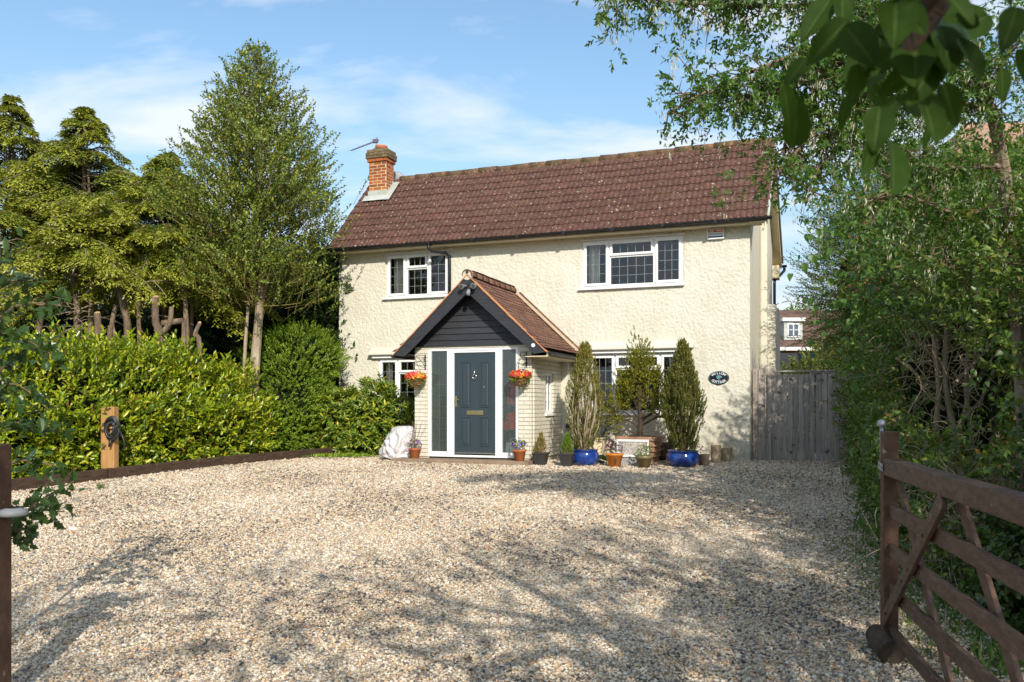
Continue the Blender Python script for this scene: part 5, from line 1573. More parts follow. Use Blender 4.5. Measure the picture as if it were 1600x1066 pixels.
log('cut_log', 'tallest upright log at the right end of the row of pots', grnd(1119, 724), .095, .33, seed=1)
log('cut_log', 'upright log standing right of the tallest log', grnd(1134, 722), .105, .27, (.06, 0), 2)
log('cut_log', 'short brown log beside the dense blue potted conifer', grnd(1100, 728), .09, .21, (.03, 0), 3, 'bark')
t = thing('small_plant', 'small dark leaved plant behind the blue bowl', 'plant', grnd(1090, 722))
flower_plant(t, .22, .12, [('p_mauve', 4)], .02, 19, 60, 'l_purple')
mb = MB(); mb.lathe([(.07, 0), (.09, .14), (.08, .14)], (0, 0, 0), 14); mb.build('pot', M['pot_black'], t)

# covered object by the rhododendron
t = thing('covered_bundle', 'crumpled pale sheet draped over something left of the porch', 'cover', Hp(-6.50, -2.0, .43), HA)
b = bmesh.new(); bmesh.ops.create_icosphere(b, subdivisions=5, radius=1)
for v in b.verts:
    c = v.co.copy(); a = math.atan2(c.y, c.x)
    f = (c.z + 1) / 2
    w = .40 * (1 - f * .50) + .03
    fold = .10 * abs(math.sin(a * 3.5 + c.z * 2.2 + mnoise.noise(c * 1.5) * 3)) + abs(mnoise.noise(Vector((c.x * 2.2, c.y * 2.2, c.z * .8)))) * .14 + abs(mnoise.noise(Vector((c.x * 5 + c.z * 3, c.y * 5, c.z * 1.5 + 4)))) * .035
    rr = (1 + fold * 2.2 - .15) * (1 if f > .08 else 1.1)
    h = math.sqrt(max(0, 1 - c.z * c.z)) ** .38
    v.co = Vector((math.cos(a) * w * h * rr + (.12 * f), math.sin(a) * w * .8 * h * rr, max(.0, f * .62 * (1 + fold * .4) + .03 * math.sin(a * 5) * (1 - f))))
me = bpy.data.meshes.new('cover'); b.to_mesh(me); b.free(); me.materials.append(M['sheet']); me.polygons.foreach_set('use_smooth', [True] * len(me.polygons)); link('sheet', me, t)

# ------------------------------------------------------------------ sleeper edging, oak post with cable
pts = [(-9.3, 8.0), (-8.05, 10.1), (-6.62, 12.6), (-5.35, 13.9), (-4.65, 16.2), (-3.78, 17.84)]
pts = [(sleeper_x(y), y) for y in (8.2, 10.9, 13.2, 15.6, 17.9)]
labs = ['dark timber sleeper edging nearest the left gate post', 'dark timber sleeper at the foot of the oak post', 'dark timber sleeper edging midway along the laurel hedge', 'dark timber sleeper edging nearest the cottage']
for i in range(4):
    (xa, ya), (xb, yb) = pts[i], pts[i + 1]
    t = thing('timber_sleeper', labs[i], 'sleeper', (xa, ya, 0), 0, 'sleepers edging the drive')
    z0, z1 = gz(xa, ya), gz(xb, yb)
    d = Vector((xb - xa, yb - ya, 0)).normalized(); j = random.uniform(-.02, .02)
    mb = MB(); mb.beam(Vector((xa, ya, z0 + .075)) + d * .008, Vector((xb + j, yb, z1 + .075)) - d * .008, .11, .19); mb.build('timber', M['sleeper'], t, rel=True, bevel=.012)
p = Vector((-6.36, 13.36, gz(-6.4, 13.36)))
t = thing('oak_post', 'pale new oak post standing in front of the laurel hedge', 'post', p, R(-12))
mb = MB(); mb.box(-.12, .12, -.06, .06, -.1, 1.13); mb.build('post', M['newwood'], t, bevel=.01)
t = thing('cable_coil', 'coil of thick black cable hung on the oak post', 'cable', p + Vector((.10, -.10, .80)))
mb = MB()
r = random.Random(4)
for q in range(6):
    c0 = (r.uniform(-.015, .015), -.01 - .022 * q % .06, r.uniform(-.02, .02)); ra, rb = .115 - .012 * q, .19 - .02 * q
    MB().tube([(c0[0] + ra * math.cos(a), -.02 - .016 * q + .01 * math.sin(2 * a + q), c0[2] + rb * math.sin(a)) for a in [k * .2618 + .1 * q for k in range(25)]], .016, 7).build('loop', M['rubber'], t, smooth=True)
MB().tube([(.12, -.03, -.05), (.17, -.03, -.16), (.20, -.03, -.27), (.17, -.03, -.33)], .014, 7).build('tail', M['rubber'], t, smooth=True)
MB().tube([(0, -.02, -.16), (-.03, -.05, -.24), (-.04, -.05, -.30)], [.02, .022, .015], 8).build('plug', M['rubber'], t, smooth=True)
MB().beam((-.16, -.005, .0), (.0, -.005, .0), .04, .03).build('peg', M['newwood'], t)

# ------------------------------------------------------------------ field gate on the right
GP = Vector((2.27, 5.1, 0)); GD = Vector((.212, .977, 0)).normalized()      # gate runs from its latch post towards the road
t = thing('field_gate', 'brown stained timber five bar gate swung open on the right', 'gate', (GP.x, GP.y, gz(2.3, 5.1)))
GZ = 0
GN = Vector((GD.y, -GD.x, 0))   # towards the hedge (right)
def gp(s, o, z): return -GD * s + GN * o + Vector((0, 0, z))
LEN = 3.3
mb = MB(); mb.beam(gp(.035, 0, .02), gp(.035, 0, 1.335), .085, .095, GD); mb.build('latch_stile', M['brownworn'], t, bevel=.006)
mb = MB(); mb.beam(gp(LEN, 0, -.0), gp(LEN, 0, 1.5), .09, .1, GD); mb.build('hinge_stile', M['brownwood'], t, bevel=.006)
mb = MB(); mb.beam(gp(.0, -.0, 1.125), gp(LEN, 0, 1.125), .085, .10); mb.build('top_rail', M['brownwood'], t, bevel=.008)
for z in (.865, .63, .39, .15):
    mb = MB(); mb.beam(gp(.06, -.0, z), gp(LEN, 0, z), .026, .082); mb.build('rail', M['brownwood'], t, bevel=.005)
mb = MB(); mb.beam(gp(.06, -.035, .20), gp(1.30, -.035, 1.07), .022, .085, (0, 0, 1)); mb.build('brace', M['brownwood'], t, bevel=.004)
mb = MB(); mb.beam(gp(.12, .03, 1.07), gp(1.25, .03, .12), .022, .075, (0, 0, 1)); mb.build('brace', M['brownwood'], t, bevel=.004)
mb = MB(); mb.beam(gp(1.32, .03, 1.07), gp(2.4, .03, .12), .022, .075, (0, 0, 1)); mb.build('brace', M['brownwood'], t, bevel=.004)
mb = MB(); mb.tube([gp(-.03, -.03, 1.05), gp(-.03, -.03, 1.36)], .012, 8); mb.lathe([(.005, 0), (.022, .008), (.027, .024), (.02, .042), (.004, .05)], gp(-.03, -.03, 1.355), 14); mb.build('latch_rod', M['steel'], t, smooth=True)
mb = MB(); mb.beam(gp(-.02, -.05, 1.13), gp(.10, -.05, 1.12), .004, .045); mb.build('fixing_plate', M['steel'], t)
for s, z in ((.02, 1.13), (.08, 1.12)): MB().tube([gp(s, -.052, z), gp(s, -.058, z)], .008, 8).build('bolt_head', M['steel'], t)
for s, z in ((.16, .27), (.55, .54), (.68, .63), (.98, .85)): MB().tube([gp(s, -.046, z), gp(s, -.054, z)], .010, 8).build('bolt_head', M['brownwood'], t)
t = thing('log_chock', 'short dark cut log on the gravel propping the gate', 'log', Vector((2.20, 4.93, .065)))
mb = MB(); d = Vector((.12, .99, .12)).normalized()
mb.tube([-d * .05, d * .10, d * .24], [.075, .078, .066], 16); mb.build('bark', M['barkdark'], t, smooth=False)
mb = MB(); mb.tube([-d * .058, -d * .0505], .068, 16); mb.build('cut_end', M['barkdark'], t)
# left gate post
t = thing('gate_post', 'dark brown timber gate post at the left edge of the view', 'post', (-2.60, 4.2, gz(-2.5, 4.2)))
mb = MB(); mb.box(-.065, .075, -.07, .07, -.15, 1.335); mb.build('post', M['brownworn'], t, bevel=.01)
mb = MB(); mb.lathe([(.06, 0), (.07, .01), (.065, .03), (.03, .04)], (0, 0, 0), 16); o = mb.build('cap_disc', M['greyplastic'], t, smooth=True); o.location = (.13, -.02, .98)
mb = MB(); mb.beam((.07, 0, .985), (.10, -.02, .985), .03, .02); mb.build('bracket', M['greyplastic'], t)

# ------------------------------------------------------------------ vegetation
def A3(*a): return np.array(a, float)


def trunk_mb(mb, pts, r0, r1, n=9):
    k = len(pts); rad = [r0 + (r1 - r0) * (i / (k - 1)) ** .8 for i in range(k)]
    # smooth the polyline
    P = [Vector(p) for p in pts]; out, ro = [], []
    for i in range(k - 1):
        p0, p1, p2, p3 = P[max(i - 1, 0)], P[i], P[i + 1], P[min(i + 2, k - 1)]
        for j in range(4):
            u = j / 4
            out.append(.5 * ((2 * p1) + (p2 - p0) * u + (2 * p0 - 5 * p1 + 4 * p2 - p3) * u * u + (3 * p1 - p0 - 3 * p2 + p3) * u ** 3)); ro.append((rad[i] + (rad[i + 1] - rad[i]) * u) * random.uniform(.93, 1.07))
    out.append(P[-1]); ro.append(rad[-1])
    mb.tube(out, ro, n)


def curved_twigs(name, A, B, r0, r1, mat, parent, sag=None, seg=3):
    """A->B bowed twigs as a chain of tapered pieces"""
    n = len(A); mid = (A + B) / 2 + (sag if sag is not None else rng.normal(0, .06, (n, 3)))
    pts = [(1 - u) ** 2 * A + 2 * u * (1 - u) * mid + u * u * B for u in np.linspace(0, 1, seg + 1)]
    a = np.concatenate(pts[:-1]); b = np.concatenate(pts[1:])
    rr = np.linspace(1, 0, seg + 1)
    ra = np.concatenate([np.broadcast_to(r1 + (r0 - r1) * rr[i], (n,)) for i in range(seg)]); rb = np.concatenate([np.broadcast_to(r1 + (r0 - r1) * rr[i + 1], (n,)) for i in range(seg)])
    return twigs(name, a, b, ra, rb, mat, parent)


# ---- tall holly tree left of the cottage
T0 = at(395, 600, 17.2); gz0 = gz(T0.x, T0.y)
t = thing('holly_tree', 'tall upright holly tree with open pointed crown left of the cottage', 'tree', (T0.x, T0.y, gz0))
mb = MB()
stem = [(T0.x - .02, 17.2, gz0 - .1), (T0.x + .02, 17.2, 1.9), (T0.x + .10, 17.2, 3.0), (T0.x + .20, 17.15, 4.2), (T0.x + .18, 17.2, 5.6), (T0.x + .14, 17.2, 7.0), (T0.x + .12, 17.2, 8.5)]
trunk_mb(mb, stem, .14, .012)
trunk_mb(mb, [(T0.x - .22, 17.3, gz0 - .1), (T0.x - .20, 17.3, 2.4), (T0.x - .14, 17.4, 4.2), (T0.x - .42, 17.5, 5.6), (T0.x - .6, 17.5, 7.2)], .05, .012, 7)
trunk_mb(mb, [(T0.x + .12, 17.2, 3.3), (T0.x + .36, 17.1, 4.3), (T0.x + .6, 17.0, 5.8), (T0.x + .7, 17.0, 6.8)], .06, .01, 7)
mb.build('trunk', M['barkpale'], t, rel=True)
n = 3100
FX, FY = [0, .1, .28, .48, .66, .82, .93, 1], [1.2, 1.6, 1.85, 1.76, 1.36, .92, .56, .26]
f = rng.random(n * 6); keep = rng.random(n * 6) < (np.interp(f, FX, FY) / 1.8) ** 1.5; f = f[keep][:n]; n = len(f)
zz = 4.0 + f * 4.85 + np.where(f < .15, np.abs(rng.normal(0, .3, len(f))), 0)
prof = np.interp(f, FX, FY)
ang = rng.random(n) * 6.283
lob = 1 + .17 * np.sin(ang * 3 + f * 9) + .14 * np.sin(ang * 7 + f * 21) + .10 * rng.normal(size=n)
rr = prof * lob * np.sqrt(rng.uniform(.06, 1, n))
tip = np.stack([T0.x + .05 + rr * .93 * np.cos(ang), 17.2 + rr * np.sin(ang) * .9, zz], 1)
zz = np.maximum(zz - np.where(f < .22, rng.random(n) * .9, 0) * (rr / 1.5), 3.3); tip[:, 2] = zz
rin = np.maximum(rr - rng.uniform(.15, .55, n), rr * .12)
base = np.stack([T0.x + .05 + rin * .93 * np.cos(ang), 17.2 + rin * np.sin(ang) * .9, zz - rng.uniform(.08, .45, n)], 1) + rng.normal(0, .13, (n, 3))
curved_twigs('twigs', base, tip, .0055, .002, M['twigyellow'], t, rng.normal(0, .05, (n, 3)), 2)
# scaffold limbs from the trunk
k = 80; i_ = rng.choice(n, k); tx = np.stack([np.full(k, T0.x + .12), np.full(k, 17.2), np.maximum(base[i_, 2] - rng.uniform(.5, 1.3, k), 3.5)], 1)
curved_twigs('limbs', tx, base[i_], .016, .006, M['twigyellow'], t, rng.normal(0, .1, (k, 3)) + A3(0, 0, -.1), 4)
D = nrm(tip - base)
p, d, nn_ = spray(tip - D * .34, D, 15, .40, spread=.95, up=.1, jit=.3)
leaf_mesh('crown', p, d, nn_, rng.uniform(.05, .085, len(p)), .042, M['l_holly'], t)

# ---- the golden conifers behind the laurel
def fir(name, label, x, y, H, spread, z0, nb, seed, lean=0.0, stems=1, gold=0.0, az0=None, maxz=None):
    r = np.random.default_rng(seed); g0 = gz(x, y)
    t = thing(name, label, 'tree', (x, y, g0), 0, 'golden conifers behind the laurel hedge')
    mb = MB()
    for s in range(stems):
        dx = (s - (stems - 1) / 2) * .35
        trunk_mb(mb, [(x + dx, y, g0 - .1), (x + dx * 1.2 + .06 * math.sin(seed), y, 1.6), (x + dx * .8 + lean * .4, y + .05, H * .5), (x + lean, y, H)], .15 - .03 * s, .015, 8)
    mb.build('trunk', M['bark'], t, rel=True)
    P, D, W, U = [], [], [], []
    tw0, tw1 = [], []
    for i in range(nb):
        f = (i + r.random()) / nb; z = z0 + (H - z0) * f ** .9
        a = r.random() * 6.283 if az0 is None else r.normal(az0, 1.1)
        L = spread * (1 - f) ** 1.05 * r.uniform(.5, 1.12) + .10
        dirh = np.array([math.cos(a), math.sin(a), 0]); sideh = np.array([-math.sin(a), math.cos(a), 0])
        rise = r.uniform(.05, .5); ns_ = max(4, int(L / .10))
        o = np.array([x + lean * (z / H), y, z]); prev = o
        for j in range(1, ns_ + 1):
            u = j / ns_
            q = o + dirh * L * u + np.array([0, 0, L * (rise * u * 2.0 - .62 * u ** 2.3)]) + sideh * .08 * math.sin(u * 5 + i)
            tw0.append(prev); tw1.append(q); tdir = nrm((q - prev)[None])[0]; prev = q
            if u < .22: continue
            w = .52 * (math.sin(math.pi * min(1, u * .93 + .07)) ** .6) * min(1, L) + .08
            for sd2 in (-1, 1, 0):
                P.append(q); D.append(tdir * .75 + sideh * sd2 * 1.0 + np.array([0, 0, -.18 - .1 * r.random()])); W.append(w * (r.uniform(.7, 1.1)) * (1 if sd2 else .5)); U.append(u)
    P, D, W, U = np.array(P), nrm(np.array(D)), np.array(W), np.array(U)
    # each frond: flattened spray of scale leaf clusters drooping towards its tip
    k = 13; tt = (np.arange(k) + .3) / k
    pp = P[:, None] + D[:, None] * (W[:, None] * tt[None])[..., None] + np.array([0, 0, -1.0]) * (W[:, None] * .62 * tt[None] ** 1.6)[..., None]
    S = nrm(np.cross(D, [0, 0, 1.]))
    out_p, out_d, out_n, out_t = [], [], [], []
    for sg in (-1, 1):
        dd = nrm(D[:, None] * .8 + S[:, None] * sg * .75 + np.array([0, 0, -.35]) * tt[None, :, None] + r.normal(0, .22, pp.shape))
        out_p.append(pp + r.normal(0, .012, pp.shape)); out_d.append(dd)
        out_n.append(np.array([0, 0, 1.]) + r.normal(0, .35, pp.shape) + D[:, None] * .35)
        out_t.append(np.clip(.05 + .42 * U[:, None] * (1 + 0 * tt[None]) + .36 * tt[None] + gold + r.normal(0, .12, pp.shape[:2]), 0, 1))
    pp, dd, nn2, ti = [np.concatenate([a.reshape(-1, *a.shape[2:]) for a in q]) for q in (out_p, out_d, out_n, out_t)]
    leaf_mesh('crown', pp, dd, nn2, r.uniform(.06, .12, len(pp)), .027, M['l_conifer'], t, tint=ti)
    tw0, tw1 = np.array(tw0), np.array(tw1)
    twigs('branches', tw0, tw1, .014, .012, M['bark'], t)
    return t


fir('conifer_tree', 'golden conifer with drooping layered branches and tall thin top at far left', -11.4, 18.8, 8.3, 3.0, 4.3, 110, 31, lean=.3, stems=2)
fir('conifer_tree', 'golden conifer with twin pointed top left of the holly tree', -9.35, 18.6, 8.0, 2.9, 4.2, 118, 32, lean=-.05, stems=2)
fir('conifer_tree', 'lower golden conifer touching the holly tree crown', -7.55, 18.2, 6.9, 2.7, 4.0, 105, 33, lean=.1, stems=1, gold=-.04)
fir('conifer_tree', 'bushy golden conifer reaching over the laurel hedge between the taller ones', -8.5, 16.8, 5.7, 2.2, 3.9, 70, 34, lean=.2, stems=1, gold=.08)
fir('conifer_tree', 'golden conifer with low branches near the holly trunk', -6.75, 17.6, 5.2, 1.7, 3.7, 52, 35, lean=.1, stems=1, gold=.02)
# dead lower branches, pruned stubs
def dead_branches(name, label, c, n, L, seed, spread=1.0):
    r = np.random.default_rng(seed); t = thing(name, label, 'branches', c)
    mb = MB()
    for i in range(n):
        a = r.uniform(0, 6.28); l = L * r.uniform(.4, 1); z = r.uniform(.3, 2.2)
        o = Vector((r.normal(0, .15 * spread), r.normal(0, .15), z)); pts = [o]
        d = Vector((math.cos(a), -abs(math.sin(a)) * .6, r.uniform(-.1, .5))).normalized()
        for j in range(5):
            d = (d + Vector((r.normal(0, .2), r.normal(0, .2), -.16))).normalized(); pts.append(pts[-1] + d * l / 5)
            if r.random() < .6:
                e = (d + Vector((r.normal(0, .6), r.normal(0, .6), r.normal(0, .4)))).normalized(); mb.tube([pts[-1], pts[-1] + e * l * .2, pts[-1] + e * l * .33 - Vector((0, 0, .05))], [.007, .005, .002], 4, cap=False)
        mb.tube(pts, [.018, .015, .012, .009, .006, .003], 5, cap=False)
    mb.build('branch', M['twiggrey'], t)
    return t


dead_branches('dead_branches', 'tangle of bare dead conifer branches at the left above the hedge', (-10.6, 17.0, 2.1), 26, 2.0, 41)
dead_branches('dead_branches', 'bare dead twigs between the pruned trunks', (-8.3, 17.0, 1.8), 26, 1.6, 42, 6)
dead_branches('dead_branches', 'tall bare grey branches at the left edge in front of the conifers', (-11.2, 16.4, 3.4), 22, 2.2, 43, 2)
stubs = [(108, 400, 118, 560, 17, .10, 'left leaning bark covered conifer trunk above the hedge'), (152, 490, 155, 570, 16, .12, 'pruned stub with a knobbly forked top nearest the leaning trunk'), (178, 430, 200, 565, 16.4, .12, 'curved pruned trunk in the middle of the row of stubs'),
         (243, 465, 250, 540, 16, .12, 'thick pruned trunk with a sawn crosswise limb'), (217, 470, 218, 540, 16.4, .07, 'thin upright pruned stub beside the trunk with the sawn limb'), (312, 505, 312, 545, 15.6, .07, 'short cut stub at the right end of the row'),
         (292, 380, 294, 560, 17, .08, 'straight reddish trunk behind the right hand stubs'), (60, 395, 55, 560, 16.4, .09, 'tall narrow trunk at the far left above the hedge')]
for k_, (xa, ya, xb, yb, Y, r_, lab) in enumerate(stubs):
    a, b = at(xa, ya, Y), at(xb, yb, Y); g_ = gz(b.x, b.y)
    t = thing('pruned_trunk', lab, 'tree trunk', (b.x, b.y, g_), 0, 'pruned trunks behind the laurel hedge')
    mid = (a + b) / 2 + Vector((random.uniform(-.12, .12), 0, 0))
    mb = MB(); trunk_mb(mb, [(b.x, b.y, g_ - .05), tuple(b), tuple(mid), tuple(a)], r_ * .72, r_ * .5, 9)
    if k_ in (1, 3): trunk_mb(mb, [tuple(b + Vector((0, 0, .2))), tuple(b + Vector((.22, -.1, .4))), tuple(b + Vector((.26, -.1, .72)))], r_ * .5, r_ * .36, 8)
    if k_ == 3: mb.tube([b + Vector((.05, 0, .42)), b + Vector((.5, -.1, .46))], [.062, .058], 10); mb.tube([b + Vector((.5, -.1, .46)), b + Vector((.49, -.1, -.1))], [.045, .045], 8)
    if k_ == 2: trunk_mb(mb, [tuple(b + Vector((0, 0, .2))), tuple(b + Vector((-.3, 0, .6))), tuple(b + Vector((-.24, 0, 1.1)))], .06, .04, 8)
    mb.build('bark', M['stub'] if k_ not in (6, 7, 0) else M['bark'], t, rel=True)
    c = MB(); c.tube([a, a + Vector((0, -.01, .012))], [r_ * .47, r_ * .44], 9); c.build('sawn_top', M['cutwood'], t, rel=True)


def foliage_mass(name, label, cat, base, blobs, n, k, slen, leaf, mat, tpl='kite', core=None, depth=.4, rough=.25, spread=.9, up=.25, cull=None, parts=0, part_cat=None, stems=None, kind=None, group=None, tb=None, Dup=.5, fname='foliage', fr=1.3, cullcore=None):
    t = thing(name, label, cat, base, 0, group)
    P, D = blob_shell(blobs, n, depth, cull, rough, fr=fr)
    D = nrm(D + np.array([0, 0, Dup]) + rng.normal(0, .25, D.shape))
    p, d, nn2 = spray(P, D, k, slen, spread=spread, up=up)
    ti = None if tb is None else np.clip(rng.random(len(p)) + tb, 0, 1)
    Ls = rng.uniform(.7, 1.2, len(p)) * leaf[0]
    m_ = np.ones(len(p), bool)
    if parts:
        dist = np.linalg.norm(p - np.array([0, 0, 1.5]), axis=1)
        fx = 800 + p[:, 0] / p[:, 1] * F
        dist[(fx < 5) | (fx > 1595)] = 1e9
        outer = np.argsort(dist + rng.random(len(p)) * 1.5)[:parts]
        m_[outer] = False
        lm = unit_leaf('leaf', tpl, mat, .6)
        leaf_parts('leaf', p[outer], d[outer], nn2[outer], Ls[outer], np.full(len(outer), leaf[1]), lm, t)
    o = leaf_mesh(fname, p[m_], d[m_], nn2[m_], Ls[m_], leaf[1], mat, t, tpl, tint=None if ti is None else ti[m_])
    if parts: o['kind'] = 'stuff'
    if core:  # solid dark cores added inside the leaves so nothing shows through
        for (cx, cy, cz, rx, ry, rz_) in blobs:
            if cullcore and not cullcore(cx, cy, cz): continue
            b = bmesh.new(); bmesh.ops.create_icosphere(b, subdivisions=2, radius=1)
            me = bpy.data.meshes.new('shade_filler_core')
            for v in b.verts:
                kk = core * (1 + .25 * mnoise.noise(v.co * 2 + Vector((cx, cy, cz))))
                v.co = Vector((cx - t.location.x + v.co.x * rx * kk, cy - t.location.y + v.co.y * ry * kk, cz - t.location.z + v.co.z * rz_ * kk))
            b.to_mesh(me); b.free(); me.materials.append(M['shadecore']); link('shade_filler_core', me, t)
    if stems is not None:
        mb = MB()
        for s in stems: trunk_mb(mb, s[0], s[1], s[2], 6)
        mb.build('stem', M['twigbrown'], t, rel=True)
    return t


M['shadecore'] = leafmat('foliage_shade', [(0, (.012, .018, .006)), (1, (.012, .018, .006))], rough=.9, trans=.0, spec=.1)  # near-black colour standing in for the shade deep inside the foliage
# ---- laurel hedge
bl = []
for i in range(15):
    f = i / 14; y = 8.6 + f * 7.9; x = sleeper_x(y) - 1.36
    top = float(np.interp(f, [0, .25, .5, .72, .9, 1], [2.05, 2.0, 2.15, 2.4, 2.35, 2.0])) + .12 * math.sin(i * 2.3)
    g_ = gz(x, y); bl.append((x, y, g_ + (top - g_) * .5, .95, .75, (top - g_) * .54)); bl.append((x + .25, y + .2, g_ + (top - g_) * .3, .75, .6, (top - g_) * .36))
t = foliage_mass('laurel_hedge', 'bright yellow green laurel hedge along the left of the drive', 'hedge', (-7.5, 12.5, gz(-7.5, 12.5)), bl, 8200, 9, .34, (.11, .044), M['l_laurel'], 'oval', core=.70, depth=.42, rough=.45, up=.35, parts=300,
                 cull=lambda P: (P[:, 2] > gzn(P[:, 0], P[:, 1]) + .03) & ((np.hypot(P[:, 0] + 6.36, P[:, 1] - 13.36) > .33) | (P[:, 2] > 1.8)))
# ---- privet bush between the hedge and the cottage, darker holly behind it
foliage_mass('privet_bush', 'rounded mid green bush between laurel hedge and cottage', 'bush', (-4.55, 18.3, .43),
             [(-4.95, 18.2, 1.7, .95, .8, 1.25), (-4.6, 18.3, 2.5, .72, .7, .75), (-5.2, 18.3, 1.0, .85, .8, .7), (-4.15, 18.5, 2.5, .45, .5, .36), (-4.6, 18.3, 1.2, .55, .7, .8)], 4200, 12, .16, (.050, .024), M['l_privet'], core=.7,
             stems=[([(-4.5, 18.3, .4), (-4.6, 18.3, 1.2), (-4.7, 18.3, 2.)], .05, .02), ([(-4.1, 18.2, .4), (-4.1, 18.3, 1.0)], .04, .02)])
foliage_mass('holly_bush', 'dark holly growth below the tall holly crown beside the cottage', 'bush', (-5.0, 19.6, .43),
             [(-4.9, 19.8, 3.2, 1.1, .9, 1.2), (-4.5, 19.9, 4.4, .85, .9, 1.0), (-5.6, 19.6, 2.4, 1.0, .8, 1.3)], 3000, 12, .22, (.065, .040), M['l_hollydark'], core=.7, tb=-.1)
# ---- dark wood behind the conifers
bl = [(-15 + i * 1.15, 22 + 1.2 * math.sin(i * 1.7), 2.6 + .5 * math.sin(i), 1.3, 1.2, 2.7) for i in range(11)]
t = foliage_mass('far_hedge', 'dark evergreen hedge in the shade behind the pruned trunks', 'hedge', (-9, 22, .43), bl, 4200, 12, .5, (.12, .07), M['l_ivy'], core=.85)
bl = [(-17 - i * .4, 17 - i * 1.6, 2.2, 1.6, 1.4, 2.6) for i in range(4)]
foliage_mass('far_bush', 'dark evergreen bush beyond the left end of the laurel hedge', 'bush', (-16, 15, .43), bl, 1200, 12, .5, (.14, .08), M['l_ivy'], core=.85)
# ---- rhododendron by the cottage wall
foliage_mass('rhododendron_bush', 'rhododendron with yellowing leaves against the cottage wall left of the porch', 'bush', Hp(-8.0, -1.0, .43),
             [tuple(Hp(-8.25, -.95, 1.05)) + (.62, .55, .68), tuple(Hp(-7.7, -.9, 1.35)) + (.55, .5, .62), tuple(Hp(-7.25, -.95, 1.1)) + (.45, .45, .55), tuple(Hp(-8.6, -.9, 1.15)) + (.5, .45, .6), tuple(Hp(-7.9, -1.0, .8)) + (.6, .5, .4)], 950, 10, .13, (.13, .040), M['l_bush'], 'oval', core=.6, up=.05, spread=1.1,
             stems=[([tuple(Hp(-7.9, -.9, .4)), tuple(Hp(-8.0, -.9, .8)), tuple(Hp(-8.3, -.9, 1.2))], .035, .015), ([tuple(Hp(-7.8, -.9, .4)), tuple(Hp(-7.6, -.9, .9)), tuple(Hp(-7.4, -.9, 1.3))], .03, .015)])
t = thing('ground_weeds', 'low green weeds at the foot of the rhododendron', 'weeds', Hp(-8.1, -1.9, .44), kind='stuff')
n = 700; P = rng.normal(0, 1, (n, 3)) * A3(.5, .16, 0) + A3(0, 0, .0); D = nrm(rng.normal(0, .6, (n, 3)) + A3(0, 0, .6))
o = leaf_mesh('weed_leaves', P, D, nrm(rng.normal(0, .5, (n, 3)) + A3(0, 0, 1)), .07, .035, M['l_privet'], None); o.parent = t; o['kind'] = 'stuff'

# ---- right hand boundary
def hx(Y): return hedge_x(Y)


bl = []
for i in range(15):
    y = 6.0 + i * .72; x = hx(y) + .95; top = float(np.interp(y, [5.5, 8, 11, 13.5, 16], [2.7, 3.1, 3.5, 3.0, 2.6])) + .2 * math.sin(i * 1.9)
    g_ = gz(x, y); bl.append((x + .1 * math.sin(i * 3), y, g_ + (top - g_) * .5, .98, .8, (top - g_) * .56))
    bl.append((x - .3, y + .3, g_ + .55, .55, .5, .6))
gap = at(1475, 580, 8.3)
GA, GB = np.array(at(1478, 590, 5.6)), np.array(at(1478, 590, 9.0))
def notgap(P):
    ab = GB - GA; u = np.clip((P - GA) @ ab / (ab @ ab), 0, 1); q = P - (GA + u[:, None] * ab); q = q / np.array([1, 1, 1.1]); return np.sqrt(np.sum(q * q, 1)) + .12 * np.sin(P[:, 0] * 9 + P[:, 2] * 7) > .38
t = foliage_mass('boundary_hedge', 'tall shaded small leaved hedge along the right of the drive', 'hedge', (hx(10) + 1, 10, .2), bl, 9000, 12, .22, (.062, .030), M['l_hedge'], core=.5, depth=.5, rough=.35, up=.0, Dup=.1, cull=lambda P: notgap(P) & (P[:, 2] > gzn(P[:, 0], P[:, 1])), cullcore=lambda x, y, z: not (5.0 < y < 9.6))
# taller growth at the back of the hedge
bl = [(7.9, 15.0, 3.1, 1.5, 1.4, 2.0), (7.0, 13.0, 3.5, 1.3, 1.3, 1.8), (6.3, 11.0, 3.3, 1.3, 1.3, 1.5), (5.7, 9.2, 3.2, 1.2, 1.1, 1.3), (7.6, 11.5, 3.8, 1.3, 1.3, 1.3), (5.4, 7.6, 2.9, 1.1, 1.0, 1.2), (7.0, 9.4, 3.3, 1.2, 1.2, 1.2), (8.6, 13, 4.3, 1.4, 1.3, 1.5)]
foliage_mass('backing_tree', 'broad leafy tree rising behind the right hand hedge', 'tree', (7.4, 11.5, .3), bl, 7500, 12, .30, (.075, .040), M['l_hedge'], core=.3, depth=.7, rough=.4, tb=.15, Dup=.2, cull=notgap,
             stems=[([(7.4, 11.5, .3), (7.3, 11.5, 2), (7.0, 11.3, 4.2)], .12, .05), ([(7.2, 11.5, 2.0), (6.2, 9.8, 4)], .08, .03)])
# feathery yew-like conifer next to the cottage
t = foliage_mass('feathery_conifer', 'dark feathery conifer between the cottage and the right hand hedge', 'tree', (7.2, 17.6, .43),
             [(7.5, 17.4, 4.0, 1.35, 1.2, 1.5), (7.7, 17.4, 5.2, 1.0, 1.0, 1.2), (7.6, 17.0, 3.3, .9, .9, .85), (8.0, 16.8, 3.9, 1.3, 1.1, 1.6), (8.4, 17.2, 5.5, 1.0, 1.0, 1.2), (7.9, 16.6, 2.4, .8, .8, .9)], 7500, 14, .36, (.06, .024), M['l_yew'], core=.6, depth=.4, rough=.5, spread=.6, up=-.05, Dup=.35,
             stems=[([(7.4, 17.6, .4), (7.5, 17.5, 3), (7.7, 17.4, 5.5)], .14, .03)], fr=2.2)
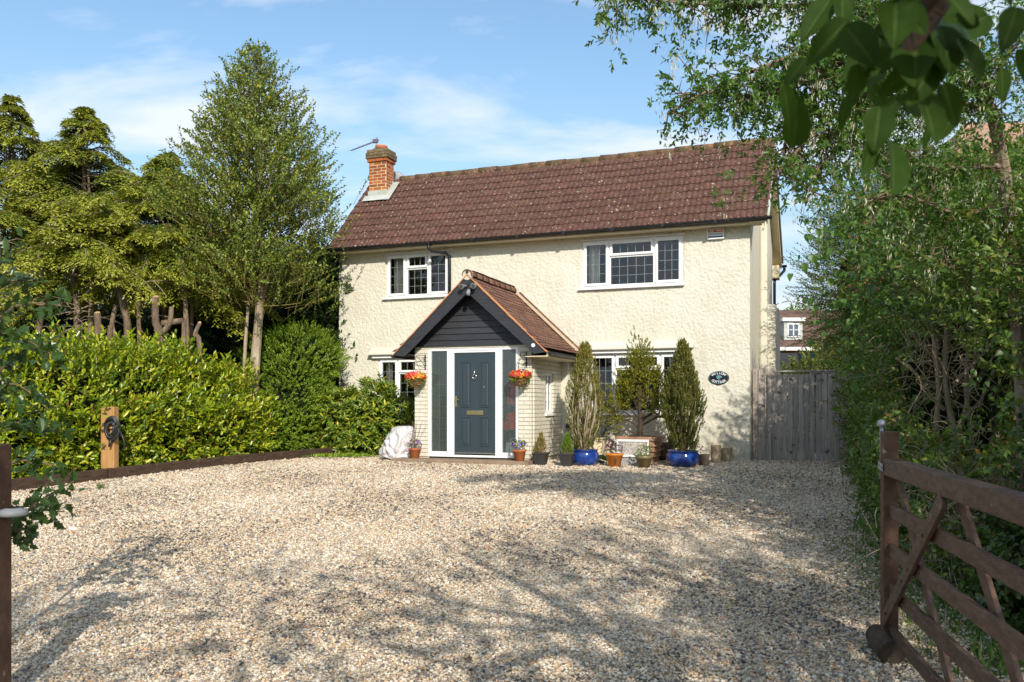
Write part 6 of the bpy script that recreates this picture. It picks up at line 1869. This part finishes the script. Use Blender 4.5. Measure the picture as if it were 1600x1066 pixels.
# climbing vine with large drooping leaves
r = np.random.default_rng(77)
t = thing('climbing_vine', 'vine with large drooping heart shaped leaves over the front of the right hand hedge', 'vine', (4.1, 10, gz(4.1, 10)))
PV, DV = [], []
for (px, py, Y, sx_, sy, n) in ((1355, 400, 9.8, 45, 60, 190), (1330, 470, 9.8, 30, 40, 90), (1400, 340, 9.6, 55, 40, 150), (1425, 440, 9.2, 40, 60, 120), (1480, 620, 7.6, 30, 40, 0), (1410, 650, 8.6, 35, 50, 90), (1440, 760, 7.4, 35, 50, 70), (1370, 560, 9.6, 30, 60, 80), (1565, 560, 6.2, 30, 40, 34), (1592, 640, 6.0, 18, 35, 16), (1500, 400, 8.6, 60, 60, 90), (1390, 820, 8.2, 20, 60, 60)):
    if not n: continue
    a = np.stack([r.normal(px, sx_, n), r.normal(py, sy, n), r.normal(Y, .25, n)], 1)
    P = np.stack([(a[:, 0] - 800) / F * a[:, 2], a[:, 2], 1.5 + (632 - a[:, 1]) / F * a[:, 2]], 1); PV.append(P)
PV = np.concatenate(PV); PV[:, 2] = np.maximum(PV[:, 2], .3)
DV = nrm(r.normal(0, .45, PV.shape) + A3(-.25, -.3, -.8)); NV = nrm(r.normal(0, .45, PV.shape) + A3(-.5, -.8, .35))
sz = r.uniform(.065, .115, len(PV)) * np.clip(PV[:, 1] / 9, .62, 1)
dist = PV[:, 1]; order = np.argsort(-sz / dist)
a_, b_ = order[:300], order[300:]
leaf_parts('leaf', PV[a_], DV[a_], NV[a_], sz[a_], sz[a_] * .8, unit_leaf('leaf', 'heart', M['l_vine'], .5), t)
o = leaf_mesh('foliage', PV[b_], DV[b_], NV[b_], sz[b_], sz[b_] * .8, M['l_vine'], t, 'heart'); o['kind'] = 'stuff'
curved_twigs('runners', PV[r.choice(len(PV), 200)], PV[r.choice(len(PV), 200)] * .0 + PV[r.choice(len(PV), 200)], .003, .002, M['twigbrown'], t, seg=3) if False else None
n = 260; q = PV[r.choice(len(PV), 60)]; n = 60; curved_twigs('runners', q, q + r.normal(0, .18, (n, 3)) + A3(.1, .15, .1), .003, .0015, M['barkdark'], t, seg=3)
# reddish dry flower heads in the vine
q = np.concatenate([np.stack([r.normal(px, 16, 60), r.normal(py, 9, 60), r.normal(9.5, .1, 60)], 1) for px, py in ((1345, 418), (1365, 440), (1325, 450), (1385, 365), (1350, 375), (1412, 500))])
P = np.stack([(q[:, 0] - 800) / F * q[:, 2], q[:, 2], 1.5 + (632 - q[:, 1]) / F * q[:, 2]], 1)
leaf_mesh('dry_flower_heads', P, nrm(r.normal(0, 1, P.shape)), nrm(r.normal(0, 1, P.shape)), .03, .02, pm('dry_flower', [(0, (.20, .07, .03)), (1, (.32, .14, .06))], 8), t)
# shrub with bare stems inside the gap
g0 = gz(4.4, 8.6)
t = thing('bare_stemmed_shrub', 'shrub with bare brown stems showing in a gap of the right hand hedge', 'shrub', (4.45, 8.6, g0))
mb = MB(); r = random.Random(9)
for (xa, ya, xb, yb, rad) in ((1470, 720, 1455, 500, .035), (1500, 740, 1480, 500, .04), (1480, 700, 1530, 520, .03), (1520, 740, 1515, 510, .03), (1475, 640, 1400, 560, .02), (1470, 600, 1430, 590, .014), (1490, 600, 1560, 520, .02), (1460, 560, 1420, 505, .016), (1480, 560, 1500, 490, .015), (1530, 640, 1560, 560, .016)):
    a, b = at(xa, ya, 8.15 + r.uniform(-.15, .25)), at(xb, yb, 8.15 + r.uniform(-.25, .25))
    if rad > .022: a.z = g0
    trunk_mb(mb, [tuple(a), tuple(a.lerp(b, .35) + Vector((r.uniform(-.06, .06), 0, 0))), tuple(a.lerp(b, .7) + Vector((r.uniform(-.06, .06), 0, 0))), tuple(b)], rad, rad * .5, 7)
mb.build('trunk', M['barkpale'], t, rel=True)
rr_ = np.random.default_rng(12); n = 420
n = 230; c = np.stack([rr_.normal(1475, 50, n), rr_.normal(570, 50, n), rr_.normal(8.2, .3, n)], 1)
A_ = np.stack([(c[:, 0] - 800) / F * c[:, 2], c[:, 2], 1.5 + (632 - c[:, 1]) / F * c[:, 2]], 1); B_ = A_ + rr_.normal(0, .16, (n, 3)) + A3(-.02, -.03, .05)
curved_twigs('twigs', A_, B_, .006, .002, M['twiggrey'], t)['kind'] = 'stuff'
n = 600
c = np.stack([rr_.normal(1505, 45, n), rr_.normal(800, 55, n), rr_.normal(6.7, .3, n)], 1)
A_ = np.stack([(c[:, 0] - 800) / F * c[:, 2], c[:, 2], 1.5 + (632 - c[:, 1]) / F * c[:, 2]], 1); B_ = A_ + rr_.normal(0, .14, (n, 3)) + A3(0, 0, -.03)
t2 = thing('dry_twigs', 'dry tan clippings and twigs at the foot of the hedge behind the gate', 'twigs', (3.8, 6.8, .07), kind='stuff')
curved_twigs('dry_stalks', A_, B_, .004, .002, M['twiggrey'], t2)
# dark ivy near the road
bl = [(4.5, 5.6, 1.1, .8, .8, 1.3), (4.0, 4.9, .75, .7, .7, .9), (4.7, 4.9, 2.0, .8, .8, .9), (3.7, 5.6, .4, .5, .6, .5), (4.6, 4.1, 1.2, .8, .7, 1.3), (3.9, 3.9, .6, .7, .7, .7), (5.0, 6.4, 2.2, .8, .7, 1.1)]
foliage_mass('ivy_bank', 'dark glossy ivy bank at the right edge behind the gate', 'ivy', (4.4, 5.2, .02), bl, 4200, 10, .20, (.055, .048), M['l_ivy'], core=.5, depth=.45, rough=.3, up=-.1, Dup=0., cull=lambda P: P[:, 2] > -.05)
# low weeds along the foot of the hedge
t = thing('edge_weeds', 'straggling low weeds along the foot of the right hand hedge', 'weeds', (3.6, 8, .1), kind='stuff')
n = 2600; y = rng.uniform(4.6, 14.5, n); x = np.interp(y, [p_[1] for p_ in HEDGE], [p_[0] for p_ in HEDGE]) + rng.normal(.12, .16, n); P = np.stack([x, y, gzn(x, y)], 1)
D = nrm(rng.normal(0, .5, (n, 3)) + A3(0, 0, .9)); o = leaf_mesh('weed_leaves', P, D, nrm(rng.normal(0, .5, (n, 3)) + A3(0, -.4, .8)), rng.uniform(.04, .12, n), .022, M['l_vine'], t); o['kind'] = 'stuff'
t = thing('grass_tuft', 'small tuft of grass by the sleeper near the oak post', 'grass', grnd(157, 765)); n = 60
leaf_mesh('blades', rng.normal(0, .02, (n, 3)) * A3(1, 1, 0), nrm(rng.normal(0, .45, (n, 3)) + A3(0, 0, .8)), nrm(rng.normal(0, 1, (n, 3))), rng.uniform(.06, .16, n), .008, M['l_grass'], None).parent = t
t = thing('grass_tufts', 'scattered low grass at the gravel edge beyond the log', 'grass', grnd(1410, 920), kind='stuff')
n = 1500; y = rng.uniform(4.8, 8.5, n); x = np.interp(y, [p_[1] for p_ in HEDGE], [p_[0] for p_ in HEDGE]) + rng.normal(-.25, .16, n); P = np.stack([x, y, gzn(x, y)], 1)
o = leaf_mesh('blades', P, nrm(rng.normal(0, .5, (n, 3)) + A3(0, 0, .8)), nrm(rng.normal(0, 1, (n, 3))), rng.uniform(.03, .09, n), .007, M['l_grass'], t); o['kind'] = 'stuff'

t = thing('fallen_leaves', 'scattered dry fallen leaves and bits on the gravel', 'leaves', (0, 8, .15), kind='stuff')
n = 900; y = 4.6 + rng.random(n) ** .7 * 11; x = rng.uniform(-.62, .5, n) * y; k = (x > np.where(y > 8.5, -7.0 + (y - 11.76) * .551, -9)) & (x < np.interp(y, [q_[1] for q_ in HEDGE], [q_[0] for q_ in HEDGE])) & (y < 14.5); x, y = x[k], y[k]
x = np.where(rng.random(len(x)) < .5, np.interp(y, [q_[1] for q_ in HEDGE], [q_[0] for q_ in HEDGE]) - np.abs(rng.normal(0, .6, len(x))), x)
P = np.stack([x, y, gzn(x, y) + .018], 1)
o = leaf_mesh('dry_leaves', P, nrm(rng.normal(0, 1, P.shape) * A3(1, 1, .25)), nrm(rng.normal(0, .3, P.shape) + A3(0, 0, 1)), rng.uniform(.02, .05, len(P)), .02, M['l_straw'], t, 'oval'); o['kind'] = 'stuff'
# ---- laburnum overhanging from the right
r = np.random.default_rng(55)
t = thing('laburnum_tree', 'laburnum tree hanging over from the right with pale dangling seed pods', 'tree', (4.35, 7.0, gz(4.35, 7.0)))
mb = MB()
trunk_mb(mb, [(4.35, 7.0, 0), tuple(at(1590, 480, 7.2)), tuple(at(1572, 300, 7.13)), tuple(at(1550, 180, 6.9)), tuple(at(1500, 60, 6.7)), tuple(at(1440, -60, 6.5))], .08, .03, 9)
SP, SD = [], []
def limb(pts, r0, r1, dens, jit=.30):
    P = [at(q[0], q[1], q[2] * .72) for q in pts]; r0 *= .72; r1 *= .72; dens *= 1.35; jit *= .74; trunk_mb(mb, [tuple(p) for p in P], r0, r1, 7)
    for i in range(len(P) - 1):
        L = (P[i + 1] - P[i]).length; m = int(L * dens)
        for j in range(m):
            o = P[i].lerp(P[i + 1], r.random()); a = r.normal(0, 1, 3); a[2] = a[2] * .6 - .25; a = a / np.linalg.norm(a)
            l = abs(r.normal(0, jit)) + .08
            q = np.array(o) + a * l; SP.append(q); SD.append(a + np.array([0, 0, -.3])); TA.append(np.array(o)); TB.append(q)
TA, TB = [], []
limb([(1552, 180, 9.6), (1450, 70, 9.2), (1300, 70, 8.8), (1180, 110, 8.6), (1090, 150, 8.5), (1042, 178, 8.4)], .045, .006, 42, .20)
limb([(1330, 66, 8.9), (1250, 130, 8.7), (1180, 150, 8.6), (1120, 140, 8.6)], .02, .005, 48, .20)
limb([(1500, 60, 9.3), (1350, 10, 8.9), (1200, 10, 8.6), (1080, 5, 8.5), (950, -8, 8.3)], .04, .006, 50, .20)
limb([(1480, 50, 9.2), (1350, -40, 8.8), (1180, -50, 8.5), (1020, -35, 8.3)], .04, .008, 40, .24)
limb([(1250, 125, 8.7), (1180, 150, 8.6), (1112, 175, 8.6)], .012, .004, 26, .12)
limb([(1540, 170, 9.5), (1420, 150, 9.1), (1320, 170, 8.9), (1250, 230, 8.8), (1215, 280, 8.7)], .035, .006, 50, .24)
limb([(1320, 170, 8.9), (1290, 240, 8.8), (1262, 300, 8.8)], .015, .005, 40, .14)
limb([(1420, 150, 9.1), (1300, 100, 8.9), (1240, 180, 8.8), (1222, 240, 8.8)], .02, .005, 50, .2)
limb([(1560, 260, 9.8), (1450, 260, 9.3), (1360, 230, 9.1), (1290, 200, 9.0)], .035, .008, 52, .26)
limb([(1560, 330, 9.9), (1480, 330, 9.3), (1400, 300, 9.1), (1350, 320, 9.0)], .03, .006, 55, .26)
limb([(1540, 150, 9.5), (1580, 80, 9.2), (1640, 20, 9.0)], .04, .01, 50, .3)
limb([(1500, 60, 9.3), (1440, 100, 9.0), (1380, 60, 8.8), (1330, 20, 8.7)], .03, .01, 55, .28)
limb([(1575, 380, 9.9), (1500, 420, 9.2), (1450, 400, 9.0)], .03, .008, 40, .28)
mb.build('trunk', M['bark'], t, rel=True)
SP, SD = np.array(SP), nrm(np.array(SD)); TA, TB = np.array(TA), np.array(TB)
curved_twigs('twigs', TA, TB, .006, .002, M['twigbrown'], t, seg=2)
SP2 = np.repeat(SP, 4, 0) + r.normal(0, .07, (len(SP) * 4, 3)); SD2 = nrm(np.repeat(SD, 4, 0) + r.normal(0, .6, (len(SP) * 4, 3)) + A3(0, 0, -.1))
p, d, nn2 = spray(SP2, SD2, 6, .07, spread=.9, up=-.15)
leaf_mesh('crown', p, d, nn2, r.uniform(.036, .056, len(p)), .022, M['l_lab'], t)
kk = r.choice(len(SP), int(len(SP) * .36)); c = np.repeat(SP[kk], 13, 0)
c = c + np.stack([r.normal(0, .017, len(c)), r.normal(0, .017, len(c)), -r.uniform(.0, .19, len(c))], 1)
leaf_mesh('seed_pods', c, nrm(r.normal(0, .28, c.shape) + A3(0, 0, -1)), nrm(r.normal(0, 1, c.shape)), r.uniform(.035, .055, len(c)), .010, M['l_pod'], t)

# ---- apple tree by the camera; its twig hangs into the top right corner
def apple_leaf():
    nx_, V, Fc = 26, [], []; AC = [-1, -.78, -.56, -.34, -.14, 0, .14, .34, .56, .78, 1]
    for i in range(nx_ + 1):
        u = i / nx_; w = .5 * math.sin(math.pi * min(1, u ** .75)) ** .8 * (1 - .1 * u) + (.012 * (i % 2))
        if i == nx_: w = .0
        zc = -.10 * u * u - .02
        for s in AC: V.append((u, w * s, zc + abs(s) ** 1.3 * w * .30 - .016 * math.exp(-(s * 9) ** 2) + .010 * abs(math.sin((u - .45 * abs(s)) * 22)) * min(1, abs(s) * 3) + .02 * math.sin(u * 7 + s * 2) * abs(s)))
    for i in range(nx_):
        for j in range(10): a = i * 11 + j; Fc.append((a, a + 1, a + 12, a + 11))
    me = bpy.data.meshes.new('leaf'); me.from_pydata(V, [], Fc); me.materials.append(M['l_apple']); me.polygons.foreach_set('use_smooth', [True] * len(me.polygons))
    a = me.attributes.new('tint', 'FLOAT', 'POINT'); a.data.foreach_set('value', np.array([1.0 if k % 11 == 5 else .45 for k in range(len(V))], dtype=np.float32)); return me


t = thing('apple_tree', 'apple tree overhead with large soft leaves dangling in the top right corner', 'tree', (2.3, -1.6, 0))
al = apple_leaf()
lv = [(1245, 120, 1325, 30, .95, .62), (1240, 230, 1225, 130, .95, .5), (1250, 125, 1240, 230, .95, .75), (1330, 185, 1340, 100, .92, .7), (1240, 160, 1255, 225, 1.0, .7), (1385, 120, 1320, 40, .88, .8), (1310, 215, 1325, 150, .9, .6), (1365, 255, 1375, 165, .86, .95),
      (1475, 245, 1440, 140, .86, .62), (1345, 290, 1362, 222, .86, .8), (1405, 325, 1395, 222, .84, .95), (1495, 130, 1470, 40, .85, .8), (1545, 140, 1500, 60, .85, .9), (1400, 90, 1400, 0, .8, .9), (1460, 60, 1400, 10, .8, .8), (1430, 150, 1430, 60, .85, .9), (1340, 130, 1400, 80, .9, .7),
      (1360, 160, 1420, 110, .9, .7), (1410, 180, 1460, 100, .88, .8), (1540, 50, 1470, -20, .8, .8), (1600, 20, 1530, -60, .8, .8), (1450, 150, 1480, 70, .9, .8), (1380, 40, 1440, -30, .85, .9), (1560, 100, 1590, 10, .85, .6), (1290, 90, 1370, 60, .95, .5), (1300, 150, 1380, 110, .97, .6), (1500, 215, 1475, 130, .92, .7), (1440, 110, 1380, 60, .9, .7), (1415, 60, 1470, 120, .92, .7), (1350, 60, 1420, 20, .9, .6), (1215, 150, 1260, 90, 1.0, .5), (1470, 20, 1530, 40, .86, .8), (1395, 150, 1440, 170, .93, .8)]
r = np.random.default_rng(8)
for k_ in range(22):
    x_, y_ = r.normal(1430, 75), r.normal(75, 60); lv.append((x_ + r.normal(0, 45), y_ + 45 + r.uniform(0, 55), x_, y_, r.uniform(1.05, 1.3), r.uniform(.5, .75)))
L0 = Vector(t.location)
for (xa, ya, xb, yb, Y, wf) in lv:
    tipp, basep = at(xa, ya, Y), at(xb, yb, Y + r.uniform(-.03, .05)); u = (tipp - basep) * .84; Ln = u.length * .95
    nrm_ = Vector((r.normal(0, .28), -1, r.normal(.1, .22)))
    leaf_parts('leaf', np.array([basep]), np.array([u]), np.array([nrm_]), [Ln], [Ln * wf * .74], al, t)
mb = MB(); trunk_mb(mb, [tuple(at(1400, 110, .9)), tuple(at(1440, 40, .88)), tuple(at(1480, -60, .84)), tuple(at(1550, -260, .74)), (.95, .3, 2.6), (1.6, -.6, 3.2), (2.2, -1.4, 3.0)], .004, .05, 7)
mb.build('hanging_twig', M['barkdark'], t, rel=True)
mb = MB(); trunk_mb(mb, [(2.3, -1.6, -.1), (2.25, -1.55, 1.4), (2.2, -1.5, 3.0), (2.0, -1.8, 4.4), (1.6, -2.2, 5.8)], .16, .03, 9)
for k in range(9):
    a = r.random() * 6.28; z = r.uniform(2.2, 4.4); L = r.uniform(1.2, 2.4); trunk_mb(mb, [(2.2, -1.6, z), (2.2 + math.cos(a) * L * .5, -1.8 + math.sin(a) * L * .5 - .4, z + .5), (2.2 + math.cos(a) * L, -2.0 + math.sin(a) * L - .6, z + 1.0)], .05, .012, 6)
mb.build('trunk', M['bark'], t, rel=True)
ap = unit_leaf('apple', 'kite', M['l_vine'])
for q in ((1438, 45, .93), (1480, 70, .95)):
    b = bmesh.new(); bmesh.ops.create_uvsphere(b, u_segments=16, v_segments=10, radius=.022); me = bpy.data.meshes.new('apple'); b.to_mesh(me); b.free(); me.materials.append(M['l_vine']); me.polygons.foreach_set('use_smooth', [True] * len(me.polygons))
    o = link('apple', me, t); o.location = at(*q) - L0
def behind(P): return (P[:, 1] < .1) & ((np.abs(P[:, 0]) + P[:, 2] * 0 > .0))
P, D = blob_shell([(1.6, -2.6, 4.6, 1.5, 1.4, 1.0), (3.4, -2.2, 4.3, 1.5, 1.4, 1.1), (.0, -2.8, 4.9, 1.1, 1.2, .7), (2.4, -3.6, 5.6, 1.6, 1.5, .9)], 430, .6, behind, .5)
p, d, nn2 = spray(P, D, 10, .3, up=0)
leaf_mesh('crown', p, d, nn2, .085, .055, M['l_apple'], t)
# trees across the lane behind the camera: they shade the foreground
def shade_tree(label, x, y, blobs, n, seed, k=10, leaf=(.11, .07)):
    t = thing('lane_tree', label, 'tree', (x, y, -.2))
    mb = MB(); zt = max(b[2] for b in blobs)
    trunk_mb(mb, [(x, y, -.2), (x + .1, y, 1.5), (x, y, 3), (x, y, zt)], .2, .06, 9)
    for b in blobs: trunk_mb(mb, [(x, y, 2.2), ((x + b[0]) / 2, (y + b[1]) / 2, b[2] * .7), (b[0], b[1], b[2])], .07, .02, 6)
    mb.build('trunk', M['bark'], t, rel=True)
    P, D = blob_shell(blobs, n, .8, None, .5); p, d, nn2 = spray(P, D, k, .4, up=0)
    leaf_mesh('crown', p, d, nn2, leaf[0], leaf[1], M['l_hedge'], t)


shade_tree('leafy tree on the lane behind the viewpoint to the left', -3.2, -5.5, [(-3.4, -5.6, 5.4, 1.8, 1.4, 1.1), (-1.6, -5.8, 6.0, 1.3, 1.2, .8), (-4.6, -5.2, 4.4, 1.2, 1.1, .8)], 800, 3)
shade_tree('leafy tree on the lane behind the viewpoint to the right', 5.4, -3.0, [(5.0, -3.0, 5.2, 1.8, 1.6, 1.6), (6.4, -1.5, 5.0, 1.6, 1.6, 1.6), (3.8, -4.4, 6.4, 1.5, 1.4, 1.0), (5.6, .6, 4.6, 1.3, 1.3, 1.5)], 1000, 4)

# ---- holly branch by the left gate post
t = thing('holly_branch', 'dark prickly holly hanging beside the left gate post', 'holly', (-2.85, 4.5, gz(-2.8, 4.5)))
r = np.random.default_rng(66); mb = MB(); PP_, DD = [], []
segs = [((-60, 470), (10, 440), (60, 440), .3), ((-60, 560), (20, 480), (95, 478), .3), ((-60, 500), (10, 400), (20, 385), .3), ((-60, 640), (20, 560), (70, 530), .3), ((-60, 700), (10, 600), (75, 640), .3), ((-60, 660), (20, 660), (95, 670), .3), ((-40, 900), (40, 800), (115, 752), .3), ((-40, 840), (30, 800), (100, 800), .3), ((-40, 900), (20, 830), (60, 838), .3), ((-60, 760), (30, 720), (90, 730), .3), ((-60, 600), (0, 520), (90, 560), .3)]
for (a, b, c, _) in segs:
    Y = 4.45 + r.uniform(0, .5)
    A_, B_, C_ = at(*a, Y), at(*b, Y), at(*c, Y - .1); trunk_mb(mb, [tuple(A_), tuple(B_), tuple(C_)], .008, .003, 5)
    for (s0, s1) in ((A_, B_), (B_, C_)):
        m = int((s1 - s0).length / .010)
        for j in range(m):
            PP_.append(np.array(s0.lerp(s1, r.random())) + r.normal(0, .035, 3)); DD.append(nrm((np.array(s1 - s0) / (s1 - s0).length * .7 + r.normal(0, .6, 3))[None])[0])
trunk_mb(mb, [(-3.1, 4.6, -.1), (-3.0, 4.6, .9), (-3.05, 4.6, 2.4)], .03, .012, 7)
mb.build('stem', M['twigbrown'], t, rel=True)
PP_, DD = np.array(PP_), np.array(DD); NN = nrm(r.normal(0, .6, PP_.shape) + A3(0, -.5, .8)); sz = r.uniform(.055, .085, len(PP_))
fx = 800 + PP_[:, 0] / PP_[:, 1] * F; order = np.argsort(-fx); a_, b_ = order[:300], order[300:]
leaf_parts('leaf', PP_[a_], DD[a_], NN[a_], sz[a_], sz[a_] * .62, unit_leaf('leaf', 'tooth', M['l_hollydark'], .5), t)
if len(b_): o = leaf_mesh('foliage', PP_[b_], DD[b_], NN[b_], sz[b_], sz[b_] * .62, M['l_hollydark'], t, 'tooth'); o['kind'] = 'stuff'

# ------------------------------------------------------------------ buildings beyond
def far_window(parent, x0, x1, y, z0, z1, nx_=2, nz=2):
    w = part_empty('window', parent)
    mb = MB(); f = .06
    mb.box(x0, x1, y - .05, y, z0, z0 + f); mb.box(x0, x1, y - .05, y, z1 - f, z1); mb.box(x0, x0 + f, y - .049, y, z0 + f, z1 - f); mb.box(x1 - f, x1, y - .049, y, z0 + f, z1 - f)
    mb.box((x0 + x1) / 2 - f / 2, (x0 + x1) / 2 + f / 2, y - .048, y, z0 + f, z1 - f)
    for k in range(1, nz): z = z0 + (z1 - z0) * k / nz; mb.box(x0 + f, x1 - f, y - .04, y, z - .015, z + .015)
    mb.build('frame', M['upvc'], w)
    MB().box(x0 + .02, x1 - .02, y - .02, y - .005, z0 + .02, z1 - .02).build('pane', M['darkglass'], w)


M['darkglass'] = pm('dark_window_glass', [(0, (.06, .08, .12)), (1, (.09, .12, .17))], 3, rough=.08, spec=.8)
M['farroof'] = pm('brown_tile_roof', [(0, (.095, .055, .042)), (.5, (.14, .085, .065)), (1, (.19, .12, .09))], 3, rough=.9, bump=.4, stretch=(1, 1, 3), spots=[(1.2, .5, .7, (.08, .055, .04), .5)])
M['farbrick'] = pm('far_brick', [(0, (.26, .13, .08)), (1, (.36, .2, .13))], 4, rough=.9)
t = thing('neighbour_house', 'house with brown roof and white dormer beyond the side gate', 'house', (16.0, 45, .43))
mb = MB()
x0, x1, yf_, yr, ze, zr_ = -4.5, 6.5, 0, 4.2, 4.1, 6.55
mb.box(x0 + .2, x1 - .2, yf_ + .4, 8, -.4, ze); mb.build('wall', M['farbrick'], t)
mb = MB(); mb.add([(x0, yf_, ze), (x1, yf_, ze), (x1, yr, zr_), (x0, yr, zr_), (x0, 8.4, ze), (x1, 8.4, ze), (x0, yf_, ze - .1), (x1, yf_, ze - .1)], [(0, 1, 2, 3), (3, 2, 5, 4), (0, 3, 4), (1, 5, 2), (0, 6, 7, 1)])
rf = mb.build('roof', M['farroof'], t)
# visible tile courses
for k in range(1, 22):
    f_ = k / 22; y = yf_ + (yr - yf_) * f_; z = ze + (zr_ - ze) * f_
    MB().add([(x0, y - .01, z + .0), (x1, y - .01, z + .0), (x1, y - .01, z + .028), (x0, y - .01, z + .028), (x0, y + .18, z + .12), (x1, y + .18, z + .12)], [(0, 1, 2, 3), (3, 2, 5, 4)]).build('tile_course', M['farroof'], rf)
mb = MB(); mb.box(x0, x1, yf_ - .08, yf_ - .01, ze - .16, ze + .02); mb.build('gutter', M['white'], t)
dm = part_empty('dormer', t)
MB().box(-1.30, -.30, .65, 2.9, 4.55, 5.55).build('cheek', M['lead'], dm)
MB().box(-1.42, -.18, .5, 3.2, 5.56, 5.74).build('flat_roof', M['white'], dm)
mb = MB(); w = .07; X0, X1, Z0, Z1, y = -1.13, -.47, .60, 5.45, .64
mb = MB(); Z0 = 4.70
mb.box(X0, X1, y - .04, y, Z0, Z0 + w); mb.box(X0, X1, y - .04, y, Z1 - w, Z1); mb.box(X0, X0 + w, y - .039, y, Z0 + w, Z1 - w); mb.box(X1 - w, X1, y - .039, y, Z0 + w, Z1 - w); mb.box(-.83, -.77, y - .038, y, Z0 + w, Z1 - w)
for (a, b) in ((X0 + w, -.83), (-.77, X1 - w)): mb.box(a + .03, b - .03, y - .037, y, 5.08, 5.11)
mb.build('dormer_frame', M['upvc'], dm)
for (a, b) in ((X0 + w, -.83), (-.77, X1 - w)): MB().box(a, b, y - .02, y - .003, Z0 + w, Z1 - w).build('pane', M['darkglass'], dm)
far_window(t, -2.0, -1.0, .4, 2.2, 3.5); far_window(t, 1.0, 2.2, .4, 2.2, 3.5)
t = thing('garden_shed', 'dark roofed outbuilding just above the side gate', 'shed', (9.35, 28, .43))
MB().box(-.8, 1.6, 0, 2.5, -.3, 2.0).build('wall', M['cream'], t)
mb = MB(); mb.add([(-1.0, -.2, 1.95), (1.9, -.2, 1.95), (1.7, 1.3, 3.25 - .4), (-.8, 1.3, 2.85), (-1.0, 2.7, 1.95), (1.9, 2.7, 1.95)], [(0, 1, 2, 3), (3, 2, 5, 4), (0, 3, 4), (1, 5, 2)]); mb.build('roof', M['pot_black'], t)
foliage_mass('garden_shrub', 'yellow and green shrub beyond the side gate', 'shrub', (9.1, 24, .43), [(9.0, 24, 1.9, .9, .8, 1.3), (9.9, 24, 2.2, 1.0, .8, 1.4), (8.3, 24.4, 1.7, .6, .6, 1.0)], 1500, 10, .25, (.10, .05), M['l_shrub'], core=.6)
foliage_mass('cascading_shrub', 'pale feathery shrub arching below the feathery conifer', 'shrub', (9.0, 22, .43), [(9.1, 22, 2.7, .7, .7, .9), (8.6, 22, 2.4, .35, .4, .35)], 700, 12, .5, (.07, .022), M['l_shrub'], core=.0, up=-.3, tb=.2)
foliage_mass('garden_tree', 'small green treetop above the far roof', 'tree', (17.4, 52, .43), [(15.6, 53, 5.6, 1.6, 1.5, 1.9), (18.5, 53, 5.4, 2.4, 1.6, 2.0)], 900, 8, .5, (.22, .13), M['l_privet'], core=.6)
# brick and tile house glimpsed at the right
t = thing('tiled_house', 'pinkish tile hung house glimpsed through branches at the right edge', 'house', (14.6, 22, .43))
MB().box(-3.6, 6, 0, 6, -.3, 5.2).build('wall', M['farbrick'], t)
mb = MB(); mb.add([(-3.9, -.4, 5.1), (6.2, -.4, 5.1), (6.2, 3, 9.4), (-1.2, 3, 9.4), (-3.9, 6.4, 5.1), (6.2, 6.4, 5.1)], [(0, 1, 2, 3), (3, 2, 5, 4), (0, 3, 4)])
M['pinktile'] = pm('pink_tile', [(0, (.30, .17, .12)), (1, (.42, .26, .19))], 6, rough=.9, bump=.3, spots=[(3, .5, .7, (.22, .13, .09), .5)])
rf = mb.build('roof', M['pinktile'], t)
for k in range(1, 34):
    f_ = k / 34; y = -.4 + 3.4 * f_; z = 5.1 + 4.3 * f_; xl = -3.9 + 2.7 * f_
    MB().add([(xl, y - .02, z + .0), (6.2, y - .02, z + .0), (6.2, y - .02, z + .03), (xl, y - .02, z + .03), (xl, y + .085, z + .135), (6.2, y + .085, z + .135)], [(0, 1, 2, 3), (3, 2, 5, 4)]).build('tile_course', M['pinktile'], rf)
